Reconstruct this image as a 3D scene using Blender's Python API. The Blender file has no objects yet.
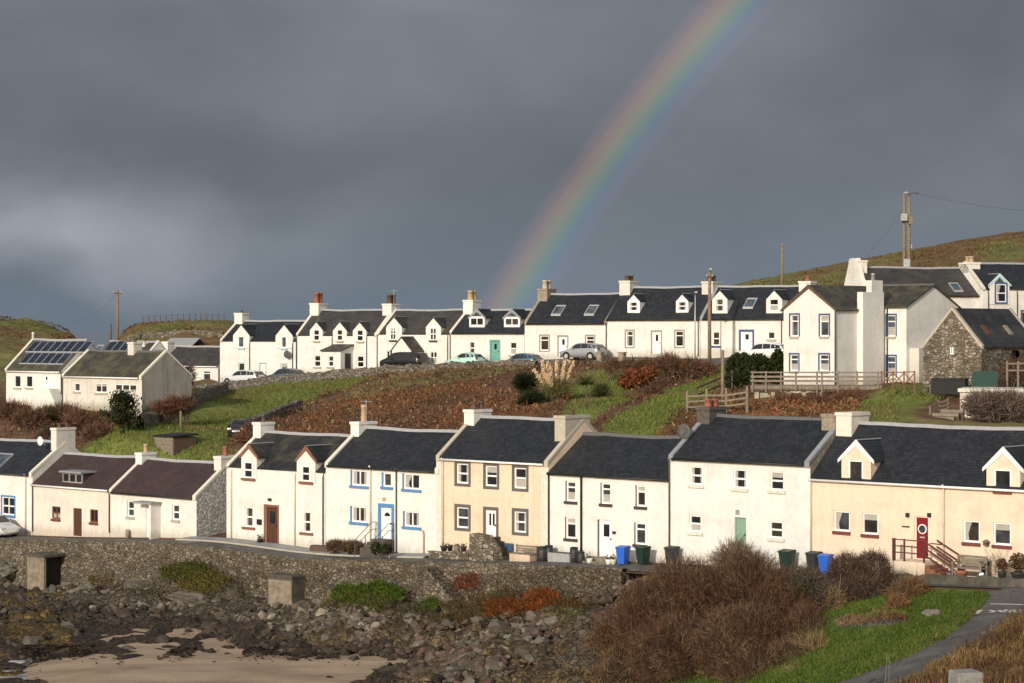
import bpy, bmesh, math, random
import numpy as np
from mathutils import Vector

random.seed(7)
RNG = np.random.default_rng(11)
SC = bpy.context.scene
COL = SC.collection
PI = math.pi

# ---------------------------------------------------------------- camera
CAM_Z, FPX, HY = 12.0, 2200.0, 330.0
cam_d = bpy.data.cameras.new("camera")
cam = bpy.data.objects.new("camera", cam_d)
COL.objects.link(cam)
cam.location = (0, 0, CAM_Z)
cam.rotation_euler = (PI / 2, 0, 0)
cam_d.sensor_width = 36
cam_d.lens = 36 * FPX / 1024
cam_d.shift_y = -11.5 / 1024
cam_d.clip_start = 1
cam_d.clip_end = 60000
SC.camera = cam

# ---------------------------------------------------------------- light, sky, exposure
SUN_EL, SUN_AZ = math.radians(19.6), math.radians(-153.0)      # azimuth from +Y, clockwise
sdir = Vector((math.sin(SUN_AZ) * math.cos(SUN_EL), math.cos(SUN_AZ) * math.cos(SUN_EL), math.sin(SUN_EL)))
sun_d = bpy.data.lights.new("sun", "SUN")
sun_d.energy = 3.25
sun_d.angle = math.radians(0.5)
sun_d.color = (1.0, 0.918, 0.805)
sun = bpy.data.objects.new("sun", sun_d)
COL.objects.link(sun)
sun.rotation_euler = (-sdir).to_track_quat("-Z", "Y").to_euler()
sun.location = (-60, -60, 80)

SC.view_settings.view_transform = "Standard"
SC.view_settings.look = "None"
SC.view_settings.exposure = 0.06
SC.view_settings.gamma = 1
SC.view_settings.use_curve_mapping = False
SC.cycles.use_denoising = True
SC.cycles.max_bounces = 5
SC.cycles.transparent_max_bounces = 4

world = bpy.data.worlds.new("World")
SC.world = world
world.use_nodes = True
wt = world.node_tree
wt.nodes.clear()


class NT:
    """small helper to write node graphs"""
    def __init__(s, tree):
        s.t = tree
    def n(s, typ, props=None, **inp):
        nd = s.t.nodes.new(typ)
        for k, v in (props or {}).items():
            setattr(nd, k, v)
        for k, v in inp.items():
            key = int(k[1:]) if k[0] == "i" and k[1:].isdigit() else k.replace("_", " ")
            sock = nd.inputs[key]
            if hasattr(v, "is_output"):
                s.t.links.new(v, sock)
            else:
                sock.default_value = v
        return nd
    def math(s, op, a, b=0.0, c=0.0):
        nd = s.n("ShaderNodeMath", {"operation": op}, i0=a, i1=b, i2=c)
        return nd.outputs[0]
    def vmath(s, op, a, b=(0, 0, 0)):
        return s.n("ShaderNodeVectorMath", {"operation": op}, i0=a, i1=b)
    def ramp(s, fac, stops, interp="LINEAR"):
        nd = s.n("ShaderNodeValToRGB", i0=fac)
        cr = nd.color_ramp
        cr.interpolation = interp
        while len(cr.elements) > 1:
            cr.elements.remove(cr.elements[-1])
        for i, (p, c) in enumerate(stops):
            e = cr.elements[0] if i == 0 else cr.elements.new(p)
            e.position = p
            e.color = (c[0], c[1], c[2], 1) if len(c) == 3 else c
        return nd.outputs[0]
    def mix(s, fac, a, b, mode="MIX"):
        nd = s.n("ShaderNodeMix", {"data_type": "RGBA", "blend_type": mode})
        def put(i, v):
            if hasattr(v, "is_output"):
                s.t.links.new(v, nd.inputs[i])
            else:
                nd.inputs[i].default_value = v if not isinstance(v, tuple) or len(v) == 4 else (*v, 1)
        put(0, fac); put(6, a); put(7, b)
        return nd.outputs[2]
    def maprange(s, v, a, b, c=0.0, d=1.0, smooth=False):
        nd = s.n("ShaderNodeMapRange", {"interpolation_type": "SMOOTHSTEP" if smooth else "LINEAR"}, i0=v, i1=a, i2=b, i3=c, i4=d)
        return nd.outputs[0]


def px_dir(px, py):
    v = np.array([(px - 512) / FPX, 1.0, (HY - py) / FPX])
    return v / np.linalg.norm(v)

W = NT(wt)
tc = W.n("ShaderNodeTexCoord").outputs["Generated"]
sky = W.n("ShaderNodeTexSky", {"sky_type": "NISHITA", "sun_disc": False, "sun_elevation": SUN_EL,
                               "sun_rotation": SUN_AZ, "air_density": 1.2, "dust_density": 2.0})
nish = W.vmath("SCALE", sky.outputs[0]); nish.inputs["Scale"].default_value = 0.14
# a bank of rain cloud over the sea in front (north), clear sky with added bright cloud behind the camera
sep = W.n("ShaderNodeSeparateXYZ", i0=tc)
dx, dy, dz = sep.outputs
warp = W.n("ShaderNodeTexNoise", Vector=tc, Scale=7.0, Detail=2.0).outputs["Color"]
wv = W.vmath("SCALE", W.vmath("SUBTRACT", warp, (0.5, 0.5, 0.5)).outputs[0]); wv.inputs["Scale"].default_value = 0.06
cv = W.vmath("ADD", tc, wv.outputs[0]).outputs[0]
cv2 = W.vmath("MULTIPLY", cv, (1.0, 1.0, 2.1)).outputs[0]
nA = W.n("ShaderNodeTexNoise", Vector=W.vmath("ADD", cv2, (3.3, 0.2, 1.14)).outputs[0], Scale=5.0, Detail=4.0, Roughness=0.45).outputs["Fac"]
nB = W.n("ShaderNodeTexNoise", Vector=W.vmath("ADD", cv2, (0.3, 7.2, 0.4)).outputs[0], Scale=14.0, Detail=4.0, Roughness=0.55).outputs["Fac"]
n = W.math("ADD", W.math("MULTIPLY", nA, 0.80), W.math("MULTIPLY", nB, 0.20))
cloud = W.ramp(n, [(0.30, (0.116, 0.135, 0.156)), (0.46, (0.146, 0.166, 0.191)), (0.60, (0.184, 0.202, 0.231)), (0.76, (0.25, 0.268, 0.305))])
# bluer and a little lighter curtain of rain towards the sea horizon
lowf = W.maprange(dz, 0.0, 0.085, 0.75, 0.0, True)
cloud = W.mix(lowf, cloud, (0.150, 0.192, 0.238))
# pale lavender break in the cloud, low in the north-west
def gauss(px, py, rx, ry):
    d0 = px_dir(px, py)
    a = W.math("DIVIDE", W.math("SUBTRACT", W.n("ShaderNodeSeparateXYZ", i0=cv).outputs[0], float(d0[0])), rx)
    b = W.math("DIVIDE", W.math("SUBTRACT", W.n("ShaderNodeSeparateXYZ", i0=cv).outputs[2], float(d0[2])), ry)
    r2 = W.math("ADD", W.math("MULTIPLY", a, a), W.math("MULTIPLY", b, b))
    return W.math("POWER", 2.718, W.math("MULTIPLY", r2, -1.0))
g1 = W.math("MULTIPLY", gauss(70, 235, 0.085, 0.030), W.maprange(n, 0.40, 0.56))
cloud = W.mix(W.math("MULTIPLY", g1, 0.72), cloud, (0.40, 0.415, 0.47))
g2 = W.math("MULTIPLY", gauss(260, 55, 0.10, 0.028), W.maprange(n, 0.40, 0.62))
cloud = W.mix(W.math("MULTIPLY", g2, 0.45), cloud, (0.215, 0.220, 0.245))
g3 = gauss(330, 165, 0.11, 0.018)
cloud = W.mix(W.math("MULTIPLY", g3, 0.45), cloud, (0.098, 0.113, 0.132))
north = W.maprange(dy, -0.15, 0.55, 0.0, 1.0, True)
# rainbow: 42 degrees round the antisolar point
pa, pb = px_dir(513, 300), px_dir(740, 0)
cR = math.cos(math.radians(41.45))
al = cR / (1 + pa @ pb); q = np.cross(pa, pb); m_ = al * (pa + pb)
axis = m_ + math.sqrt((1 - m_ @ m_) / (q @ q)) * q
axis = axis / np.linalg.norm(axis)
dotp = W.n("ShaderNodeVectorMath", {"operation": "DOT_PRODUCT"}, i0=W.vmath("NORMALIZE", tc).outputs[0], i1=tuple(float(v) for v in axis)).outputs["Value"]
ang = W.math("MULTIPLY", W.math("ARCCOSINE", dotp), 180 / PI)
rb = W.maprange(ang, 40.55, 42.28)
bow = W.ramp(rb, [(0.0, (0, 0, 0)), (0.16, (0.018, 0.012, 0.045)), (0.30, (0.00, 0.035, 0.085)), (0.44, (0.025, 0.095, 0.035)),
                  (0.58, (0.13, 0.10, 0.010)), (0.71, (0.155, 0.060, 0.015)), (0.85, (0.075, 0.022, 0.022)), (1.0, (0, 0, 0))], "EASE")
inner = W.maprange(ang, 36.0, 40.8, 0.0, 1.0, True)
innerm = W.math("MULTIPLY", inner, W.math("SUBTRACT", 1.0, W.maprange(ang, 40.8, 42.0)))
fade = W.math("ADD", 0.55, W.math("MULTIPLY", n, 0.55))
fade = W.math("MULTIPLY", fade, 0.78)
bowf = W.vmath("SCALE", bow); W.t.links.new(fade, bowf.inputs["Scale"])
inb = W.vmath("SCALE", (0.022, 0.022, 0.020)); W.t.links.new(innerm, inb.inputs["Scale"])
cloud = W.vmath("ADD", W.vmath("ADD", cloud, bowf.outputs[0]).outputs[0], inb.outputs[0]).outputs[0]
# bright cumulus added out of view behind the camera to lift the shaded walls
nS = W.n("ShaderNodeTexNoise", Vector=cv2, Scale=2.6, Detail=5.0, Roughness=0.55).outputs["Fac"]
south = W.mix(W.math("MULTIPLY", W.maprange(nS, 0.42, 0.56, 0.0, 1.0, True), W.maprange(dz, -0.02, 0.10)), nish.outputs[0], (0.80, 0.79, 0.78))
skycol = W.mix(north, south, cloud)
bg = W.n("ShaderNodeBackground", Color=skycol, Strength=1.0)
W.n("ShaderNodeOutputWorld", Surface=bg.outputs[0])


# ---------------------------------------------------------------- helpers: pixels <-> world
def at(px, py, d):
    return np.array([(px - 512) / FPX * d, d, CAM_Z - (py - HY) / FPX * d])


class Frame:
    """a vertical facade plane: x along it, y behind it, z world height"""
    def __init__(s, ox, oy, ang):
        s.o = np.array([ox, oy]); s.ang = ang
        s.r = np.array([math.cos(ang), math.sin(ang)])
        s.b = np.array([-math.sin(ang), math.cos(ang)])
    @staticmethod
    def line(pxa, da, pxb, db):
        A, B = at(pxa, HY, da)[:2], at(pxb, HY, db)[:2]
        return Frame(A[0], A[1], math.atan2(B[1] - A[1], B[0] - A[0]))
    @staticmethod
    def px(px, d, deg):
        A = at(px, HY, d)
        return Frame(A[0], A[1], math.radians(deg))
    def x_at(s, px, y=0.0):
        k = (px - 512) / FPX
        return (k * (s.o[1] + s.b[1] * y) - s.o[0] - s.b[0] * y) / (s.r[0] - k * s.r[1])
    def depth(s, px, y=0.0):
        return s.o[1] + s.b[1] * y + s.r[1] * s.x_at(px, y)
    def z_at(s, px, py, y=0.0):
        return CAM_Z - (py - HY) / FPX * s.depth(px, y)
    def w(s, x, y, z=0.0):
        p = s.o + s.r * x + s.b * y
        return np.array([p[0], p[1], z])
    def uv(s, X, Y):
        dxx, dyy = X - s.o[0], Y - s.o[1]
        return dxx * s.r[0] + dyy * s.r[1], dxx * s.b[0] + dyy * s.b[1]

LOW = Frame.line(0, 2200 / 14.55, 1024, 2200 / 22.05)
UP = Frame.line(220, 213.0, 797, 178.6)

ZOOMS = {"1": (0, 400, 4), "2": (210, 400, 4), "3": (420, 400, 4), "4": (640, 400, 3.594), "5": (790, 400, 3.594),
         "6": (0, 300, 4), "7": (200, 280, 4), "8": (420, 270, 4), "r": (600, 260, 4.554), "x": (760, 180, 3.879),
         "u": (740, 270, 4.88), "z": (880, 240, 3.597), "p": (0, 0, 1)}


# ---------------------------------------------------------------- objects and meshes
def link(name, me=None, parent=None, loc=(0, 0, 0), rz=0.0):
    o = bpy.data.objects.new(name, me)
    COL.objects.link(o)
    o.location = [float(v) for v in loc]
    o.rotation_euler = (0, 0, rz)
    if parent is not None:
        o.parent = parent
    return o


def tag(o, label=None, cat=None, group=None, kind=None):
    if label: o["label"] = label
    if cat: o["category"] = cat
    if group: o["group"] = group
    if kind: o["kind"] = kind
    return o


class MB:
    def __init__(s):
        s.v, s.f, s.m, s.sm = [], [], [], []
    def add(s, vs, fs, mi=0, smooth=False):
        k = len(s.v)
        s.v += [tuple(float(c) for c in p) for p in vs]
        s.f += [tuple(i + k for i in f) for f in fs]
        s.m += [mi] * len(fs); s.sm += [smooth] * len(fs)
        return s
    def box(s, x0, y0, z0, x1, y1, z1, mi=0):
        return s.add([(x0, y0, z0), (x1, y0, z0), (x1, y1, z0), (x0, y1, z0), (x0, y0, z1), (x1, y0, z1), (x1, y1, z1), (x0, y1, z1)],
                     [(0, 3, 2, 1), (4, 5, 6, 7), (0, 1, 5, 4), (1, 2, 6, 5), (2, 3, 7, 6), (3, 0, 4, 7)], mi)
    def cham(s, x0, y0, z0, x1, y1, z1, c=0.02, mi=0):
        """box with chamfered vertical and top edges"""
        a = [(x0 + c, y0), (x1 - c, y0), (x1, y0 + c), (x1, y1 - c), (x1 - c, y1), (x0 + c, y1), (x0, y1 - c), (x0, y0 + c)]
        cx, cy = (x0 + x1) / 2, (y0 + y1) / 2
        def ins(p): return (p[0] + (c if p[0] < cx else -c), p[1] + (c if p[1] < cy else -c))
        vs = [(*p, z0) for p in a] + [(*p, z1 - c) for p in a] + [(*ins(p), z1) for p in a]
        fs = []
        for L in (0, 8):
            for i in range(8):
                j = (i + 1) % 8
                fs.append((L + i, L + j, L + 8 + j, L + 8 + i))
        fs.append(tuple(range(16, 24))); fs.append(tuple(range(7, -1, -1)))
        return s.add(vs, fs, mi)
    def prism(s, poly, axis, a, b, mi=0):
        """polygon extruded along axis: 'x' poly is (y,z); 'y' poly is (x,z); 'z' poly is (x,y)"""
        n = len(poly)
        def P(p, t):
            return {"x": (t, p[0], p[1]), "y": (p[0], t, p[1]), "z": (p[0], p[1], t)}[axis]
        vs = [P(p, a) for p in poly] + [P(p, b) for p in poly]
        fs = [tuple(range(n)), tuple(range(2 * n - 1, n - 1, -1))]
        fs += [(i, i + n, (i + 1) % n + n, (i + 1) % n) for i in range(n)]
        return s.add(vs, fs, mi)
    def tube(s, pts, rad, n=8, mi=0, cap=True):
        pts = [Vector(p) for p in pts]
        rads = rad if isinstance(rad, (list, tuple)) else [rad] * len(pts)
        vs, fs = [], []
        ref = Vector((0.13, 0.31, 0.94))
        for i, p in enumerate(pts):
            t = (pts[min(i + 1, len(pts) - 1)] - pts[max(i - 1, 0)]).normalized()
            a = t.cross(ref)
            if a.length < 0.05: a = t.cross(Vector((1, 0, 0)))
            a.normalize(); b = t.cross(a)
            for k in range(n):
                th = 2 * PI * k / n
                vs.append(p + (a * math.cos(th) + b * math.sin(th)) * rads[i])
        for i in range(len(pts) - 1):
            for k in range(n):
                j = (k + 1) % n
                fs.append((i * n + k, i * n + j, (i + 1) * n + j, (i + 1) * n + k))
        if cap:
            fs.append(tuple(range(n - 1, -1, -1))); fs.append(tuple(range((len(pts) - 1) * n, len(pts) * n)))
        return s.add(vs, fs, mi, n > 5)
    def lathe(s, c, prof, n=14, mi=0):
        vs, fs = [], []
        for r, z in prof:
            for k in range(n):
                th = 2 * PI * k / n
                vs.append((c[0] + r * math.cos(th), c[1] + r * math.sin(th), c[2] + z))
        for i in range(len(prof) - 1):
            for k in range(n):
                j = (k + 1) % n
                fs.append((i * n + k, i * n + j, (i + 1) * n + j, (i + 1) * n + k))
        fs.append(tuple(range(n - 1, -1, -1))); fs.append(tuple(range((len(prof) - 1) * n, len(prof) * n)))
        return s.add(vs, fs, mi, True)
    def disc(s, c, r, axis="y", n=14, mi=0, th=0.02):
        prof = [(r * math.cos(2 * PI * k / n), r * math.sin(2 * PI * k / n)) for k in range(n)]
        i = {"x": 0, "y": 1, "z": 2}[axis]
        o = [c[j] for j in range(3) if j != i]
        return s.prism([(a + o[0], b + o[1]) for a, b in prof], axis, c[i] - th / 2, c[i] + th / 2, mi)
    def build(s, name, mats, parent=None, loc=(0, 0, 0), rz=0.0, recalc=True):
        me = bpy.data.meshes.new(name)
        me.from_pydata(s.v, [], s.f)
        for m in (mats if isinstance(mats, (list, tuple)) else [mats]):
            me.materials.append(m)
        me.polygons.foreach_set("material_index", s.m)
        me.polygons.foreach_set("use_smooth", s.sm)
        if recalc:
            bm = bmesh.new(); bm.from_mesh(me)
            bmesh.ops.recalc_face_normals(bm, faces=bm.faces)
            bm.to_mesh(me); bm.free()
        me.update()
        return link(name, me, parent, loc, rz)


def quads_mesh(name, P, C, mat, parent=None, npt=4):
    """P (N,npt,3) polygons, C (N,3) colours -> one mesh with a colour attribute"""
    N = len(P)
    me = bpy.data.meshes.new(name)
    me.vertices.add(N * npt); me.loops.add(N * npt); me.polygons.add(N)
    me.vertices.foreach_set("co", np.ascontiguousarray(P, dtype=np.float32).ravel())
    me.loops.foreach_set("vertex_index", np.arange(N * npt, dtype=np.int32))
    me.polygons.foreach_set("loop_start", np.arange(0, N * npt, npt, dtype=np.int32))
    me.update(calc_edges=True)
    at_ = me.color_attributes.new("Col", "FLOAT_COLOR", "POINT")
    cc = np.ones((N, npt, 4), dtype=np.float32)
    cc[:, :, :3] = C[:, None, :]
    at_.data.foreach_set("color", cc.ravel())
    me.materials.append(mat)
    return link(name, me, parent)


def grid_mesh(name, X, Y, Z, C, mat, smooth=True):
    ny, nx = X.shape
    me = bpy.data.meshes.new(name)
    co = np.stack([X, Y, Z], -1).reshape(-1, 3).astype(np.float32)
    idx = np.arange(ny * nx).reshape(ny, nx)
    f = np.stack([idx[:-1, :-1], idx[:-1, 1:], idx[1:, 1:], idx[1:, :-1]], -1).reshape(-1, 4)
    me.vertices.add(len(co)); me.loops.add(f.size); me.polygons.add(len(f))
    me.vertices.foreach_set("co", co.ravel())
    me.loops.foreach_set("vertex_index", f.ravel().astype(np.int32))
    me.polygons.foreach_set("loop_start", np.arange(0, f.size, 4, dtype=np.int32))
    me.update(calc_edges=True)
    me.polygons.foreach_set("use_smooth", [smooth] * len(f))
    if C is not None:
        a = me.color_attributes.new("Col", "FLOAT_COLOR", "POINT")
        cc = np.ones((len(co), 4), dtype=np.float32); cc[:, :3] = C.reshape(-1, 3)
        a.data.foreach_set("color", cc.ravel())
    for m_i in (mat if isinstance(mat, list) else [mat]): me.materials.append(m_i)
    return link(name, me)


# ---------------------------------------------------------------- materials
def new_mat(name):
    m = bpy.data.materials.new(name)
    m.use_nodes = True
    m.node_tree.nodes.clear()
    return m, NT(m.node_tree)


def finish(g, col, rough=0.8, bump=None, bstr=0.3, bdist=0.02, spec=0.3, metal=0.0):
    b = g.n("ShaderNodeBsdfPrincipled", Roughness=rough, Metallic=metal)
    b.inputs["Specular IOR Level"].default_value = spec
    if hasattr(col, "is_output"): g.t.links.new(col, b.inputs["Base Color"])
    else: b.inputs["Base Color"].default_value = (*col, 1)
    if bump is not None:
        bn = g.n("ShaderNodeBump", Height=bump, Strength=bstr, Distance=bdist)
        g.t.links.new(bn.outputs[0], b.inputs["Normal"])
    g.n("ShaderNodeOutputMaterial", Surface=b.outputs[0])


def mul(c, k): return tuple(min(1.0, v * k) for v in c)


def simple(name, col, rough=0.6, spec=0.4, var=0.12, scale=6.0, metal=0.0):
    m, g = new_mat(name)
    t = g.n("ShaderNodeTexCoord").outputs["Object"]
    nz = g.n("ShaderNodeTexNoise", Vector=t, Scale=scale, Detail=4.0).outputs["Fac"]
    c = g.ramp(nz, [(0.3, mul(col, 1 - var)), (0.7, mul(col, 1 + var))])
    finish(g, c, rough, nz, 0.15, 0.01, spec, metal)
    return m


def wall_mat(name, col, stain=(0.42, 0.38, 0.28), amount=0.35, rough_harl=0.5):
    """harled and limewashed wall: fine pebbly bump, rain streaks, damp foot, patchy wash"""
    m, g = new_mat(name)
    tcn = g.n("ShaderNodeTexCoord")
    t = tcn.outputs["Object"]
    big = g.n("ShaderNodeTexNoise", Vector=t, Scale=0.7, Detail=5.0, Roughness=0.6).outputs["Fac"]
    st = g.n("ShaderNodeTexNoise", Vector=g.vmath("MULTIPLY", t, (2.6, 2.6, 0.22)).outputs[0], Scale=1.0, Detail=6.0, Roughness=0.65).outputs["Fac"]
    fine = g.n("ShaderNodeTexNoise", Vector=t, Scale=22.0, Detail=3.0).outputs["Fac"]
    c = g.ramp(big, [(0.3, mul(col, 0.83)), (0.52, col), (0.75, mul(col, 1.05))])
    mid = g.n("ShaderNodeTexNoise", Vector=t, Scale=3.2, Detail=6.0, Roughness=0.7).outputs["Fac"]
    c = g.mix(1.0, c, g.ramp(mid, [(0.3, (0.92, 0.92, 0.91)), (0.7, (1.06, 1.06, 1.06))]), "MULTIPLY")
    f = g.math("MULTIPLY", g.maprange(st, 0.52, 0.78), amount)
    c = g.mix(f, c, mul(stain, 1.0))
    z = g.n("ShaderNodeSeparateXYZ", i0=t).outputs[2]
    zf = g.math("ADD", z, g.math("MULTIPLY", g.math("SUBTRACT", st, 0.5), 1.4))
    foot = g.math("MULTIPLY", g.maprange(zf, 0.75, 0.0, 0.0, 1.0, True), 0.25 + amount * 0.8)
    c = g.mix(foot, c, mul(stain, 0.75))
    finish(g, c, 0.92, fine, rough_harl, 0.02, 0.15)
    return m


def slate_mat(name, c1, c2, moss=0.0, mosscol=(0.13, 0.12, 0.05), scale=1.0, rough=0.55):
    m, g = new_mat(name)
    t = g.n("ShaderNodeTexCoord").outputs["Object"]
    s = g.n("ShaderNodeSeparateXYZ", i0=t)
    v = g.n("ShaderNodeCombineXYZ", X=s.outputs[0], Y=g.math("MULTIPLY", s.outputs[2], 1.55), Z=0.0).outputs[0]
    br = g.n("ShaderNodeTexBrick", {"offset": 0.5}, Vector=v, Color1=(*c1, 1), Color2=(*c2, 1), Mortar=(*mul(c1, 0.4), 1), Scale=scale,
             Mortar_Size=0.012, Mortar_Smooth=0.2, Bias=-0.1, Brick_Width=0.24, Row_Height=0.19)
    nz = g.n("ShaderNodeTexNoise", Vector=t, Scale=0.9, Detail=6.0, Roughness=0.65).outputs["Fac"]
    n2 = g.n("ShaderNodeTexNoise", Vector=t, Scale=9.0, Detail=5.0, Roughness=0.75).outputs["Fac"]
    c = g.mix(1.0, br.outputs["Color"], g.ramp(nz, [(0.3, (0.75, 0.75, 0.78)), (0.7, (1.25, 1.25, 1.2))]), "MULTIPLY")
    lich = g.maprange(n2, 0.62, 0.70)
    c = g.mix(g.math("MULTIPLY", lich, 0.25 + moss * 0.4), c, mul(c2, 3.0))
    if moss:
        mf = g.math("MULTIPLY", g.maprange(nz, 0.46, 0.66), moss)
        c = g.mix(mf, c, mosscol)
    finish(g, c, rough, br.outputs["Fac"], -0.35, 0.02, 0.35)
    return m


def stone_mat(name, cols, scale=3.2, mortar=(0.16, 0.14, 0.11), z_stretch=1.5, patch=None):
    m, g = new_mat(name)
    t = g.n("ShaderNodeTexCoord").outputs["Object"]
    wn = g.n("ShaderNodeTexNoise", Vector=t, Scale=2.5, Detail=3.0).outputs["Color"]
    v = g.vmath("ADD", g.vmath("MULTIPLY", t, (1, 1, z_stretch)).outputs[0], g.vmath("MULTIPLY", wn, (0.22, 0.22, 0.22)).outputs[0]).outputs[0]
    vo = g.n("ShaderNodeTexVoronoi", Vector=v, Scale=scale)
    ve = g.n("ShaderNodeTexVoronoi", {"feature": "DISTANCE_TO_EDGE"}, Vector=v, Scale=scale).outputs["Distance"]
    r = g.n("ShaderNodeSeparateColor", i0=vo.outputs["Color"]).outputs[0]
    k = len(cols)
    c = g.ramp(r, [(i / max(1, k - 1), cc) for i, cc in enumerate(cols)], "LINEAR")
    nz = g.n("ShaderNodeTexNoise", Vector=t, Scale=9.0, Detail=5.0, Roughness=0.7).outputs["Fac"]
    c = g.mix(1.0, c, g.ramp(nz, [(0.25, (0.65, 0.65, 0.65)), (0.75, (1.3, 1.3, 1.3))]), "MULTIPLY")
    c = g.mix(g.maprange(ve, 0.09, 0.02), c, mortar)
    if patch:
        pn = g.n("ShaderNodeTexNoise", Vector=t, Scale=0.55, Detail=6.0, Roughness=0.65).outputs["Fac"]
        c = g.mix(g.math("MULTIPLY", g.maprange(pn, 0.52, 0.66), 0.7), c, patch)
    h = g.math("ADD", g.maprange(ve, 0.0, 0.14), g.math("MULTIPLY", nz, 0.4))
    finish(g, c, 0.9, h, 0.9, 0.06, 0.2)
    return m


def vcol_mat(name, var=0.35, scale=3.0, rough=0.9, bump=0.5, spec=0.1, translucent=0.0, bdist=0.05):
    m, g = new_mat(name)
    a = g.n("ShaderNodeAttribute", {"attribute_name": "Col"}).outputs["Color"]
    t = g.n("ShaderNodeTexCoord").outputs["Object"]
    nz = g.n("ShaderNodeTexNoise", Vector=t, Scale=scale, Detail=6.0, Roughness=0.65).outputs["Fac"]
    c = g.mix(1.0, a, g.ramp(nz, [(0.25, (1 - var,) * 3), (0.75, (1 + var,) * 3)]), "MULTIPLY")
    if translucent:
        d = g.n("ShaderNodeBsdfDiffuse", Color=c)
        tr = g.n("ShaderNodeBsdfTranslucent", Color=c)
        mx = g.n("ShaderNodeMixShader", i0=translucent, i1=d.outputs[0], i2=tr.outputs[0])
        g.n("ShaderNodeOutputMaterial", Surface=mx.outputs[0])
    else:
        finish(g, c, rough, nz if bump else None, bump, bdist, spec)
    return m


def glass_mat(name, tint=(0.018, 0.02, 0.024)):
    m, g = new_mat(name)
    t = g.n("ShaderNodeTexCoord").outputs["Object"]
    nz = g.n("ShaderNodeTexNoise", Vector=t, Scale=2.2, Detail=2.0).outputs["Fac"]
    c = g.ramp(nz, [(0.3, mul(tint, 0.5)), (0.7, mul(tint, 1.8))])
    finish(g, c, 0.06, nz, 0.04, 0.02, 0.5)
    return m

M = {}
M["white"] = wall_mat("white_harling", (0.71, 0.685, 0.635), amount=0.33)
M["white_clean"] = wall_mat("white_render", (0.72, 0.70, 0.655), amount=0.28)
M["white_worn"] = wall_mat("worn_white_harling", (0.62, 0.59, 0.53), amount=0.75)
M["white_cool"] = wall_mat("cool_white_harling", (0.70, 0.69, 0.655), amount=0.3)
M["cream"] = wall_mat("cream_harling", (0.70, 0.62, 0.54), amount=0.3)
M["peach"] = wall_mat("peach_render", (0.71, 0.562, 0.425), stain=(0.42, 0.33, 0.22), amount=0.4)
M["apricot"] = wall_mat("apricot_render", (0.725, 0.597, 0.468), stain=(0.42, 0.33, 0.25), amount=0.34)
M["slate"] = slate_mat("dark_slate", (0.0135, 0.0155, 0.020), (0.028, 0.0305, 0.036))
M["slate_moss"] = slate_mat("lichened_slate", (0.020, 0.020, 0.022), (0.036, 0.035, 0.036), moss=0.25)
M["slate_brown"] = slate_mat("brown_roof_tiles", (0.042, 0.026, 0.026), (0.058, 0.036, 0.034), rough=0.7)
M["slate_green"] = slate_mat("mossy_roof_tiles", (0.045, 0.042, 0.033), (0.065, 0.060, 0.045), moss=0.6, mosscol=(0.115, 0.105, 0.050))
M["slate_grey"] = slate_mat("weathered_slate", (0.038, 0.036, 0.036), (0.055, 0.052, 0.050), moss=0.12)
M["slate_white"] = slate_mat("white_flecked_slate", (0.022, 0.022, 0.024), (0.04, 0.04, 0.042), moss=0.3, mosscol=(0.09, 0.085, 0.07))
M["coping"] = simple("stone_coping", (0.42, 0.38, 0.31), 0.85)
M["coping_white"] = simple("painted_coping", (0.62, 0.58, 0.50), 0.85)
M["lead"] = simple("lead_flashing", (0.24, 0.25, 0.27), 0.5)
M["ridge"] = simple("ridge_tile", (0.30, 0.30, 0.31), 0.8)
M["ridge_dark"] = simple("dark_ridge_tile", (0.10, 0.10, 0.10), 0.8)
M["frame"] = simple("white_window_paint", (0.80, 0.79, 0.76), 0.4, var=0.04)
M["glass"] = glass_mat("window_glass", (0.011, 0.011, 0.012))
M["glass_mid"] = glass_mat("window_glass_greyish", (0.035, 0.037, 0.040))
M["glass_warm"] = glass_mat("window_glass_warmish", (0.026, 0.021, 0.017))
M["glass_sky"] = glass_mat("painted_sky_glass", (0.05, 0.065, 0.08))  # blue tint paints the sky's reflection into the pane colour
M["curtain"] = simple("curtain_cloth", (0.36, 0.34, 0.31), 0.9)
M["blue"] = simple("blue_paint", (0.085, 0.215, 0.43), 0.5)
M["navy"] = simple("navy_paint", (0.04, 0.085, 0.20), 0.5)
M["paleblue"] = simple("pale_blue_paint", (0.45, 0.62, 0.68), 0.5)
M["greystone"] = simple("grey_margin_paint", (0.105, 0.100, 0.098), 0.7)
M["mushroom"] = simple("stone_margin_paint", (0.28, 0.26, 0.22), 0.7)
M["sillstone"] = simple("sill_stone", (0.38, 0.35, 0.29), 0.8)
M["darksill"] = simple("dark_sill_paint", (0.05, 0.045, 0.042), 0.7)
M["brown"] = simple("red_brown_paint", (0.13, 0.045, 0.028), 0.6)
M["brick"] = simple("brown_margin_paint", (0.20, 0.085, 0.055), 0.7)
M["brown_door"] = simple("varnished_brown_door", (0.085, 0.033, 0.02), 0.45)
M["red"] = simple("red_door_paint", (0.19, 0.008, 0.016), 0.4)
M["redsill"] = simple("dull_red_sill", (0.15, 0.04, 0.035), 0.6)
M["teal"] = simple("teal_paint", (0.13, 0.32, 0.28), 0.5)
M["sage"] = simple("sage_green_paint", (0.20, 0.33, 0.24), 0.5)
M["black"] = simple("black_paint", (0.015, 0.015, 0.016), 0.5)
M["pipe"] = simple("grey_pipe", (0.09, 0.085, 0.08), 0.6)
M["pipe_cream"] = simple("cream_pipe", (0.60, 0.54, 0.45), 0.6)
M["pot"] = simple("buff_clay_pot", (0.42, 0.30, 0.18), 0.8)
M["pot_red"] = simple("terracotta", (0.27, 0.10, 0.06), 0.8)
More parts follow.
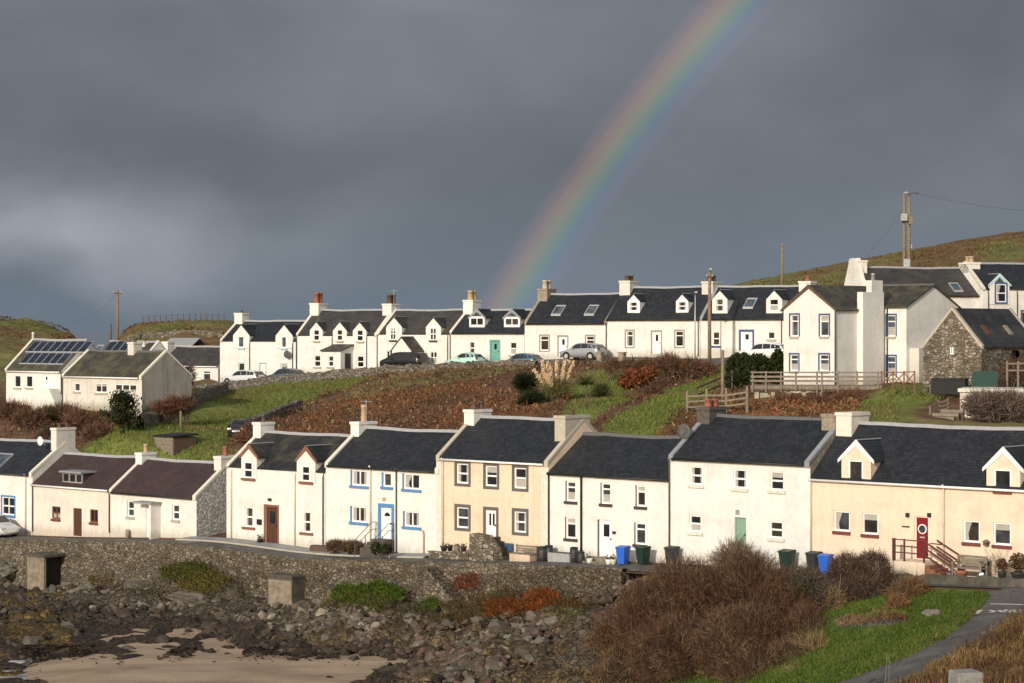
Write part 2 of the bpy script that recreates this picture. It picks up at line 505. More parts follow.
M["pot_dark"] = simple("sooty_clay_pot", (0.10, 0.06, 0.045), 0.8)
M["chim_dark"] = simple("dark_chimney_render", (0.085, 0.075, 0.065), 0.9, var=0.35)
M["chim_grey"] = simple("grey_brown_chimney_render", (0.26, 0.22, 0.17), 0.9, var=0.3)
M["concrete"] = simple("weathered_concrete", (0.20, 0.165, 0.12), 0.9, var=0.35, scale=2.5)
M["concrete_dark"] = simple("damp_concrete", (0.075, 0.066, 0.053), 0.9, var=0.4, scale=2.5)
M["wood"] = simple("weathered_timber", (0.20, 0.165, 0.125), 0.85, var=0.25)
M["wood_dark"] = simple("dark_stained_timber", (0.095, 0.060, 0.042), 0.8, var=0.25)
M["wood_red"] = simple("red_brown_timber", (0.20, 0.085, 0.05), 0.8, var=0.25)
M["pole"] = simple("pole_timber", (0.20, 0.15, 0.10), 0.9, var=0.3)
M["galv"] = simple("galvanised_steel", (0.42, 0.43, 0.42), 0.45, metal=0.4)
M["rubber"] = simple("rubber", (0.018, 0.018, 0.018), 0.8)
M["plastic_blue"] = simple("blue_bin_plastic", (0.02, 0.115, 0.52), 0.45)
M["plastic_green"] = simple("dark_green_bin_plastic", (0.010, 0.032, 0.025), 0.45)
M["plastic_dark"] = simple("charcoal_plastic", (0.03, 0.03, 0.032), 0.5)
M["solar"] = glass_mat("solar_cells", (0.012, 0.017, 0.028))
M["alu"] = simple("aluminium", (0.55, 0.56, 0.57), 0.35, metal=0.6)
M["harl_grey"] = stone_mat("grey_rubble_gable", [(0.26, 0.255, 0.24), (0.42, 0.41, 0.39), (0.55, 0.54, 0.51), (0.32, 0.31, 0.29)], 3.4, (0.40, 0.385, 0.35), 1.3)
M["gable_worn_shade"] = wall_mat("weathered_shaded_gable", (0.30, 0.28, 0.25), stain=(0.08, 0.08, 0.065), amount=1.0)  # weathered white, darkened further to paint in the gable's shade
M["barn"] = stone_mat("barn_rubble", [(0.085, 0.072, 0.058), (0.20, 0.165, 0.125), (0.36, 0.31, 0.245), (0.135, 0.11, 0.083), (0.23, 0.195, 0.15)], 3.4, (0.10, 0.086, 0.067), 1.6, patch=(0.11, 0.10, 0.05))
M["seawall"] = stone_mat("sea_wall_stone", [(0.060, 0.050, 0.04), (0.17, 0.145, 0.11), (0.25, 0.215, 0.165), (0.10, 0.085, 0.064), (0.20, 0.155, 0.105), (0.11, 0.095, 0.075)], 3.7, (0.070, 0.058, 0.043), 1.5, patch=(0.075, 0.062, 0.036))
M["drystone"] = stone_mat("dry_stone", [(0.10, 0.085, 0.07), (0.19, 0.165, 0.135), (0.26, 0.23, 0.19), (0.14, 0.12, 0.09)], 3.4, (0.05, 0.042, 0.035), 1.5, patch=(0.10, 0.075, 0.035))

def asphalt_mat():
    m, g = new_mat("wet_asphalt")
    t = g.n("ShaderNodeTexCoord").outputs["Object"]
    big = g.n("ShaderNodeTexNoise", Vector=t, Scale=0.55, Detail=7.0, Roughness=0.65).outputs["Fac"]
    fine = g.n("ShaderNodeTexNoise", Vector=t, Scale=14.0, Detail=4.0, Roughness=0.7).outputs["Fac"]
    ck = g.n("ShaderNodeTexVoronoi", {"feature": "DISTANCE_TO_EDGE"}, Vector=g.vmath("ADD", t, g.vmath("MULTIPLY", g.n("ShaderNodeTexNoise", Vector=t, Scale=1.2, Detail=4.0).outputs["Color"], (1.6, 1.6, 0)).outputs[0]).outputs[0], Scale=0.35).outputs["Distance"]
    c = g.ramp(big, [(0.32, (0.045, 0.043, 0.042)), (0.5, (0.075, 0.072, 0.068)), (0.66, (0.115, 0.108, 0.10))])
    c = g.mix(1.0, c, g.ramp(fine, [(0.3, (0.7,) * 3), (0.7, (1.25,) * 3)]), "MULTIPLY")
    c = g.mix(g.maprange(ck, 0.012, 0.004), c, (0.02, 0.019, 0.018))
    finish(g, c, g.maprange(big, 0.36, 0.5, 0.32, 0.8), fine, 0.3, 0.02, 0.4)
    return m
M["asphalt"] = asphalt_mat()
M["paving"] = simple("pale_concrete_paving", (0.24, 0.24, 0.24), 0.75, var=0.2, scale=2.0)
M["roadpaint"] = simple("worn_road_paint", (0.46, 0.45, 0.42), 0.8, var=0.3)
M["ground"] = vcol_mat("hillside_soil_and_turf", 0.4, 1.2)
M["rock"] = vcol_mat("shore_rock", 0.45, 3.0, 0.75, 0.8, 0.3)
def shore_mat():
    """broken bedrock: cracked cells of two sizes over the ground colour"""
    m, g = new_mat("broken_bedrock")
    a = g.n("ShaderNodeAttribute", {"attribute_name": "Col"}).outputs["Color"]
    t = g.n("ShaderNodeTexCoord").outputs["Object"]
    wn = g.n("ShaderNodeTexNoise", Vector=t, Scale=1.6, Detail=5.0).outputs["Color"]
    v = g.vmath("ADD", t, g.vmath("MULTIPLY", wn, (.7, .7, .7)).outputs[0]).outputs[0]
    big = g.n("ShaderNodeTexVoronoi", Vector=v, Scale=2.0); small = g.n("ShaderNodeTexVoronoi", Vector=v, Scale=5.5)
    e1 = g.n("ShaderNodeTexVoronoi", {"feature": "DISTANCE_TO_EDGE"}, Vector=v, Scale=2.0).outputs["Distance"]
    e2 = g.n("ShaderNodeTexVoronoi", {"feature": "DISTANCE_TO_EDGE"}, Vector=v, Scale=5.5).outputs["Distance"]
    r1 = g.n("ShaderNodeSeparateColor", i0=big.outputs["Color"]).outputs[0]; r2 = g.n("ShaderNodeSeparateColor", i0=small.outputs["Color"]).outputs[1]
    k = g.math("MULTIPLY", g.maprange(r1, 0, 1, .55, 1.45), g.maprange(r2, 0, 1, .6, 1.5))
    nz = g.n("ShaderNodeTexNoise", Vector=t, Scale=4.0, Detail=7.0, Roughness=.7).outputs["Fac"]
    k = g.math("MULTIPLY", k, g.maprange(nz, .25, .75, .6, 1.4))
    sc = g.vmath("SCALE", a); g.t.links.new(k, sc.inputs["Scale"])
    crack = g.math("MAXIMUM", g.maprange(e1, .05, .0), g.maprange(e2, .07, .01, 0, .8))
    c = g.mix(crack, sc.outputs[0], (.022, .017, .013))
    hgt = g.math("ADD", g.math("ADD", g.math("MULTIPLY", r1, .9), g.math("MULTIPLY", r2, .5)), g.math("ADD", g.math("MULTIPLY", g.maprange(e1, 0, .12), .6), g.math("MULTIPLY", nz, .5)))
    finish(g, c, .8, hgt, .8, .22, .25)
    return m
M["shore"] = shore_mat()
M["leaf"] = vcol_mat("leaf", 0.15, 2.0, translucent=0.3)
M["twig"] = vcol_mat("twig", 0.15, 2.0, bump=0)
M["bark"] = simple("bark", (0.10, 0.075, 0.055), 0.9, var=0.3)

# ================================================================ TERRAIN
def tps(pts, lam=0.02):
    P = np.array(pts, float)
    xy, z = P[:, :2] / 50.0, P[:, 2]
    n = len(P)
    def U(r2): return np.where(r2 > 1e-12, 0.5 * r2 * np.log(np.maximum(r2, 1e-12)), 0)
    d2 = ((xy[:, None] - xy[None]) ** 2).sum(-1)
    K = U(d2) + lam * np.eye(n) * 0.05
    Q = np.hstack([np.ones((n, 1)), xy])
    A = np.block([[K, Q], [Q.T, np.zeros((3, 3))]])
    w = np.linalg.solve(A, np.concatenate([z, np.zeros(3)]))
    def f(X, Y):
        X = np.asarray(X, float); Y = np.asarray(Y, float)
        out = np.empty(X.size); xs = X.ravel() / 50; ys = Y.ravel() / 50
        for i in range(0, X.size, 20000):
            a, b = xs[i:i + 20000], ys[i:i + 20000]
            r2 = (a[:, None] - xy[None, :, 0]) ** 2 + (b[:, None] - xy[None, :, 1]) ** 2
            out[i:i + 20000] = U(r2) @ w[:n] + w[n] + w[n + 1] * a + w[n + 2] * b
        return out.reshape(X.shape)
    return f

BPX = [-160, 0, 33, 110, 196, 226, 326, 437, 548, 670, 812, 900, 1024, 1150]
BZ = [-2.6, -1.95, -1.80, -1.45, -1.0, -0.9, -1.05, -0.68, -0.30, 0.05, 0.30, 0.48, 0.75, 1.0]
BU = [float(LOW.x_at(p)) for p in BPX]
def base_low(u): return np.interp(u, BU, BZ)
up_pts = []
for u, z in zip(BU, BZ):
    for v, dz in ((0, -0.05), (3.9, -0.20), (-6.5, 0.9)):
        p = LOW.w(u, -v); up_pts.append((p[0], p[1], z + dz))
UPB = [(170, 384.5), (200, 384), (258, 383), (336, 375.5), (414, 368), (487, 362.5), (566, 359), (653, 357.5), (740, 357)]
for px, py in UPB:
    for y, dz in ((0, 0), (-1.8, -0.22), (-3.6, -0.4), (7, 0.5)):
        p = UP.w(UP.x_at(px), y); up_pts.append((p[0], p[1], UP.z_at(px, py) + dz))
for t in [(75, 406, 184), (10, 404, 190), (145, 412, 178), (190, 398, 188), (-60, 404, 190),
          (100, 445, 160), (200, 425, 175), (250, 394, 196), (300, 389, 196), (370, 379, 196), (300, 405, 188), (230, 430, 168),
          (330, 420, 165), (420, 398, 176), (420, 381, 188), (450, 410, 165), (500, 415, 155), (500, 378, 184), (560, 374, 181), (560, 400, 165),
          (600, 420, 148), (620, 385, 175), (660, 425, 140), (660, 395, 165), (700, 374, 178), (720, 368, 179), (720, 400, 152), (740, 420, 138),
          (800, 414, 138), (800, 391, 159.5), (770, 404, 151), (800, 404, 150), (835, 403, 149), (868, 397, 149.5), (885, 388, 151), (850, 414, 136), (900, 412, 132), (920, 392, 150), (960, 393, 148), (990, 424, 126), (975, 426, 133), (1024, 426, 133), (1020, 394, 145), (940, 420, 131), (1045, 388, 150), (880, 372, 172), (960, 360, 176), (1060, 350, 185),
          (720, 290, 300), (760, 281, 310), (800, 273, 310), (850, 263, 315), (900, 256, 320), (960, 247, 325), (1024, 241, 330), (1100, 236, 335), (1250, 228, 340),
          (780, 326, 225), (900, 314, 220), (1000, 304, 220), (1100, 300, 225),
          (0, 319, 300), (15, 319, 300), (35, 321, 298), (60, 325, 298), (80, 334, 298), (92, 347, 288), (104, 348, 285), (98, 350, 310), (0, 346, 240), (60, 352, 240), (-60, 312, 300), (-150, 318, 300),
          (115, 335, 265), (135, 326, 262), (160, 324, 262), (220, 322, 262), (260, 326, 264), (320, 336, 270), (400, 338, 280), (500, 336, 285), (600, 330, 290), (660, 315, 295),
          (130, 345, 240), (210, 343, 240)]:
    up_pts.append(tuple(at(*t)))
for px in range(-300, 1400, 150):
    p = at(px, HY, 440); up_pts.append((p[0], p[1], -10.0))
_t_up = tps(up_pts)
def T_UP(X, Y):
    X = np.asarray(X, float); Y = np.asarray(Y, float)
    k = (X / Y + 0.188) / 0.0085                               # a dip in the far ridge, open to the sea
    return _t_up(X, Y) - 5.0 * np.exp(-k * k) * np.clip((Y - 225) / 25, 0, 1)

low_pts = []
DROPPX = [-160, 0, 100, 200, 300, 400, 470, 560, 640, 690]
DROP = [3.0, 2.95, 2.8, 2.6, 2.35, 2.05, 1.95, 1.75, 1.2, 0.5]
DU = [float(LOW.x_at(p)) for p in DROPPX]
def drop(u): return np.interp(u, DU, DROP)
for px in DROPPX:
    u = float(LOW.x_at(px)); p = LOW.w(u, -4.0)
    low_pts.append((p[0], p[1], base_low(u) - 0.2 - drop(u)))
for px in (760, 820, 900, 960, 1024, 1150):
    u = float(LOW.x_at(px)); p = LOW.w(u, -4.0)
    low_pts.append((p[0], p[1], base_low(u) - 0.15))
for px, d, z in [(-120, 115, -5.05), (0, 115, -5.05), (100, 115, -5.03), (200, 115, -5.03), (300, 114, -5.02), (400, 112.5, -5.0),
                 (-120, 100, -5.6), (0, 100, -5.6), (150, 100, -5.6), (300, 100, -5.6), (420, 99, -5.5), (0, 60, -7), (300, 60, -7), (480, 85, -5.6), (480, 60, -6.5),
                 (0, 130, -4.7), (100, 130, -4.45), (200, 128, -4.3), (250, 120, -4.65), (340, 117, -4.1)]:
    p = at(px, HY, d); low_pts.append((p[0], p[1], z))
for t in [(500, 650, 105), (500, 684, 101), (600, 690, 100), (600, 645, 106), (700, 690, 96), (760, 645, 98), (820, 690, 86), (830, 606, 98), (900, 622, 92),
          (900, 591, 97.5), (900, 655, 86), (960, 610, 93), (1000, 600, 95), (1024, 645, 82), (950, 662, 82), (900, 692, 79), (1024, 692, 70), (1100, 622, 85), (850, 642, 92),
          (1000, 740, 55), (800, 760, 60), (600, 760, 75)]:
    low_pts.append(tuple(at(*t)))
T_LOW = tps(low_pts)
VW = 3.9                                  # the sea wall stands this far in front of the house fronts
U650, U700 = float(LOW.x_at(655)), float(LOW.x_at(705))
def sstep(t): t = np.clip(t, 0, 1); return t * t * (3 - 2 * t)

def T(X, Y):
    X = np.asarray(X, float); Y = np.asarray(Y, float)
    u, b = LOW.uv(X, Y); v = -b
    lo = T_LOW(X, Y)
    e = LOW.o[0] + LOW.r[0] * u - LOW.b[0] * VW, LOW.o[1] + LOW.r[1] * u - LOW.b[1] * VW
    edge = T_UP(*e) - T_LOW(*e)
    lo = lo + edge * np.exp(-np.maximum(v - VW, 0) / 2.5) * sstep((u - U650) / (U700 - U650))
    return np.where(v <= VW, T_UP(X, Y), lo)

def Tz(x, y): return float(T(np.array([x]), np.array([y]))[0])

def proj(X, Y, Z):
    return 512 + FPX * X / Y, HY - FPX * (Z - CAM_Z) / Y

def hit(px, py, d0=65.0, d1=420.0):
    """first point of the ground seen along a sight line"""
    d = np.arange(d0, d1, 0.25)
    X = (px - 512) / FPX * d; Z = CAM_Z - (py - HY) / FPX * d
    g = T(X, d)
    k = np.where(Z <= g)[0]
    if not len(k): return None
    i = k[0]
    return np.array([X[i], d[i], g[i] if g[i] - Z[i] < 0.5 else Z[i]])

def inpoly(px, py, poly):
    r = np.zeros(px.shape, bool)
    n = len(poly)
    for i in range(n):
        x0, y0 = poly[i]; x1, y1 = poly[(i + 1) % n]
        if y0 == y1: continue
        c = ((y0 > py) != (y1 > py)) & (px < (x1 - x0) * (py - y0) / (y1 - y0) + x0)
        r ^= c
    return r

def vnoise(X, Y, s, seed=0):
    """smooth value noise"""
    r = np.random.default_rng(seed); tab = r.random((256, 256))
    x, y = X / s, Y / s
    xi, yi = np.floor(x).astype(int), np.floor(y).astype(int)
    fx, fy = sstep(x - xi), sstep(y - yi)
    g = lambda a, b: tab[a % 256, b % 256]
    return (g(xi, yi) * (1 - fx) + g(xi + 1, yi) * fx) * (1 - fy) + (g(xi, yi + 1) * (1 - fx) + g(xi + 1, yi + 1) * fx) * fy

def fbm(X, Y, s, seed=0, o=4):
    t, a, tot = 0, 1.0, 0
    for i in range(o):
        t = t + a * vnoise(X, Y, s / 2 ** i, seed + i); tot += a; a *= 0.55
    return t / tot

# fields on the hillside: which turf, heather or bracken grows where
GREEN = [[(60, 470), (95, 440), (150, 415), (215, 395), (262, 386), (340, 378), (378, 376), (352, 389), (292, 408), (262, 424), (228, 436), (222, 470)],
         [(572, 390), (600, 371), (628, 376), (634, 398), (612, 408), (588, 424), (570, 440), (560, 420)],
         [(590, 450), (600, 425), (645, 402), (700, 377), (722, 365), (732, 372), (706, 398), (668, 418), (650, 450)],
         [(838, 440), (862, 400), (884, 386), (930, 384), (945, 396), (912, 412), (900, 440)]]
BRACKEN = [[(255, 440), (300, 418), (350, 402), (420, 392), (520, 385), (560, 388), (540, 420), (440, 430), (350, 440)],
           [(640, 440), (690, 405), (760, 398), (860, 400), (850, 430)]]
C_GREEN, C_HEATH, C_BRACK, C_OLIVE, C_SOIL = map(np.array, ((0.125, 0.150, 0.040), (0.110, 0.060, 0.036), (0.150, 0.070, 0.032), (0.150, 0.125, 0.052), (0.06, 0.045, 0.03)))
LANE_L = [(1006, 588), (990, 598), (984, 607), (970, 622), (945, 640), (905, 660), (850, 681), (780, 704)]
LANE_R = [(1100, 606), (1050, 612), (1010, 624), (990, 640), (955, 660), (915, 680), (880, 696), (840, 716)]
LAWN = [(655, 690), (720, 640), (800, 600), (850, 590), (940, 588), (985, 590), (990, 598), (984, 607), (970, 622), (945, 640), (905, 660), (850, 681), (780, 704), (640, 720)]
PATH = [(832, 622), (850, 617), (900, 617), (912, 621), (890, 626), (840, 628)]

def hill_region(X, Y, Z):
    px, py = proj(X, Y, Z)
    nx = (fbm(X, Y, 6, 3) - 0.5) * 16; ny = (fbm(X, Y, 6, 9) - 0.5) * 10
    g = np.zeros(X.shape, bool)
    for p in GREEN: g |= inpoly(px + nx, py + ny * 0.7, p)
    b = np.zeros(X.shape, bool)
    for p in BRACKEN: b |= inpoly(px + nx * 2, py + ny * 2, p)
    far = Y > 205
    return g & ~far, b & ~far, far

def hill_color(X, Y, Z):
    g, b, far = hill_region(X, Y, Z)
    n1, n2 = fbm(X, Y, 9, 21), fbm(X, Y, 2.2, 33)
    c = C_HEATH * (0.7 + 0.7 * n2[..., None])
    c = np.where((b & (n1 > 0.42))[..., None], C_BRACK * (0.6 + 0.8 * n2[..., None]), c)
    c = np.where((n1 > 0.60)[..., None] & ~b[..., None], C_OLIVE * (0.6 + 0.8 * n2[..., None]), c)
    c = np.where(g[..., None], C_GREEN * (0.65 + 0.7 * n2[..., None]) + np.array([0.02, 0.008, 0]) * (n1[..., None]), c)
    n3 = fbm(X * 1.0, Y * 0.35, 7, 51) + (X < -50) * -.06
    fc = C_OLIVE * (0.75 + 0.5 * n2[..., None])
    fc = np.where((n3 > 0.52)[..., None], np.array((0.14, 0.092, 0.045)) * (0.7 + 0.6 * n2[..., None]), fc)
    fc = np.where((n3 < 0.42)[..., None], np.array((0.125, 0.125, 0.045)) * (0.7 + 0.6 * n2[..., None]), fc)
    return np.where(far[..., None], fc, c)

# one sheet from the sea wall up over the village to the hills and down to the far shore
uu = np.concatenate([np.arange(-130, -20, 2.0), np.arange(-20, 100, 0.7), np.arange(100, 190, 2.0)])
vv = np.concatenate([-VW + np.array([0.0]), np.arange(-3.2, 90, 0.7), np.arange(90, 200, 1.6), np.arange(200, 420, 6.0)])
U_, V_ = np.meshgrid(uu, vv)
HX = LOW.o[0] + LOW.r[0] * U_ + LOW.b[0] * V_
HYY = LOW.o[1] + LOW.r[1] * U_ + LOW.b[1] * V_
HZ = T_UP(HX, HYY)
rough_amt = np.clip((V_ - 9) / 4, 0, 1)
lumps = (fbm(HX, HYY, 3.0, 5) - 0.5) * 0.7 + (fbm(HX, HYY, 0.9, 15) - 0.5) * 0.3
g_, b_, far_ = hill_region(HX, HYY, HZ)
dUP = UP.uv(HX, HYY)[1]
amt = rough_amt * np.where(g_, 0.35, 1.0) * np.where((dUP > -5) & (dUP < 9) & (HYY < 225), 0.1, 1.0)
amt = np.where(far_, 1.6 + 1.6 * (HX < -50), amt)
hill = grid_mesh("hillside", HX, HYY, HZ + lumps * amt, hill_color(HX, HYY, HZ), M["ground"])
tag(hill, kind="structure")

# the shore below the sea wall, the lawn and the lane in front
def shore_color(X, Y, Z):
    px, py = proj(X, Y, Z)
    u, b = LOW.uv(X, Y); v = -b
    n1, n2 = fbm(X, Y, 5, 61), fbm(X, Y, 1.3, 71)
    rock = np.array((0.105, 0.082, 0.056)) * (0.6 + 0.8 * n2[..., None])
    rock = np.where((n1 > 0.56)[..., None], np.array((0.105, 0.075, 0.035)) * (0.6 + 0.9 * n2[..., None]), rock)
    weed = np.array((0.045, 0.030, 0.019)) * (0.6 + 0.9 * n2[..., None])
    zt = Z + (n1 - 0.5) * 0.7
    c = np.where((zt < -4.55)[..., None], weed, rock)
    c = np.where(((n1 > .5) & (px < 70) & (zt < -4.3))[..., None], np.array((0.12, 0.075, 0.02)) * (0.5 + n2[..., None]), c)
    moss = ((zt > -2.4) & (n1 > 0.5) & (px > 430) & (px < 660))
    c = np.where(moss[..., None], np.array((0.085, 0.070, 0.022)) * (0.5 + n2[..., None]), c)
    land = px > 640 + (n1 - 0.5) * 60
    heath = np.array((0.12, 0.070, 0.030)) * (0.55 + 0.9 * n2[..., None])
    c = np.where(land[..., None], heath, c)
    lawn = inpoly(px + (n1 - 0.5) * 6, py + (n2 - 0.5) * 3, LAWN)
    c = np.where(lawn[..., None], np.array((0.075, 0.115, 0.022)) * (0.6 + 0.8 * n2[..., None]), c)
    c = np.where(inpoly(px + (n1 - .5) * 8, py + (n2 - .5) * 3, PATH)[..., None], np.array((0.12, 0.115, 0.11)) * (0.7 + 0.5 * n2[..., None]), c)
    yard = (v < 8) & (px > 690)
    c = np.where((yard & ~lawn & (v < 5))[..., None], np.array((0.13, 0.12, 0.10)) * (0.6 + 0.7 * n2[..., None]), c)
    return c

uu2 = np.concatenate([np.arange(-60, -14, 1.5), np.arange(-14, 92, 0.4), np.arange(92, 130, 2.0)])
vv2 = np.concatenate([np.array([VW + 0.01]), np.arange(4.1, 46, 0.4), np.arange(46, 110, 2.0)])
U_, V_ = np.meshgrid(uu2, vv2)
SX = LOW.o[0] + LOW.r[0] * U_ - LOW.b[0] * V_
SY = LOW.o[1] + LOW.r[1] * U_ - LOW.b[1] * V_
SZ = T(SX, SY)
spx, spy = proj(SX, SY, SZ)
amt = np.where(spx < 650, 1.0, np.where(inpoly(spx, spy, LAWN), 0.12, 0.25)) * sstep((V_ - VW) / 1.0) * np.where((spx > 800) & (V_ < 14), 0.25, 1.0)
lane_poly = LANE_L + LANE_R[::-1]
amt = np.where(inpoly(spx, spy, lane_poly), 0.0, amt)
ridge_ = 1 - 2 * np.abs(fbm(SX * 1.0, SY * .7, 2.6, 83) - .5) * 2.2; ridge2 = 1 - 2 * np.abs(fbm(SX, SY, 1.1, 87) - .5) * 2
SZ2 = SZ + np.where(spx < 650, 1, 0) * amt * ((ridge_ - .5) * .55 + (ridge2 - .5) * .35) * np.exp(-((V_ - 9) / 9) ** 2) + ((fbm(SX, SY, 2.2, 81) - 0.5) * 0.9 + (fbm(SX, SY, 0.8, 91) - 0.5) * 0.45) * amt
shore = grid_mesh("shore", SX, SY, SZ2, shore_color(SX, SY, SZ), [M["shore"], M["ground"]])
fmi = (0.25 * (spx[:-1, :-1] + spx[1:, :-1] + spx[:-1, 1:] + spx[1:, 1:]) > 650).astype(np.int32).ravel()
shore.data.polygons.foreach_set("material_index", fmi)
tag(shore, kind="structure")

# sand and sea
def sand_mat():
    m, g = new_mat("wet_sand")
    t = g.n("ShaderNodeTexCoord").outputs["Object"]
    w = g.n("ShaderNodeTexNoise", Vector=g.vmath("MULTIPLY", t, (0.35, 1.0, 1)).outputs[0], Scale=0.55, Detail=6.0, Roughness=0.6).outputs["Fac"]
    f = g.n("ShaderNodeTexNoise", Vector=t, Scale=9.0, Detail=5.0, Roughness=0.7).outputs["Fac"]
    c = g.ramp(w, [(0.32, (0.21, 0.150, 0.098)), (0.52, (0.33, 0.245, 0.165)), (0.7, (0.40, 0.305, 0.21))])
    c = g.mix(1.0, c, g.ramp(f, [(0.3, (0.8,) * 3), (0.7, (1.15,) * 3)]), "MULTIPLY")
    finish(g, c, 0.75, f, 0.4, 0.03, 0.3)
    return m
bx, by = np.meshgrid(np.arange(-45, 12, 0.5), np.arange(60, 126, 0.5))
bz = -4.86 - 0.012 * (117 - by) - np.maximum(0, -20.8 - bx) * 0.085 + (fbm(bx, by, 4, 101) - 0.5) * 0.10
beach = grid_mesh("beach", bx, by, bz, None, sand_mat())
tag(beach, kind="structure")

def sea_mat():
    m, g = new_mat("sea_water")
    t = g.n("ShaderNodeTexCoord").outputs["Object"]
    w = g.n("ShaderNodeTexNoise", Vector=t, Scale=0.8, Detail=8.0, Roughness=0.65).outputs["Fac"]
    f = g.n("ShaderNodeTexNoise", Vector=g.vmath("MULTIPLY", t, (0.5, 1.1, 1)).outputs[0], Scale=0.9, Detail=7.0, Roughness=0.7).outputs["Fac"]
    s = g.n("ShaderNodeSeparateXYZ", i0=t)
    near = g.maprange(s.outputs[1], 128, 135, 1.0, 0.0)
    foam = g.math("MULTIPLY", g.maprange(f, 0.42, 0.60), near)
    c = g.mix(foam, (0.035, 0.055, 0.075, 1), (0.62, 0.60, 0.56, 1))
    finish(g, c, g.math("ADD", 0.15, g.math("MULTIPLY", foam, 0.6)), w, 0.5, 0.15, 0.5)
    return m
mb = MB()
ring = [60, 200, 600, 2000, 8000, 40000]
mb.add([(-40000, 40, 0), (40000, 40, 0), (40000, 50000, 0), (-40000, 50000, 0)], [(0, 1, 2, 3)])
sea = mb.build("sea", sea_mat(), loc=(0, 0, -5.24))
tag(sea, kind="structure")

# ---------------------------------------------------------------- roads
def strip_on(fr, name, x0, x1, y0, y1, lift, mat, hfun=None, nx=120, ny=6, thick=0.0):
    xs, ys = np.linspace(x0, x1, nx), np.linspace(y0, y1, ny)
    A, B = np.meshgrid(xs, ys)
    X = fr.o[0] + fr.r[0] * A + fr.b[0] * B; Y = fr.o[1] + fr.r[1] * A + fr.b[1] * B
    Z = (hfun(X, Y, A, B) if hfun else T_UP(X, Y)) + lift
    return tag(grid_mesh(name, X, Y, Z, None, mat), kind="structure")

strip_on(LOW, "road", -40, LOW.x_at(1180), -3.45, -1.15, 0.05, M["asphalt"])
strip_on(LOW, "pavement", LOW.x_at(192), LOW.x_at(440), -1.2, -0.02, 0.14, M["paving"])
mb = MB()
kx = np.linspace(LOW.x_at(192), LOW.x_at(440), 60)
for a, b in zip(kx[:-1], kx[1:]):
    pa, pb = LOW.w(a, -1.2), LOW.w(b, -1.2)
    za, zb = Tz(*pa[:2]), Tz(*pb[:2])
    n_ = LOW.b * 0.14
    mb.add([(pa[0], pa[1], za - .1), (pb[0], pb[1], zb - .1), (pb[0], pb[1], zb + .135), (pa[0], pa[1], za + .135),
            (pa[0] - n_[0], pa[1] - n_[1], za - .1), (pb[0] - n_[0], pb[1] - n_[1], zb - .1), (pb[0] - n_[0], pb[1] - n_[1], zb + .135), (pa[0] - n_[0], pa[1] - n_[1], za + .135)],
           [(0, 1, 2, 3), (5, 4, 7, 6), (3, 2, 6, 7)])
tag(mb.build("kerb", M["sillstone"], recalc=False), kind="structure")
strip_on(UP, "upper_road", UP.x_at(150), UP.x_at(800), -3.4, -0.3, 0.06, M["asphalt"])

def lane_mesh():
    n = 60
    def resample(P):
        P = np.array(P, float); s = np.r_[0, np.cumsum(np.hypot(*np.diff(P, axis=0).T))]
        t = np.linspace(0, s[-1], n)
        return np.stack([np.interp(t, s, P[:, 0]), np.interp(t, s, P[:, 1])], 1)
    L, R = resample(LANE_L), resample(LANE_R)
    rows = []
    for a, b in zip(L, R):
        pa, pb = hit(*a), hit(*b)
        rows.append([pa + (pb - pa) * t for t in np.linspace(0, 1, 9)])
    G = np.array(rows)
    Z = T(G[..., 0], G[..., 1]) + 0.06
    o = grid_mesh("lane", G[..., 0], G[..., 1], Z, None, M["asphalt"])
    return tag(o, kind="structure")
lane_mesh()
# worn letters and edge line painted on the lane at the junction
mb = MB()
def paint(pts, w=0.09):
    P = [hit(*p) for p in pts]
    for a, b in zip(P[:-1], P[1:]):
        t = (b - a)[:2]; t = t / (np.linalg.norm(t) + 1e-9); nn = np.array([-t[1], t[0]]) * w
        q = [a[:2] - nn, b[:2] - nn, b[:2] + nn, a[:2] + nn]
        mb.add([(x, y, Tz(x, y) + 0.075) for x, y in q], [(0, 1, 2, 3)])
paint([(989, 612), (995, 613.5), (990, 614.5)]); paint([(999, 612), (1003, 614.5), (1007, 612)]); paint([(1009, 614.5), (1013, 612), (1017, 614.5)])
paint([(1019, 612), (1026, 613)]); paint([(1019, 614.5), (1026, 614.5)])
paint([(981, 612), (976, 616)], 0.1)
paint([(990, 606.3), (1024, 607)], 0.10)
tag(mb.build("road_marking", M["roadpaint"]), kind="structure")

# ================================================================ HOUSES
def wall_with_holes(mb, L, H, holes, y=0.0, z0=-0.6, rev=0.14, top=None):
    """front wall at y with real openings and reveals"""
    xs = sorted({0.0, L, *[h[0] for h in holes], *[h[2] for h in holes]})
    zs = sorted({z0, H, *[h[1] for h in holes], *[h[3] for h in holes]})
    for i in range(len(xs) - 1):
        for j in range(len(zs) - 1):
            cx, cz = (xs[i] + xs[i + 1]) / 2, (zs[j] + zs[j + 1]) / 2
            if any(h[0] < cx < h[2] and h[1] < cz < h[3] for h in holes): continue
            mb.add([(xs[i], y, zs[j]), (xs[i + 1], y, zs[j]), (xs[i + 1], y, zs[j + 1]), (xs[i], y, zs[j + 1])], [(0, 1, 2, 3)])
    for a, b, c, d in holes:
        q = [(a, b), (c, b), (c, d), (a, d)]
        for k in range(4):
            p, r = q[k], q[(k + 1) % 4]
            mb.add([(p[0], y, p[1]), (r[0], y, r[1]), (r[0], y + rev, r[1]), (p[0], y + rev, p[1])], [(0, 1, 2, 3)])


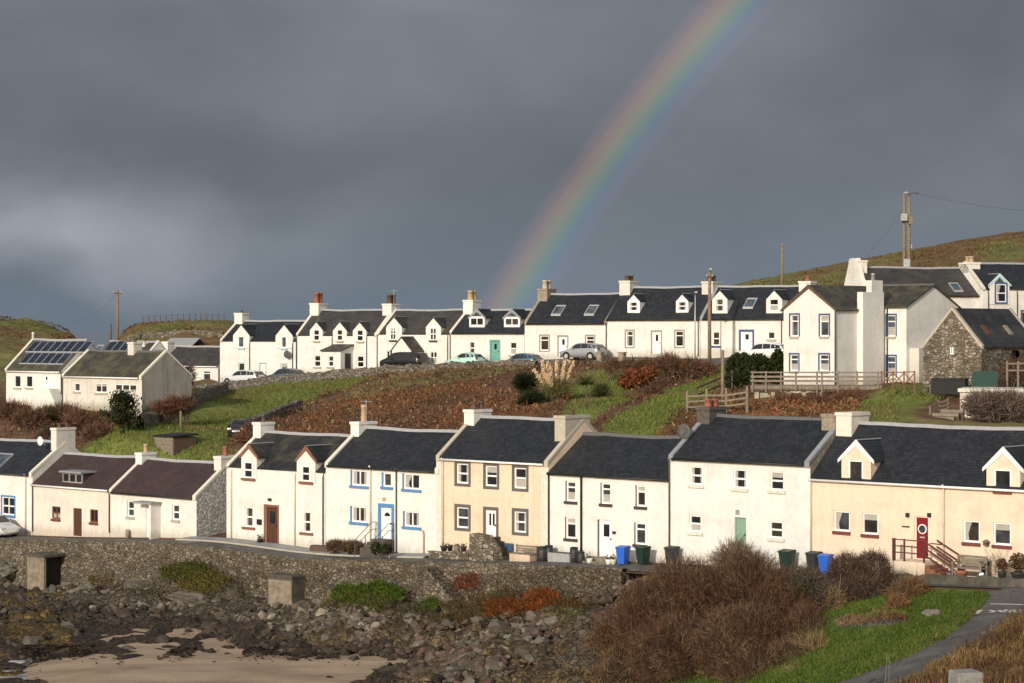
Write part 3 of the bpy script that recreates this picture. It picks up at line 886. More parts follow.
def window_parts(parent, x0, z0, x1, z1, y=0.0, style="sash", frame="frame", glass="glass", surround=None, sill="sillstone", rev=0.10,
                 curtain=None, sides="lrtb", sillw=None, label=None, bw=0.14):
    """a window: frame mesh, with pane, sill, surround and curtain as its own pieces"""
    w, h = x1 - x0, z1 - z0
    if glass == "glass": glass = ("glass", "glass", "glass_mid", "glass_warm")[int(RNG.integers(0, 4))]  # pane tints stand in for varied reflections
    t = 0.075
    f = MB(); ya, yb = y + rev - 0.05, y + rev + 0.03
    f.box(x0, ya, z0, x0 + t, yb, z1); f.box(x1 - t, ya, z0, x1, yb, z1)
    f.box(x0 + t, ya, z0, x1 - t, yb, z0 + t * 1.2); f.box(x0 + t, ya, z1 - t, x1 - t, yb, z1)
    mz = None
    if curtain is None and w * h > .75 and RNG.random() < .4: curtain = ("blind", "net", "left", "sides")[int(RNG.integers(0, 4))]
    if style in ("sash", "four"):
        mz = z0 + h * 0.5; f.box(x0 + t, ya - 0.015, mz - 0.045, x1 - t, yb - 0.01, mz + 0.045)
    if style in ("casement", "four"):
        mx = (x0 + x1) / 2; f.box(mx - 0.04, ya + 0.01, z0 + t, mx + 0.04, yb - 0.005, z1 - t)
    if style == "triple":
        for k in (1, 2):
            mx = x0 + w * k / 3; f.box(mx - 0.06, ya + 0.01, z0 + t, mx + 0.06, yb - 0.005, z1 - t)
    if style == "top":
        mz = z0 + h * 0.70; f.box(x0 + t, ya - 0.015, mz - 0.04, x1 - t, yb - 0.01, mz + 0.04)
    fo = f.build("window", M[frame], parent)
    if label: fo["label"] = label
    MB().box(x0 + 0.01, y + rev + 0.01, z0 + 0.01, x1 - 0.01, y + rev + 0.022, z1 - 0.01).build("pane", M[glass], fo)
    if curtain:
        c = MB(); yc = y + rev + 0.004
        if curtain == "blind":
            c.box(x0 + t, yc, z0 + h * 0.66, x1 - t, yc + 0.004, z1 - t)
        elif curtain == "net":
            c.box(x0 + t, yc, z0 + t, x1 - t, yc + 0.004, z0 + h * 0.45)
        elif curtain == "left":
            c.prism([(x0 + t, z0 + t), (x0 + w * .3, z0 + t), (x0 + w * .24, z0 + h * .4), (x0 + w * .46, z1 - t), (x0 + t, z1 - t)], "y", yc, yc + 0.004)
        else:
            c.box(x0 + t, yc, z0 + t, x0 + w * .26, yc + 0.004, z1 - t); MB().box(x1 - w * .26, yc, z0 + t, x1 - t, yc + 0.004, z1 - t).build("curtain", M["curtain"], fo)
        c.build("curtain", M["curtain"], fo)
    if sill:
        sw = 0.1 if sillw is None else sillw
        MB().box(x0 - sw, y - 0.10, z0 - 0.15, x1 + sw, y + rev - 0.052, z0 - 0.003).build("sill", M[sill], fo)
    if surround:
        b = MB(); pr = 0.018
        if "l" in sides: b.box(x0 - bw, y - pr, z0 - (bw if "b" in sides else 0), x0, y + 0.02, z1 + (bw if "t" in sides else 0))
        if "r" in sides: b.box(x1, y - pr, z0 - (bw if "b" in sides else 0), x1 + bw, y + 0.02, z1 + (bw if "t" in sides else 0))
        if "t" in sides: b.box(x0, y - pr, z1, x1, y + 0.02, z1 + bw)
        if "b" in sides and not sill: b.box(x0, y - pr, z0 - bw, x1, y + 0.02, z0)
        b.build("surround", M[surround], fo)
    return fo


def door_parts(parent, x0, z0, x1, z1, mat, y=0.0, surround=None, lights=None, rev=0.13, frame="frame", bw=0.14, panelled=True):
    w, h = x1 - x0, z1 - z0
    d = MB(); ya = y + rev
    d.box(x0 + 0.05, ya - 0.03, z0 + 0.02, x1 - 0.05, ya + 0.03, z1 - 0.05)
    if panelled:
        for a, b in ((0.12, 0.46), (0.54, 0.88)):
            for c_, e in ((0.08, 0.42),) + (((0.52, 0.9),) if not lights else ()):
                d.box(x0 + w * a, ya - 0.045, z0 + h * c_, x0 + w * b, ya - 0.03, z0 + h * e)
    do = d.build("door", M[mat], parent)
    f = MB()
    f.box(x0, ya - 0.06, z0, x0 + 0.05, ya + 0.04, z1); f.box(x1 - 0.05, ya - 0.06, z0, x1, ya + 0.04, z1); f.box(x0 + 0.05, ya - 0.06, z1 - 0.05, x1 - 0.05, ya + 0.04, z1)
    f.build("door_frame", M[frame], do)
    MB().box(x0 + w * .82, ya - 0.09, z0 + h * .46, x0 + w * .87, ya - 0.031, z0 + h * .52).build("handle", M["black"], do)
    if lights == "two":
        g = MB()
        for a, b in ((.25, .43), (.57, .75)): g.box(x0 + w * a, ya - 0.04, z0 + h * .48, x0 + w * b, ya - 0.031, z0 + h * .88)
        g.build("pane", M["glass"], do)
    elif lights == "one":
        MB().box(x0 + w * .28, ya - 0.04, z0 + h * .55, x0 + w * .72, ya - 0.031, z0 + h * .88).build("pane", M["glass"], do)
    elif lights == "small":
        MB().box(x0 + w * .36, ya - 0.04, z0 + h * .58, x0 + w * .64, ya - 0.031, z0 + h * .86).build("pane", M["glass"], do)
    elif lights == "round":
        MB().disc((x0 + w * .5, ya - 0.046, z0 + h * .70), w * .32, "y", 20, 0, 0.028).build("porthole_rim", M["frame"], do)
        MB().disc((x0 + w * .5, ya - 0.062, z0 + h * .70), w * .25, "y", 20, 0, 0.024).build("pane", M["glass_sky"], do)
        MB().box(x0 + w * .32, ya - 0.052, z0 + h * .485, x0 + w * .68, ya - 0.047, z0 + h * .52).build("letter_plate", M["alu"], do)
    elif lights == "fan":
        g = MB(); cx, cz, r = x0 + w * .5, z0 + h * .72, w * .26
        g.prism([(cx + r * math.cos(t), cz + r * math.sin(t)) for t in np.linspace(0, PI, 9)], "y", ya - 0.042, ya - 0.031)
        g.build("pane", M["glass"], do)
    if surround:
        b = MB()
        b.box(x0 - bw, y - 0.02, z0, x0, y + 0.02, z1 + bw); b.box(x1, y - 0.02, z0, x1 + bw, y + 0.02, z1 + bw); b.box(x0, y - 0.02, z1, x1, y + 0.02, z1 + bw)
        b.build("surround", M[surround], do)
    return do


class House:
    def __init__(s, name, label, cat, fr, zoom, x0, x1, base, eave, ridge, W, wall="white", roof="slate", group=None, skew="lr", ridge_mat="ridge",
                 coping="coping_white", gutter="black", eave_ov=0.16, gable_mats=None, yoff=0.0):
        ox, oy, k = ZOOMS[zoom]
        s.zm = lambda p: (ox + p[0] / k, oy + p[1] / k)
        s.fr, s.yoff = fr, yoff
        pxa, pxb = s.zm((x0, 0))[0], s.zm((x1, 0))[0]
        s.X0 = fr.x_at(pxa, yoff) + 0.002
        s.L = fr.x_at(pxb, yoff) - 0.004 - s.X0
        if isinstance(base, tuple):
            p = s.zm(base); s.Z0 = fr.z_at(p[0], p[1], yoff)
        else: s.Z0 = base
        es = [s.zm(p) for p in (eave if isinstance(eave, list) else [eave])]
        s.eh = float(np.mean([fr.z_at(p[0], p[1], yoff) for p in es])) - s.Z0
        p = s.zm(ridge)
        s.rh = CAM_Z - (p[1] - HY) / FPX * fr.depth(p[0], yoff + W / 2) - s.Z0
        s.W, s.wall, s.roof = W, wall, roof
        s.slope = (s.rh - s.eh) / (W / 2)
        s.eh += 0.12; s.slope = (s.rh - s.eh) / (W / 2)          # the wall head sits behind the overhanging slates
        w = fr.w(s.X0, yoff, s.Z0)
        s.o = link(name, None, None, w, fr.ang)
        tag(s.o, label, cat, group)
        s.holes = []
        s.skew, s.ridge_mat, s.coping, s.gutter_m, s.ov = skew, ridge_mat, coping, gutter, eave_ov
        s.gm = gable_mats or {}
    # pixel (in the zoom's own pixels) -> local
    def x(s, px, y=0.0): return s.fr.x_at(s.zm((px, 0))[0], s.yoff + y) - s.X0
    def z(s, px, py, y=0.0):
        p = s.zm((px, py)); return s.fr.z_at(p[0], p[1], s.yoff + y) - s.Z0
    def rect(s, r, y=0.0):
        a, b, c, d = r
        m = (a + c) / 2
        return s.x(a, y), s.z(m, d, y), s.x(c, y), s.z(m, b, y)
    def win(s, r, y=0.0, hole=True, **kw):
        a, b, c, d = s.rect(r, y)
        if hole: s.holes.append((a, b, c, d))
        return window_parts(s.o, a, b, c, d, y, **kw)
    def door(s, r, mat, y=0.0, hole=True, **kw):
        a, b, c, d = s.rect(r, y)
        if hole: s.holes.append((a, b, c, d))
        return door_parts(s.o, a, b, c, d, mat, y, **kw)
    def roof_z(s, y): return s.eh + s.slope * (y if y < s.W / 2 else s.W - y)
    def shell(s):
        L, W, eh, rh = s.L, s.W, s.eh, s.rh
        mb = MB()
        wall_with_holes(mb, L, eh, s.holes)
        z0 = -0.6
        mb.add([(0, W, z0), (L, W, z0), (L, W, eh), (0, W, eh)], [(0, 3, 2, 1)])
        gl = s.gm.get("l"); gr = s.gm.get("r")
        mats = [M[s.wall]] + [M[m] for m in (gl, gr) if m]
        for x, m in ((0, gl), (L, gr)):
            mi = 0 if not m else (1 if m == gl else len(mats) - 1)
            mb.add([(x, 0, z0), (x, W, z0), (x, W, eh), (x, W / 2, rh - 0.02), (x, 0, eh)], [(0, 1, 2, 3, 4) if x else (4, 3, 2, 1, 0)], mi)
        mb.build("wall", mats, s.o, recalc=False)
        t, ov, sl = 0.07, s.ov, s.slope
        xa = 0.28 if "l" in s.skew else -0.02 * 0
        xb = L - 0.28 if "r" in s.skew else L
        lo = lambda y: eh + sl * y
        prof = [(-ov, lo(-ov)), (W / 2, rh), (W + ov, lo(-ov)), (W + ov, lo(-ov) + t), (W / 2, rh + t * 1.3), (-ov, lo(-ov) + t)]
        nst = max(6, int((xb - xa) / .7)); xs_ = np.linspace(xa, xb, nst); ph = RNG.uniform(0, 9)
        rm = MB(); npf = len(prof); vs = []
        for xv in xs_:                                       # old roofs dip and wave a little
            q = (xv - xa) / (xb - xa); dz = -.05 * math.sin(PI * q) + .018 * math.sin(q * 11 + ph) + RNG.normal(0, .006)
            vs += [(xv, p[0], p[1] + (dz if abs(p[0] - W / 2) < .1 else dz * .5)) for p in prof]
        fs = [tuple(range(npf)), tuple(range(nst * npf - 1, (nst - 1) * npf - 1, -1))]
        fs += [(i * npf + k, (i + 1) * npf + k, (i + 1) * npf + (k + 1) % npf, i * npf + (k + 1) % npf) for i in range(nst - 1) for k in range(npf)]
        ro = rm.add(vs, fs).build("roof", M[s.roof], s.o)
        r = MB()
        rp_ = [(W / 2 - .16, rh + t * 1.3 - .10), (W / 2 + .16, rh + t * 1.3 - .10), (W / 2 + .07, rh + t + .085), (W / 2 - .07, rh + t + .085)]
        vs = []
        for xv in xs_:
            q = (xv - xa) / (xb - xa); dz = -.05 * math.sin(PI * q) + .018 * math.sin(q * 11 + ph) + RNG.normal(0, .008)
            vs += [(xv, p[0], p[1] + dz) for p in rp_]
        r.add(vs, [(0, 1, 2, 3), tuple(range(nst * 4 - 1, (nst - 1) * 4 - 1, -1))] + [(i * 4 + k, (i + 1) * 4 + k, (i + 1) * 4 + (k + 1) % 4, i * 4 + (k + 1) % 4) for i in range(nst - 1) for k in range(4)])
        r.build("ridge", M[s.ridge_mat], ro)
        for side, a, b in (("l", 0, 0.28), ("r", L - 0.28, L)):
            if side in s.skew:
                h = 0.17
                c = MB().prism([(-ov * .6, lo(-ov * .6) - .14), (W / 2, rh - .05), (W + ov * .6, lo(-ov * .6) - .14), (W + ov * .6, lo(-ov * .6) + h), (W / 2, rh + h), (-ov * .6, lo(-ov * .6) + h)], "x", a, b)
                c.build("coping", M[s.coping], s.o)
        if s.gutter_m:
            cuts = [xa] + [v for g in sorted(getattr(s, "gaps", [])) for v in g] + [xb]
            for ga, gb in zip(cuts[0::2], cuts[1::2]):
                if gb - ga > .1: MB().tube([(ga, -ov - .05, lo(-ov) + .01), (gb, -ov - .05, lo(-ov) + .01)], 0.06, 6).build("gutter", M[s.gutter_m], s.o)
        return s
    def pipe(s, px, mat="pipe", top=None, r=0.045):
        x = s.x(px)
        z1 = s.eh - 0.02 if top is None else top
        MB().tube([(x, -s.ov - .03, z1), (x, -s.ov * .7, z1 - .12), (x, -.07, z1 - .28), (x, -.07, 0.02)], r, 6).build("downpipe", M[mat], s.o)
    def chimney(s, x, w=0.65, d=1.25, h=None, top=None, mat="white", pots=1, pot="pot", poth=0.55, cap=True, side=None, pr=0.14, aerial=False, yc=None):
        """a stack on the gable head at local x; top is a zoom pixel of its cope"""
        if top is not None:
            p = s.zm(top); zt = CAM_Z - (p[1] - HY) / FPX * s.fr.depth(p[0], s.yoff + s.W / 2) - s.Z0
        else: zt = s.rh + h
        yc = s.W / 2 if yc is None else yc
        y0, y1 = yc - d / 2, yc + d / 2
        zb = min(s.roof_z(y0), s.roof_z(y1)) - 0.25
        c = MB()
        c.box(x, y0, zb, x + w, y1, zt - .16)
        if cap: c.box(x - .05, y0 - .05, zt - .16, x + w + .05, y1 + .05, zt)
        else: c.box(x, y0, zt - .16, x + w, y1, zt)
        co = c.build("chimney", M[mat], s.o)
        for k in range(pots):
            cy = yc + (k - (pots - 1) / 2) * (d / max(pots, 1)) * .8
            MB().lathe((x + w / 2, cy, zt), [(pr * 1.1, 0), (pr, .08), (pr * .85, poth * .8), (pr * 1.05, poth * .84), (pr * 1.05, poth), (pr * .75, poth)], 10).build("chimney_pot", M[pot], co)
        if aerial:
            MB().tube([(x + w * .8, s.W / 2, zt - .5), (x + w * .8, s.W / 2, zt + 1.3)], .025, 5).tube([(x + w * .8 - .5, s.W / 2, zt + 1.2), (x + w * .8 + .5, s.W / 2, zt + 1.2)], .02, 5).build("aerial", M["alu"], co)
        return co
    def dormer(s, x0, x1, zb, ze, za, y=0.0, wall=None, roof=None, barge=None, win=None, ov=0.1, winhole=True, **kw):
        """a gabled dormer: cheeks and gable, its own little roof, bargeboards; sizes local"""
        cx = (x0 + x1) / 2
        yback = max(y + 0.6, (za - s.eh) / s.slope + 0.15)
        yb2 = min(yback, s.W / 2)
        b = MB()
        poly = [(x0, zb), (x1, zb), (x1, ze), (cx, za), (x0, ze)]
        # front with an opening
        if win:
            a_, b_, c_, d_ = win
            vs = [(x0, y, zb), (x1, y, zb), (x1, y, ze), (cx, y, za), (x0, y, ze), (a_, y, b_), (c_, y, b_), (c_, y, d_), (a_, y, d_)]
            fs = [(0, 1, 6, 5), (1, 2, 7, 6), (0, 5, 8, 4), (2, 3, 8, 7), (3, 4, 8)]
            b.add(vs, fs)
            q = [(a_, b_), (c_, b_), (c_, d_), (a_, d_)]
            for k in range(4):
                p, r = q[k], q[(k + 1) % 4]
                b.add([(p[0], y, p[1]), (r[0], y, r[1]), (r[0], y + .14, r[1]), (p[0], y + .14, p[1])], [(0, 1, 2, 3)])
        else:
            b.add([(p[0], y, p[1]) for p in poly], [tuple(range(5))])
        b.add([(x0, y, zb), (x0, y, ze), (x0, yb2, ze), (x0, yb2, zb)], [(0, 1, 2, 3)])
        b.add([(x1, y, zb), (x1, yb2, zb), (x1, yb2, ze), (x1, y, ze)], [(0, 1, 2, 3)])
        do = b.build("dormer", M[wall or s.wall], s.o, recalc=False)
        sl = (za - ze) / (cx - x0)
        t = 0.07
        rp = [(x0 - ov, ze - sl * ov), (cx, za), (x1 + ov, ze - sl * ov), (x1 + ov, ze - sl * ov + t), (cx, za + t * 1.4), (x0 - ov, ze - sl * ov + t)]
        MB().prism(rp, "y", y + 0.02, yback).build("dormer_roof", M[roof or s.roof], do)
        if barge:
            bt = 0.15
            bp = [(x0 - ov - .03, ze - sl * ov - bt * .5), (x0 - ov - .03, ze - sl * ov + t + .02), (cx, za + t * 1.4 + .04), (x1 + ov + .03, ze - sl * ov + t + .02), (x1 + ov + .03, ze - sl * ov - bt * .5), (cx, za - bt * 1.2)]
            MB().prism(bp, "y", y - .05, y + 0.017).build("bargeboard", M[barge], do)
        # lead flashing up the junction of the dormer with the main roof
        MB().tube([(cx, y + .1, za + t * 1.5), (cx, yback, za + t * 1.5)], .05, 5).build("dormer_ridge", M["lead"], do)
        if win: window_parts(s.o, *win, y=y, **kw)
        return do
    def skylight(s, r, frame="alu"):
        """pixels of the four-sided rooflight: x0,y0,x1,y1 on the roof slope"""
        a, b, c, d = r
        # find y (depth) for the pixel rows on the slope
        def on(px, py):
            best = None
            for y in np.linspace(0, s.W / 2, 60):
                e = abs(s.z(px, py, y) - s.roof_z(y) - .08)
                if best is None or e < best[0]: best = (e, y)
            return s.x(px, best[1]), best[1]
        (xa, y1), (xb, y0) = on((a + c) / 2, b), on((a + c) / 2, d)
        w = abs(s.x(c, (y0 + y1) / 2) - s.x(a, (y0 + y1) / 2)) * .80
        cx = (xa + xb) / 2
        zz = lambda y, l: s.roof_z(y) + l
        f = MB()
        def slab(x0, x1, ya, yb, l0, l1):
            f.add([(x0, ya, zz(ya, l0)), (x1, ya, zz(ya, l0)), (x1, yb, zz(yb, l0)), (x0, yb, zz(yb, l0)),
                   (x0, ya, zz(ya, l1)), (x1, ya, zz(ya, l1)), (x1, yb, zz(yb, l1)), (x0, yb, zz(yb, l1))],
                  [(0, 3, 2, 1), (4, 5, 6, 7), (0, 1, 5, 4), (1, 2, 6, 5), (2, 3, 7, 6), (3, 0, 4, 7)])
        e = .08
        slab(cx - w / 2, cx - w / 2 + e, y0, y1, .03, .17); slab(cx + w / 2 - e, cx + w / 2, y0, y1, .03, .17)
        slab(cx - w / 2 + e, cx + w / 2 - e, y0, y0 + e, .03, .17); slab(cx - w / 2 + e, cx + w / 2 - e, y1 - e, y1, .03, .17)
        fo = f.build("skylight", M[frame], s.o)
        f = MB(); slab(cx - w / 2 + e, cx + w / 2 - e, y0 + e, y1 - e, .06, .13)
        f.build("pane", M["glass_sky"], fo)
        return fo
    def dish(s, px, py, y, r, parent=None, mat="pipe"):
        x, z = s.x(px, y), s.z(px, py, y)
        return dish_at(s.o, x, y, z, r, mat)


def dish_at(parent, x, y, z, r, mat):
    m = MB()
    prof = [(0.001, 0.0), (r * .5, -r * .06), (r * .85, -r * .18), (r, -r * .26), (r, -r * .29), (r * .5, -r * .1), (0.001, -r * .05)]
    vs, fs, n = [], [], 14
    for rr, h in prof:
        for k in range(n):
            th = 2 * PI * k / n; vs.append((x + rr * math.cos(th), y + h, z + rr * math.sin(th)))
    for i in range(len(prof) - 1):
        for k in range(n):
            j = (k + 1) % n; fs.append((i * n + k, i * n + j, (i + 1) * n + j, (i + 1) * n + k))
    m.add(vs, fs, 0, True)
    m.tube([(x, y, z), (x, y - r * .8, z - r * .5)], .02, 5); m.tube([(x, y + .02, z), (x, y + .35, z - .25)], .03, 5)
    return m.build("satellite_dish", M[mat], parent)

# ---------------------------------------------------------------- the lower terrace, left to right
G_LOW = "cottages of the lower terrace"
zb = lambda px: float(np.interp(px, BPX, BZ))

h = House("terraced_cottage", "white cottage with dark slate roof and blue window margins, cut by the left edge", "house", LOW, "1", -330, 130, zb(10),
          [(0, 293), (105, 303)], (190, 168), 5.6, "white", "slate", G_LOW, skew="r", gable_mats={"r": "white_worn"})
h.win((8, 388, 58, 460), style="four", surround="blue", sill="blue", bw=.12)
h.skylight((-55, 215, 30, 285), "lead")
h.pipe(105, "pipe_cream"); h.shell()
h.chimney(h.L - .62, w=.6, d=1.6, top=(215, 108), mat="white_worn", pots=2, pot="pot_dark", poth=.3)
dish_at(h.o, h.L - 1.0, h.W / 2 - 1.35, h.rh + .15, .32, "frame")

h = House("terraced_cottage", "low cream cottage with purple-brown roof, flat dormer and small brown windows", "house", LOW, "1", 132, 438, zb(72),
          [(130, 342), (408, 360)], (390, 222), 5.4, "cream", "slate_brown", G_LOW, skew="", gutter="frame")
h.win((208, 426, 242, 476), style="four", frame="brown", sill="brown", sillw=.02); h.win((360, 438, 392, 490), style="casement", frame="brown", sill="brown", sillw=.02)
h.door((293, 433, 327, 544), "brown_door", lights=None, frame="brown_door")
h.pipe(133, "pipe"); h.shell()
y = 0.18                                                    # flat-roofed box dormer on the roof slope
a, b = h.x(247, y), h.x(327, y); z1 = h.z(290, 292, y); z0 = h.roof_z(y) - .05
yb = min(h.W / 2 - .2, (z1 - h.eh) / h.slope + .3)
do = MB().prism([(y + .16, z0), (yb, z0), (yb, z1), (y + .16, z1)], "x", a, b).build("dormer", M["slate_brown"], h.o)
MB().prism([(y - .15, z1), (yb + .3, z1 + .03), (yb + .3, z1 + .14), (y - .15, z1 + .12)], "x", a - .12, b + .12).build("dormer_roof", M["lead"], do)
window_parts(h.o, a + .02, z0 + .12, b - .02, z1 - .02, y=y, style="triple", frame="mushroom", sill=None)

h = House("terraced_cottage", "low white cottage with purple-brown roof, porch canopy and bare rubble gable", "house", LOW, "1", 440, 786, zb(155),
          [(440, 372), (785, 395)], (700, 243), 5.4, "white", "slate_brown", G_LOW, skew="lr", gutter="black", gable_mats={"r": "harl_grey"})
h.win((510, 403, 536, 467), style="sash", sill="sillstone", surround="paleblue", sides="l", bw=.08); h.win((690, 418, 717, 480), style="sash", sill="sillstone", surround="paleblue", sides="l", bw=.08)
h.door((583, 415, 628, 552), "frame", panelled=True); h.pipe(440, "pipe"); h.shell()
a, b = h.x(578), h.x(634); zt = h.z(605, 412)
MB().box(a - .15, -.9, zt, b + .35, -.002, zt + .12).build("porch_canopy", M["lead"], h.o)
MB().box(b + .04, -.80, -.3, b + .22, -.003, zt - .003).build("porch_screen", M["white"], h.o)
h.chimney(0.0, w=.65, d=1.2, top=(550, 207), mat="white", pots=1, pot="pot", poth=.55, pr=.16)
h.chimney(h.L - .7, w=.68, d=1.3, top=(885, 222), mat="white", pots=1, pot="pot_red", poth=.6, pr=.17)

h = House("terraced_cottage", "white cottage with two brown-edged gablets over brown-silled windows and brown door", "house", LOW, "2", 66, 462, zb(270),
          [(70, 270), (460, 302)], (400, 138), 5.5, "white", "slate_moss", G_LOW, skew="l", gutter="black")
for r, ap, ex in (((140, 247, 174, 312), (158, 182), (128, 190)), ((371, 263, 404, 326), (386, 190), (350, 424))):
    w_ = h.rect(r)
    a, b = h.x(ex[0]), h.x(ex[1]); za = h.z(ap[0], ap[1]); ze = za - (b - a) * .5 * .95
    h.dormer(a, b, w_[1] - .05, ze, za, -.06, barge="brick", win=w_, style="sash", sill="brick", sillw=.22, rev=.03)
    h.ov = 0.0; h.gaps = getattr(h, "gaps", []) + [(a - .05, b + .05)]
for r in ((140, 428, 172, 508), (371, 446, 403, 530)):
    h.win(r, style="sash", sill="brick", sillw=.22, curtain="sides")
h.door((222, 428, 270, 576), "brown_door", surround="brick", lights="one", frame="brown")
h.holes = [hh for hh in h.holes]
h.pipe(88, "pipe_cream"); h.pipe(342, "pipe_cream"); h.pipe(455, "pipe")
h.shell(); h.chimney(0.0, w=.7, d=1.15, top=(215, 88), mat="white", pots=1, pot="pot_dark", poth=.3)
MB().box(h.x(192), -.12, h.z(200, 498), h.x(208), -.003, h.z(200, 477)).build("mailbox", M["black"], h.o)
MB().box(h.x(238), -.16, h.z(242, 403), h.x(247), -.003, h.z(242, 393)).build("wall_lamp", M["black"], h.o)

h = House("terraced_cottage", "white cottage with plain black slate roof, bright blue window sills and blue-framed door", "house", LOW, "2", 463, 918, zb(375),
          [(462, 262), (915, 292)], (800, 121), 5.6, "white_clean", "slate", G_LOW, skew="lr", gutter="black")
for r, st, cu in (((568, 281, 628, 343), "casement", "sides"), ((693, 291, 725, 347), "one", None), ((776, 295, 838, 357), "casement", "left"), ((567, 426, 626, 489), "casement", "sides"), ((778, 446, 838, 507), "casement", "sides")):
    h.win(r, style=st, sill="blue", surround="blue", sides="l", sillw=.16, bw=.12, curtain=cu)
h.door((683, 430, 726, 556), "frame", surround="blue", lights="fan", bw=.22)
h.pipe(645, "pipe_cream", top=h.z(645, 262)); h.pipe(748, "pipe"); h.pipe(858, "pot", top=h.z(858, 520)); h.shell()
MB().box(h.x(690), -.02, h.z(697, 405), h.x(704), -.003, h.z(697, 390)).build("house_plaque", M["pot"], h.o)
h.chimney(0.0, w=.7, d=1.5, top=(605, 85), mat="white", pots=1, pot="pot", poth=1.0, pr=.17, aerial=True)
# steps with railings to the blue door
dx0, dx1 = h.x(672), h.x(738); dz = h.z(705, 556)
st = MB()
for k in range(4): st.box(dx0 + .0, -.35 - .28 * k - .28, -.5, dx1, -.35 - .28 * k, max(.05, dz - .14 * k))
st.box(dx0, -.35, -.5, dx1, -.004, max(.08, dz)); so = st.build("doorstep", M["concrete_dark"], h.o)
for xx in (dx0 - .02, dx1 + .02):
    r = MB()
    for zo in (.55, .95): r.tube([(xx, -.1, dz + zo), (xx, -.5, dz + zo), (xx, -1.9, zo - .1)], .022, 5)
    for yy in (-.15, -1.0, -1.85): r.tube([(xx, yy, -.3), (xx, yy, (dz + .95) if yy > -.5 else (.5 + (dz + .4) * .5 if yy > -1.5 else .9))], .022, 5)
    r.build("railing", M["pipe"], h.o)

h = House("terraced_house", "tall peach house with dark grey window margins and a chimney at either end", "house", LOW, "3", 68, 516, zb(490),
          [(65, 235), (510, 262)], (400, 74), 6.0, "peach", "slate", G_LOW, skew="lr", gutter="frame", coping="coping")
for r in ((147, 254, 194, 334), (262, 263, 308, 345), (377, 271, 425, 354), (147, 429, 194, 512), (377, 446, 425, 530)):
    h.win(r, style="sash", surround="greystone", sill=None, bw=.17)
h.door((262, 440, 305, 560), "frame", surround="greystone", lights="two", bw=.17)
h.pipe(95, "pipe_cream"); h.shell()
for a, b in ((67, 88), (486, 516)):
    MB().box(h.x(a) + .0, -.035, -.5, h.x(b) - .01, -.003, h.eh - .16).build("margin", M["coping_white"], h.o)
h.chimney(0.0, w=.75, d=1.5, top=(175, 35), mat="white", pots=2, pot="pot_dark", poth=.45, pr=.17)
h.chimney(h.L - .78, w=.75, d=2.1, top=(595, 58), yc=2.45, mat="coping", pots=1, pot="pot_dark", poth=.3, pr=.12)
# stone forestair block up to the door, with a low garden wall
a, b = h.x(212, -1.6), h.x(306, -1.6)
st = MB(); st.prism([(a, -1.0), (b, -1.0), (b, .55), (a + (b - a) * .6, 1.35), (a, 1.42)], "y", -1.9, -1.15)
st.build("forestair", M["barn"], h.o)
st = MB()
for k in range(5): st.box(a + .3 + .3 * k, -1.14, -.8, a + .3 + .3 * k + .3, -.01, 1.15 - .24 * k)
st.build("stair_tread", M["concrete_dark"], h.o)

h = House("terraced_house", "white house below its neighbours' rooflines with dark sills, white door and a black drainpipe", "house", LOW, "3", 517, 1000, zb(605),
          [(515, 297), (985, 322)], (880, 147), 5.9, "white_clean", "slate", G_LOW, skew="", gutter="black", ridge_mat="ridge_dark")
for r, cu in (((586, 325, 623, 405), "net"), ((726, 332, 763, 415), "net"), ((866, 342, 902, 426), "blind"), ((584, 469, 624, 554), "blind"), ((861, 491, 903, 578), None)):
    h.win(r, style="top", sill="darksill", surround="greystone", sides="l", sillw=.12, bw=.06, curtain=cu)
h.door((716, 480, 768, 628), "frame", lights="one", surround=None, panelled=True)
MB().box(h.x(711), -.02, h.z(713, 628), h.x(716), -.003, h.z(713, 478)).build("door_margin", M["darksill"], h.o)
h.pipe(518, "black"); h.pipe(648, "black", r=.06); h.shell()
MB().box(h.x(773), -.1, h.z(777, 535), h.x(784), -.003, h.z(777, 525)).build("wall_lamp", M["black"], h.o)
a, b = h.x(695), h.x(790)
st = MB(); st.box(a, -.7, -.5, b, -.01, h.z(740, 628)); st.box(a - .2, -1.1, -.5, b + .2, -.705, h.z(740, 628) - .16); st.build("doorstep", M["concrete"], h.o)

h = House("terraced_house", "white house with sage green door, tall black slate roof and worn limewash", "house", LOW, "4", 106, 612, zb(740),
          [(105, 212), (600, 238)], (430, 64), 6.2, "white_cool", "slate", G_LOW, skew="lr", gutter="black", ridge_mat="ridge_dark", coping="lead", gable_mats={"r": "chim_grey"})
for r, cu in (((180, 238, 225, 305), "sides"), ((336, 249, 383, 318), "sides"), ((468, 256, 517, 325), "blind"), ((178, 414, 220, 475), "net"), ((466, 436, 513, 497), None)):
    h.win(r, style="sash", sill="coping_white", sillw=.12, curtain=cu)
h.door((340, 422, 381, 545), "sage", lights=None, surround=None, frame="sage")
MB().box(h.x(344), -.025, h.z(351, 412), h.x(358), -.003, h.z(351, 395)).build("house_plaque", M["mushroom"], h.o)
h.pipe(108, "pipe"); h.shell()
h.chimney(0.0, w=.8, d=1.5, top=(190, 22), mat="chim_dark", pots=2, pot="pot_red", poth=.4, pr=.19)
h.chimney(h.L - .82, w=.8, d=1.7, top=(670, 47), mat="chim_grey", pots=0)
dish_at(h.o, .1, h.W / 2 - 1.9, h.rh - .75, .42, "pipe")

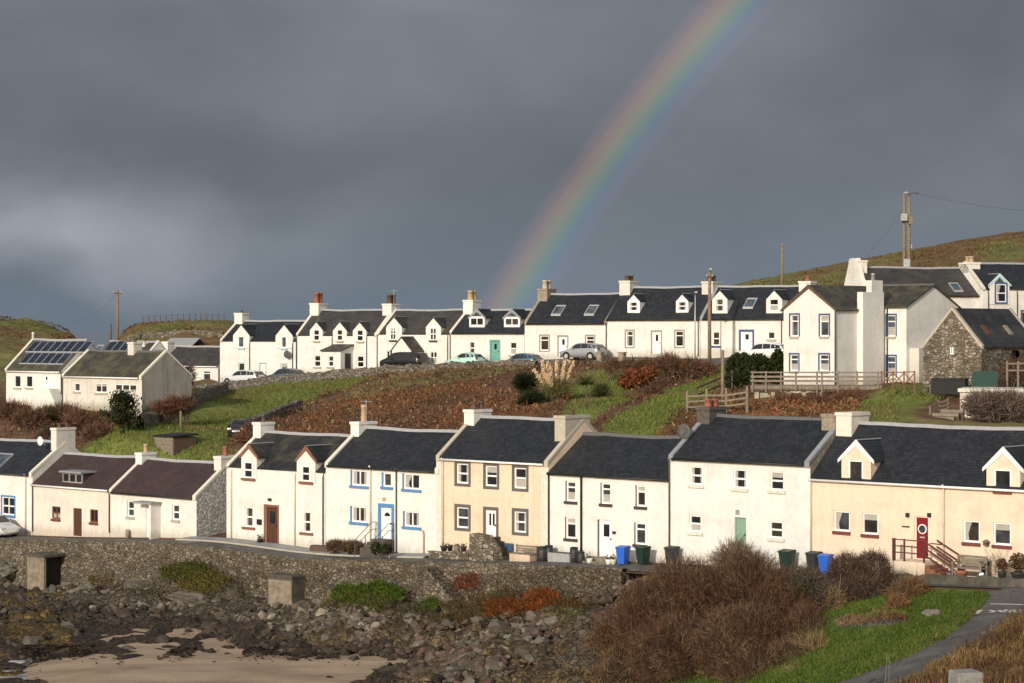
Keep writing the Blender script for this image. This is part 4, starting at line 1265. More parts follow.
h = House("terraced_house", "long apricot house with red door, wooden steps and white-edged dormers", "house", LOW, "5", 76, 1100, zb(920),
          [(75, 283), (841, 330)], (520, 96), 6.0, "apricot", "slate", G_LOW, skew="", gutter="frame")
for r, cu in (((158, 399, 215, 472), "left"), ((260, 406, 317, 483), None), ((623, 433, 682, 512), None), ((731, 441, 794, 522), None)):
    h.win(r, style="one", sill="redsill", sillw=.05, curtain=cu)
h.door((448, 419, 497, 570), "red", lights="round", frame="frame"); h.pipe(78, "pipe_cream"); h.pipe(555, "pipe_cream")
for ex, ap, w_ in (((186, 291), (238, 152), (211, 216, 263, 290)), ((707, 828), (763, 178), (734, 249, 796, 325))):
    a, b = h.x(ex[0]), h.x(ex[1]); za = h.z(*ap); ze = za - (b - a) * .5 * .95
    ww = h.rect(w_)
    h.dormer(a, b, h.eh - .15, ze, za, -.02, barge="frame", win=(ww[0], ww[1], ww[2], ww[3]), style="one", sill="redsill", sillw=.03, rev=.06, ov=.16)
h.shell()
h.chimney(0.0, w=.9, d=1.6, top=(190, 42), mat="cream", pots=0)
for p in (425, 503):
    MB().box(h.x(p - 5), -.14, h.z(p, 420), h.x(p + 5), -.003, h.z(p, 406)).build("wall_lamp", M["black"], h.o)
MB().box(h.x(403), -.03, h.z(417, 458), h.x(430), -.003, h.z(417, 452)).build("name_board", M["wood_dark"], h.o)
MB().tube([(h.x(505), -.06, h.z(505, 514)), (h.x(546), -.06, h.z(546, 519))], .025, 5).build("handrail", M["pipe"], h.o)
# landing and steps
a, b = h.x(366, -1.2), h.x(470, -1.2); dz = h.z(470, 570)
MB().box(a, -1.2, -.5, b + .2, -.01, dz - .05).build("landing", M["apricot"], h.o)
st = MB(); n = 5
for k in range(n): st.box(b + .2 + .28 * k, -1.2, -.5, b + .2 + .28 * (k + 1), -.01, dz - .05 - (dz + .1) / (n + 1) * (k + 1))
st.build("stair_tread", M["wood_red"], h.o)
r = MB()
for xx in (a + .05, a + (b - a) * .42, b + .15):
    r.box(xx - .035, -1.2, dz - .05, xx + .035, -1.13, dz + 1.0)
r.box(a + .05, -1.2, -.3, a + .15, -1.1, dz + 1.0)
for zo in (.35, .65, .95): r.box(a, -1.19, dz + zo - .025, b + .2, -1.15, dz + zo + .025)
xe = b + .2 + .28 * n
for yy in (-1.2, -.12):
    r.box(xe - .05, yy, -.2, xe + .05, yy + .08, .95)
    for zo in (.3, .62, .92):
        r.add([(b + .2, yy, dz + zo - .04), (xe, yy, zo - .02), (xe, yy + .06, zo - .02), (b + .2, yy + .06, dz + zo - .04), (b + .2, yy, dz + zo + .04), (xe, yy, zo + .06), (xe, yy + .06, zo + .06), (b + .2, yy + .06, dz + zo + .04)],
              [(0, 3, 2, 1), (4, 5, 6, 7), (0, 1, 5, 4), (1, 2, 6, 5), (2, 3, 7, 6), (3, 0, 4, 7)])
r.build("railing", simple("oxblood_railing", (0.085, 0.028, 0.024), 0.6), h.o)
HK = h

# ---------------------------------------------------------------- the upper terrace
G_UP = "cottages of the upper terrace"

h = House("cottage", "low slate-roofed annexe with one window left of the upper terrace", "house", UP, "6", 640, 872, (790, 346), [(735, 265), (868, 269)], (800, 187), 5.2, "white", "slate_grey", None, skew="", yoff=1.2, gutter="frame")
h.win((812, 283, 842, 320), style="top", sill="redsill"); h.shell()
h.chimney(h.x(662, 2.6), w=.75, d=1.0, top=(678, 166), mat="white", pots=0)

def gablets(h, items, barge=None, ratio=.95, **kw):
    for ex, ap, w_ in items:
        a, b = h.x(ex[0]), h.x(ex[1]); za = h.z(*ap); ze = za - (b - a) * .5 * ratio
        ww = h.rect(w_)
        h.dormer(a, b, ww[1] - .05, ze, za, -.06, barge=barge, win=ww, ov=.06, rev=.03, **kw)
        h.ov = 0.0; h.gaps = getattr(h, "gaps", []) + [(a - .05, b + .05)]

h = House("terraced_cottage", "two-gablet white cottage with pale blue sills and door canopy, first of the upper terrace", "house", UP, "7", 80, 383, (230, 408), [(85, 250), (370, 250)], (290, 165), 5.2, "white_clean", "slate", G_UP, skew="l")
gablets(h, [((134, 199), (166, 181), (155, 225, 178, 270)), ((304, 372), (338, 181), (326, 226, 349, 271))], style="one", sill="paleblue", sillw=.05, glass="glass_sky")
h.win((153, 331, 178, 372), style="one", sill=None, surround="paleblue", bw=.06); h.win((323, 334, 350, 380), style="one", sill=None, surround="paleblue", bw=.06)
h.door((240, 334, 263, 402), "frame", surround="mushroom", bw=.06); h.pipe(200); h.pipe(372, "black"); h.shell()
h.chimney(0, w=1.0, d=1.0, top=(137, 132), mat="white", pots=1, pot="pot_dark", poth=.25); h.dish(350, 297, -.35, .38, mat="pipe")

h = House("terraced_cottage", "three-gablet white cottage with flat-roofed porch and two tall chimneys", "house", UP, "7", 384, 707, (440, 377), [(390, 227), (700, 227)], (560, 122), 5.4, "white_clean", "slate_grey", G_UP, skew="lr")
gablets(h, [((441, 492), (467, 170), (457, 198, 480, 243)), ((533, 588), (560, 170), (550, 198, 573, 243)), ((613, 667), (640, 171), (630, 199, 655, 245))], style="sash", sill="sillstone", sillw=.05)
h.win((457, 301, 482, 347), style="sash"); h.win((628, 303, 655, 350), style="sash"); h.pipe(530); h.pipe(668); h.pipe(388, "black"); h.shell()
h.chimney(0, w=1.05, d=1.3, top=(440, 93), mat="white", pots=2, pot="pot_red", poth=1.0, pr=.26)
h.chimney(h.L - .9, w=1.05, d=1.3, top=(745, 95), mat="white", pots=2, pot="pot_dark", poth=.85, pr=.26, aerial=True)
yb = -1.9; a, b = h.x(487, yb), h.x(562, yb); zt = h.z(520, 285, yb); ww = h.rect((513, 303, 534, 347), yb)
p = MB(); pw = MB(); wall_with_holes(pw, b - a, zt, [(ww[0] - a, ww[1], ww[2] - a, ww[3])], yb)
pw.v = [(v[0] + a, v[1], v[2]) for v in pw.v]
pw.add([(a, yb, -.5), (a, -.005, -.5), (a, -.005, zt + .5), (a, yb, zt)], [(0, 3, 2, 1)]).add([(b, yb, -.5), (b, -.005, -.5), (b, -.005, zt + .5), (b, yb, zt)], [(0, 1, 2, 3)])
po = pw.build("porch", M["white_clean"], h.o, recalc=False)
MB().prism([(yb - .15, zt - .02), (-.01, zt + .55), (-.01, zt + .65), (yb - .15, zt + .08)], "x", a - .12, b + .12).build("porch_roof", M["slate_grey"], po)
window_parts(h.o, *ww, y=yb, style="sash")
MB().box(b + .003, -1.25, 0.0, b + .03, -.4, 2.0).build("porch_door", M["black"], po)

h = House("terraced_cottage", "white cottage with two gablets and a gabled porch behind the black van", "house", UP, "7", 708, 1000, (820, 350), [(712, 222), (990, 222)], (900, 122), 5.4, "white_clean", "slate_grey", G_UP, skew="l")
gablets(h, [((746, 809), (773, 151), (763, 189, 786, 240)), ((905, 965), (933, 153), (922, 191, 948, 241))], style="four", sill="darksill", sillw=.08)
h.win((920, 286, 948, 335), style="four", sill=None); h.win((745, 282, 770, 335), style="four", sill=None); h.pipe(710); h.pipe(992); h.shell()
yb = -1.8; a, b = h.x(768, yb), h.x(845, yb); za = h.z(812, 230, yb); ze = za - 1.15
p = MB().prism([(a, -.5), (b, -.5), (b, ze), ((a + b) / 2, za), (a, ze)], "y", yb, -.006).build("porch", M["white_clean"], h.o)
MB().prism([(a - .15, ze - .15), ((a + b) / 2, za), (b + .15, ze - .15), (b + .15, ze - .06), ((a + b) / 2, za + .1), (a - .15, ze - .06)], "y", yb - .1, -.004).build("porch_roof", M["slate_grey"], p)
MB().box(b + .003, -1.4, 0.0, b + .03, -.5, 2.0).build("porch_door", M["wood_dark"], p)

h = House("terraced_cottage", "white cottage with teal door and two glazed dormers under the foot of the rainbow", "house", UP, "8", 120, 418, (250, 368), [(130, 255), (412, 254)], (330, 160), 5.4, "white_clean", "slate", G_UP, skew="l")
h.win((195, 286, 220, 338), style="sash"); h.win((360, 288, 387, 340), style="sash"); h.door((283, 284, 317, 364), "teal", surround="teal", bw=.12, lights="small", frame="teal")
for ex, ap in (((197, 258), (229, 160)), ((336, 399), (369, 161))):
    y = .55; a, b = h.x(ex[0], y), h.x(ex[1], y); zb_ = h.roof_z(y) + .0; za = h.z(*ap, y); ze = za - (b - a) * .5 * .8
    h.dormer(a, b, zb_, ze, za, y, wall="frame", barge="lead", win=(a + .1, zb_ + .18, b - .1, ze - .02), style="casement", sill=None, rev=.05, ov=.1)
    MB().prism([(a + .25, ze + .1), (b - .25, ze + .1), ((a + b) / 2, za - .2)], "y", y - .012, y - .003).build("gable_pane", M["glass_sky"], h.o)
h.pipe(122); h.shell(); h.chimney(0, w=1.05, d=1.3, top=(188, 120), mat="white", pots=2, pot="pot", poth=.85, pr=.26)

h = House("terraced_cottage", "white cottage with two skylights and no dormers behind the silver hatchback", "house", UP, "8", 419, 750, (470, 352), [(425, 215), (740, 216)], (640, 98), 5.6, "white_clean", "slate", G_UP, skew="lr", coping="chim_grey")
h.win((481, 263, 515, 322), style="top", surround="mushroom", sill=None, bw=.12); h.win((664, 264, 697, 318), style="top", surround="mushroom", sill=None, bw=.12)
h.door((554, 266, 589, 345), "frame", surround="mushroom", lights="small", bw=.12); h.pipe(746, "black"); h.shell()
h.skylight((530, 143, 578, 181)); h.skylight((662, 143, 711, 181))
h.chimney(0, w=1.0, d=1.5, top=(490, 75), mat="chim_grey", pots=2, pot="coping", poth=.75, pr=.24)

h = House("terraced_cottage", "white cottage with two small narrow dormers and grey-margined door and windows", "house", UP, "r", 32, 455, (120, 436), [(40, 272), (450, 273)], (300, 126), 5.6, "white_clean", "slate", G_UP, skew="")
for r in ((118, 323, 153, 395), (343, 323, 380, 395)): h.win(r, style="top", surround="mushroom", sill=None, bw=.12)
h.door((237, 326, 277, 428), "frame", surround="mushroom", lights="small", bw=.12)
for ex, ap in (((125, 181), (153, 159)), ((346, 402), (374, 158))):
    y = .45; a, b = h.x(ex[0], y), h.x(ex[1], y); zb_ = h.roof_z(y); za = h.z(*ap, y); ze = za - (b - a) * .5 * .95
    h.dormer(a, b, zb_, ze, za, y, wall="frame", win=(a + .16, zb_ + .2, b - .16, ze), style="sash", sill=None, rev=.06, ov=.03, curtain="sides")
h.pipe(449); h.shell()
h.chimney(0.0, w=1.05, d=1.5, top=(110, 95), mat="white_worn", pots=2, pot="pot_dark", poth=.45, pr=.24)
h.chimney(h.L - .95, w=1.05, d=1.5, top=(495, 98), mat="white_worn", pots=2, pot="pot_dark", poth=.5, pr=.24)

h = House("terraced_cottage", "white cottage with blue-framed door and a skylight between two dormers", "house", UP, "r", 457, 905, (560, 425), [(460, 270), (835, 270)], (700, 122), 5.6, "white_clean", "slate", G_UP, skew="l", coping="lead")
h.win((513, 326, 545, 390), style="sash", sill="navy"); h.win((764, 326, 797, 361), style="one", sill="sillstone")
h.door((641, 326, 694, 412), "frame", surround="navy", lights="small", bw=.17)
for ex, ap in (((511, 580), (545, 141)), ((757, 829), (791, 141))):
    y = .35; a, b = h.x(ex[0], y), h.x(ex[1], y); zb_ = h.roof_z(y); za = h.z(*ap, y); ze = za - (b - a) * .5 * .95
    h.dormer(a, b, zb_, ze, za, y, wall="white_clean", win=(a + .3, zb_ + .2, b - .3, ze + .05), style="sash", sill=None, rev=.06, ov=.04)
h.pipe(828); h.shell(); h.skylight((655, 177, 713, 220))
h.chimney(h.L - .1 - 1.0, w=1.05, d=1.1, top=(918, 97), mat="white_clean", pots=1, pot="pot_red", poth=.45, pr=.2)

# ---------------------------------------------------------------- two white buildings on the left, one with solar panels
FW = Frame.px(5.5, 190.0, -41)
h = House("roadside_building", "long white building with rows of solar panels and roughcast outside steps", "house", FW, "6", 22, 245, (130, 420), [(25, 285), (245, 288)], (210, 161), 5.6, "white_clean", "slate_green", None, skew="l", coping="coping_white", gutter="frame")
for r in ((58, 301, 83, 350), (104, 302, 130, 350)): h.win(r, style="one", sill="sillstone", rev=.08)
h.door((172, 299, 194, 350), "frame", lights="small"); h.pipe(24); h.pipe(247); 
h.shell()
st = MB(); a, b = h.x(130, -1.0), h.x(196, -1.0); zt = h.z(183, 352)
st.prism([(a, -.5), (b + 1.1, -.5), (b + 1.1, .1), (b + .1, zt - .02), (b - 1.0, zt - .02), (a, zt * .6)], "y", -1.1, -.004)
st.build("outside_stair", M["white_clean"], h.o)
MB().lathe((0.15, h.W / 2, h.rh), [(.12, 0), (.12, .55), (.15, .6), (.1, .7)], 8).build("vent_pipe", M["coping_white"], h.o)
def panel(h, x0, x1, ya, yb, lift=.16):
    p = MB(); zz = lambda y, l: h.roof_z(y) + l
    def slab(m, a, b, c, d, l0, l1):
        m.add([(a, c, zz(c, l0)), (b, c, zz(c, l0)), (b, d, zz(d, l0)), (a, d, zz(d, l0)), (a, c, zz(c, l1)), (b, c, zz(c, l1)), (b, d, zz(d, l1)), (a, d, zz(d, l1))],
              [(0, 3, 2, 1), (4, 5, 6, 7), (0, 1, 5, 4), (1, 2, 6, 5), (2, 3, 7, 6), (3, 0, 4, 7)])
    slab(p, x0, x1, ya, yb, .085, lift)
    po = p.build("solar_panel", M["alu"], h.o)
    p = MB(); slab(p, x0 + .05, x1 - .05, ya + .04, yb - .04, lift + .001, lift + .012); p.build("solar_cells", M["solar"], po)
pw_ = 1.02
ybot = h.W / 2
x_l = h.x(130, 2.3)
for k in range(8): panel(h, x_l + k * pw_, x_l + k * pw_ + .98, 1.55, 2.55)
x_l2 = h.x(97, 1.0)
for k in range(6): panel(h, x_l2 + k * pw_, x_l2 + k * pw_ + .98, .45, 1.45)

h = House("roadside_building", "low white building with mossy roof and a weathered gable, below the solar panels", "house", FW, "6", 250, 568, (400, 436), [(250, 303), (560, 318)], (520, 206), 5.2, "white_worn", "slate_green", None, skew="lr", coping="coping_white", yoff=-1.0, gutter="frame", ridge_mat="ridge_dark", gable_mats={"r": "gable_worn_shade"})
h.win((298, 332, 320, 366), style="one", rev=.08); h.win((382, 332, 428, 371), style="casement", rev=.08); h.win((460, 337, 546, 375), style="triple", rev=.08); h.pipe(252); h.shell()
h.chimney(h.x(528, 2.6), w=.75, d=.9, top=(545, 168), mat="white_worn", pots=1, pot="pot_dark", poth=.25)
FW2 = Frame.px(89, 196.0, -41)
h2 = House("outbuilding", "dark slate roofed house with solar panels and white stack behind the mossy building", "house", FW2, "6", 350, 545, (450, 420), [(360, 285), (540, 290)], (470, 168), 5.2, "white", "slate_grey", None, skew="r", coping="coping_white")
h2.shell(); h2.skylight((380, 183, 412, 205)); h2.chimney(h2.x(530, 1.4), w=.8, d=1.0, top=(545, 168), mat="white_worn", pots=1, pot="pot_dark", poth=.3)
xx = h2.x(428, 2.0)
for k in range(3): panel(h2, xx + k * 1.02, xx + k * 1.02 + .98, 1.5, 2.55)

# ---------------------------------------------------------------- white cross-gabled house with the deck
FU = Frame.px(783.8, 158.0, -44)
h = House("gabled_house", "large white cross-gabled house with navy window margins behind the timber deck", "house", FU, "u", 213, 463, (330, 560), [(213, 190), (463, 190)], (340, 84), 5.0, "white_clean", "slate_grey", None)
s = h
L1 = h.L; zap = h.z(342, 80); ze = h.z(460, 190); Wd = 9.0
holes = []
for r in ((237, 210, 289, 328), (382, 212, 436, 328), (237, 404, 287, 497), (380, 404, 436, 497)):
    rr = h.rect((r[0] + 8, r[1] + 8, r[2] - 2, r[3] - 4)); holes.append(rr)
    window_parts(h.o, *rr, style="top", surround="navy", sides="lrt", sill="sillstone", sillw=.02, bw=.11, curtain="net" if r[1] > 300 else None, glass="glass_sky")
mb = MB(); wall_with_holes(mb, L1, ze, holes)
mb.add([(0, 0, ze), (L1, 0, ze), (L1 / 2, 0, zap)], [(0, 1, 2)])
mb.add([(L1, 0, -.8), (L1, Wd, -.8), (L1, Wd, ze), (L1, 0, ze)], [(0, 1, 2, 3)]); mb.add([(0, 0, -.8), (0, Wd, -.8), (0, Wd, ze), (0, 0, ze)], [(0, 3, 2, 1)])
mb.add([(0, Wd, -.8), (L1, Wd, -.8), (L1, Wd, ze), (L1 / 2, Wd, zap), (0, Wd, ze)], [(4, 3, 2, 1, 0)])
mb.build("wing_wall", M["white_clean"], h.o, recalc=False)
sl = (zap - ze) / (L1 / 2); ov = .18; t = .09
ro = MB().prism([(-ov, ze - sl * ov), (L1 / 2, zap), (L1 + ov, ze - sl * ov), (L1 + ov, ze - sl * ov + t), (L1 / 2, zap + t * 1.4), (-ov, ze - sl * ov + t)], "y", -.08, Wd).build("wing_roof", M["slate_green"], h.o)
MB().prism([(-ov - .02, ze - sl * ov - .06), (-ov - .02, ze - sl * ov + t + .02), (L1 / 2, zap + t * 1.4 + .03), (L1 + ov + .02, ze - sl * ov + t + .02), (L1 + ov + .02, ze - sl * ov - .06), (L1 / 2, zap - .12)], "y", -.13, -.083).build("bargeboard", M["wood_dark"], ro)
# tall chimney breast between the wing and the main block
ys, ye = 2.7, 5.3
xs0 = L1 + .004; xs1 = max(h.x(584, ys), L1 + .5); zt = h.z(600, 107, ys)
MB().box(xs0, ys, -.8, xs1, ye, zt).build("stair_tower", M["white_clean"], h.o)
c = MB().box(xs0 + .02, ys + 1.1, zt + .003, xs1 - .02, ye - .1, zt + .85).build("chimney", M["white_clean"], h.o)
MB().lathe(((xs0 + xs1) / 2, ys + 1.6, zt + .85), [(.16, 0), (.14, .4), (.17, .42), (.17, .5)], 10).build("chimney_pot", M["galv"], c)
h.pipe(467); MB().tube([(xs0 + .08, 2.93, ze), (xs0 + .08, 2.93, 0)], .05, 6).build("downpipe", M["black"], h.o)
# main block behind, front face and weathered right-hand gable
yv = 5.6; xv0 = L1 - 2.0; s.zm2 = ZOOMS["x"]
zx = lambda p: (760 + p[0] / 3.879, 180 + p[1] / 3.879)
p = zx((568, 500)); xv1 = h.fr.x_at(p[0], yv) - h.X0; zev = h.fr.z_at(p[0], zx((568, 492))[1], yv) - h.Z0
Wv = 6.8; p = zx((685, 412)); zrv = CAM_Z - (p[1] - HY) / FPX * h.fr.depth(p[0], yv + Wv / 2) - h.Z0
vh = []
for r in ((486, 518, 528, 610),):
    q0, q1 = zx((r[0] + 6, r[1] + 6)), zx((r[2] - 2, r[3] - 3))
    rr = (h.fr.x_at(q0[0], yv) - h.X0, h.fr.z_at(q0[0], q1[1], yv) - h.Z0, h.fr.x_at(q1[0], yv) - h.X0, h.fr.z_at(q0[0], q0[1], yv) - h.Z0); vh.append(rr)
    r2 = (rr[0], rr[1] - 2.95, rr[2], rr[3] - 2.95); vh.append(r2)
for rr in vh: window_parts(h.o, *rr, y=yv, style="top", surround="navy", sides="lrt", sill="sillstone", sillw=.02, bw=.11, glass="glass_sky", curtain="net")
mb = MB(); wall_with_holes(mb, xv1 - xv0, zev, [(a - xv0, b, c - xv0, d) for a, b, c, d in vh], yv, -.8)
mb.v = [(v[0] + xv0, v[1], v[2]) for v in mb.v]
mb.add([(xv1, yv, -.8), (xv1, yv + Wv, -.8), (xv1, yv + Wv, zev), (xv1, yv + Wv / 2, zrv), (xv1, yv, zev)], [(0, 1, 2, 3, 4)])
mb.add([(xv0, yv + Wv, -.8), (xv1, yv + Wv, -.8), (xv1, yv + Wv, zev), (xv0, yv + Wv, zev)], [(0, 3, 2, 1)])
mb.build("wall", M["white_clean"], h.o, recalc=False)
sv = (zrv - zev) / (Wv / 2)
ro = MB().prism([(yv - ov, zev - sv * ov), (yv + Wv / 2, zrv), (yv + Wv + ov, zev - sv * ov), (yv + Wv + ov, zev - sv * ov + t), (yv + Wv / 2, zrv + t * 1.4), (yv - ov, zev - sv * ov + t)], "x", xv0 - 1.0, xv1 + .12).build("roof", M["slate_green"], h.o)
MB().box(xv0, yv + Wv / 2 - .1, zrv + .08, xv1 + .12, yv + Wv / 2 + .1, zrv + .2).build("ridge", M["ridge_dark"], ro)
MB().tube([(xs1 + .12, yv - .06, zev), (xs1 + .12, yv - .06, 0)], .05, 6).build("downpipe", M["black"], h.o)
# flat-roofed lean-to against the gable foot
MB().box(xv1 + .004, yv + .4, -.8, xv1 + .8, yv + 3.2, 2.6).build("lean_to", M["white_worn"], h.o)
HU = h

# ---------------------------------------------------------------- houses behind on the right, and the stone barn
FX = Frame.px(859, 187.0, 21)
h = House("long_house", "long dark-roofed white house with one skylight under the transformer pole", "house", FX, "x", 448, 862, (820, 590), [(700, 452), (855, 450)], (600, 342), 6.2, "white", "slate_grey", None, skew="", coping="coping_white", gutter="black", ridge_mat="ridge")
h.shell(); h.skylight((737, 401, 782, 434))
h.chimney(-.35, w=.9, d=1.5, top=(395, 312), mat="white", pots=2, pot="pot_red", poth=.2, pr=.15)
MB().prism([(h.W / 2 - 1.9, h.eh - .0), (h.W / 2 + 1.9, h.eh - .0), (h.W / 2 + .55, h.rh + .8), (h.W / 2 - .55, h.rh + .8)], "x", -.42, -.004).build("gable_head", M["white"], h.o)
h = House("end_house", "white house with blue-framed dormer window, rightmost behind the stone barn", "house", FX, "x", 864, 1240, (940, 590), [(880, 432), (1024, 430)], (930, 325), 6.0, "white", "slate", None, skew="l", coping="coping_white", gutter="black", yoff=-.7)
y = -.01; a, b = h.x(891), h.x(966); za = h.z(927, 368); ze = za - (b - a) * .42
ww = h.rect((915, 404, 953, 474))
y = -.06; h.ov = 0.0; h.gaps = [(a - .05, b + .05)]
h.dormer(a, b, ww[1] - .2, ze, za, y, barge="paleblue", win=ww, ov=.14, style="sash", surround="navy", sill=None, rev=.03, bw=.16)
MB().prism([((a + b) / 2 - .55, ze + .1), ((a + b) / 2 + .55, ze + .1), ((a + b) / 2, za - .22)], "y", y - .012, y - .003).build("gable_pane", M["glass_sky"], h.o)
h.win((1016, 510, 1040, 560), style="one", surround="navy", sill=None)
h.pipe(885, "black"); h.pipe(997, "black"); h.shell()
h.chimney(.0, w=1.2, d=1.5, top=(798, 320), mat="white", pots=2, pot="pot", poth=.55, pr=.22)

FZ = Frame.px(923, 150.0, -40)
b = House("stone_barn", "rough stone barn with flecked slate roof and tiny slit window in its gable", "barn", FZ, "z", 155, 365, (260, 505), [(155, 378), (365, 384)], (262, 250), 5.0, "barn", "slate_white", None)
L1 = b.L; zap = b.z(262, 251); ze = b.z(362, 384); Wd = 8.5
rr = b.rect((250, 381, 266, 412))
mb = MB(); wall_with_holes(mb, L1, ze, [(rr[0], rr[1], rr[2], ze)], 0, -1.0)
zt = rr[3]
mb.add([(0, 0, ze), (L1, 0, ze), (L1 / 2, 0, zap)], [(0, 1, 2)])
if zt < ze: mb.add([(rr[0], 0, zt), (rr[2], 0, zt), (rr[2], 0, ze), (rr[0], 0, ze)], [(0, 1, 2, 3)])
mb.add([(0, 0, -1), (0, Wd, -1), (0, Wd, ze), (0, 0, ze)], [(0, 3, 2, 1)]); mb.add([(0, Wd, -1), (L1, Wd, -1), (L1, Wd, ze), (L1 / 2, Wd, zap), (0, Wd, ze)], [(4, 3, 2, 1, 0)])
for y0, y1, z0, z1 in ((0, 4.3, -1, ze), (4.3, 5.5, 2.0, ze), (5.5, Wd, -1, ze)):
    mb.add([(L1, y0, z0), (L1, y1, z0), (L1, y1, z1), (L1, y0, z1)], [(0, 1, 2, 3)])
mb.build("wall", M["barn"], b.o, recalc=False)
wo = window_parts(b.o, rr[0], rr[1], rr[2], zt, style="casement", sill=None, rev=.12)
MB().box(L1 - .35, 4.32, -1, L1 - .3, 5.48, 2.0).build("door", M["wood_dark"], b.o)
sl = (zap - ze) / (L1 / 2); ov = .1
ro = MB().prism([(-ov, ze - sl * ov), (L1 / 2, zap), (L1 + ov, ze - sl * ov), (L1 + ov, ze - sl * ov + .09), (L1 / 2, zap + .12), (-ov, ze - sl * ov + .09)], "y", .30, Wd - .30).build("roof", M["slate_white"], b.o)
for ya, yb_ in ((-.03, .28), (Wd - .28, Wd + .03)):
    MB().prism([(-.05, ze - sl * .05 - .1), (L1 / 2, zap - .02), (L1 + .05, ze - sl * .05 - .1), (L1 + .05, ze - sl * .05 + .16), (L1 / 2, zap + .2), (-.05, ze - sl * .05 + .16)], "y", ya, yb_).build("coping", M["coping"], b.o)
for yy, mm in ((2.0, "brown"), (5.2, "chim_grey")):
    xa, xb = L1 * .74, L1 * .86; zz = lambda x, l: ze + sl * (L1 - x) + l
    MB().add([(xa, yy, zz(xa, .08)), (xb, yy, zz(xb, .08)), (xb, yy + .6, zz(xb, .08)), (xa, yy + .6, zz(xa, .08)), (xa, yy, zz(xa, .17)), (xb, yy, zz(xb, .17)), (xb, yy + .6, zz(xb, .17)), (xa, yy + .6, zz(xa, .17))],
             [(0, 3, 2, 1), (4, 5, 6, 7), (0, 1, 5, 4), (1, 2, 6, 5), (2, 3, 7, 6), (3, 0, 4, 7)]).build("skylight", M[mm], b.o)
HZB = b

# ================================================================ SEA WALL
def wall_u(px): return float(LOW.x_at(px))
def seawall():
    u0, u1 = wall_u(-70), wall_u(672)
    us = np.arange(u0, u1, 0.16)
    rows = 17
    P = np.zeros((rows + 5, len(us), 3))
    base = LOW.o[:, None] + LOW.r[:, None] * us
    X0, Y0 = base[0] + LOW.b[0] * -VW, base[1] + LOW.b[1] * -VW
    zt = T_UP(X0, Y0) + 0.16 + (fbm(us * 1.0, us * 0, 0.8, 201) - 0.5) * 0.16
    zbm = T_LOW(X0 - LOW.b[0] * .4, Y0 - LOW.b[1] * .4) - 0.5
    for j in range(rows):
        t = j / (rows - 1)
        z = zbm + (zt - zbm) * t
        off = -(VW + 0.05) - 0.16 * (1 - t) - (fbm(us * 1.0, z * 1.3, 0.55, 211) - 0.5) * 0.26 - (fbm(us, z, 3.0, 221) - 0.5) * 0.3
        P[j] = np.stack([base[0] + LOW.b[0] * off, base[1] + LOW.b[1] * off, z], -1)
    for k, (yo, dz) in enumerate(((-(VW - .05), .06), (-(VW - .25), .05), (-(VW - .45), .02), (-(VW - .47), -.25), (-(VW - .48), -.6))):
        P[rows + k] = np.stack([base[0] + LOW.b[0] * yo, base[1] + LOW.b[1] * yo, zt + dz + (fbm(us, us * 0 + k, .5, 231) - .5) * .08], -1)
    o = grid_mesh("sea_wall", P[..., 0], P[..., 1], P[..., 2], None, M["seawall"], False)
    tag(o, "long rubble stone sea wall holding up the road in front of the cottages", "sea wall")
seawall()

def conc_box(px, pytop, pybot, wL, out, label, style):
    u = float(LOW.x_at(px, -VW - out))
    zt = LOW.z_at(px, pytop, -VW - out); zb_ = LOW.z_at(px, pybot, -VW - out)
    root = link("concrete_chamber", None, None, LOW.w(u, -VW - out, zb_), LOW.ang)
    tag(root, label, "chamber", None)
    h = zt - zb_
    d = out + .1
    if style == "open":                                      # end wall towards the left, open dark face to the right
        b = MB().box(0, 0, -1.0, wL, .18, h).box(0, .183, -1.0, wL - .05, d, -.1).box(0, .183, .0 - .1 + .003, .15, d, h)
        b.build("chamber_wall", M["concrete"], root)
        MB().box(-.06, -.06, h + .003, wL + .1, d, h + .16).build("lid", M["concrete_dark"], root)
        MB().box(wL - .5, .19, -.09, wL - .42, d, h - .01).build("opening_shade", M["black"], root)  # black sheet standing in for the shade inside the open chamber
    else:
        MB().box(0, .02, -1.0, wL, d, h).build("chamber_wall", M["concrete_dark"], root)
        MB().box(.16, -.03, -.6, wL - .03, .017, h - .16).build("front_slab", M["concrete"], root)
        MB().box(-.05, -.05, h + .003, wL + .05, d, h + .14).build("lid", M["concrete_dark"], root)
conc_box(27, 556, 586, 1.75, 1.7, "square concrete chamber with open dark side, projecting from the sea wall below the brown-door cottage", "open")
conc_box(267, 576, 597, 2.1, 1.15, "lower concrete chamber with pale front slab, projecting from the sea wall below the gablet cottage", "slab")

# stone steps down the face of the sea wall
u0, u1 = float(LOW.x_at(424, -VW - 1)), float(LOW.x_at(458, -VW - 1))
zt = Tz(*LOW.w(u0, -VW + .2)[:2]) + .1
root = link("stone_steps", None, None, LOW.w(u0, -VW, zt), LOW.ang)
tag(root, "flight of rough stone steps running down the face of the sea wall", "steps")
n = 9; m = MB()
for k in range(n):
    m.box(k * (u1 - u0) / n, -1.05 + RNG.uniform(-.05, .05), -3.2, (k + 1) * (u1 - u0) / n - .004, -.1, -.12 - k * .21)
m.build("tread", M["seawall"], root)

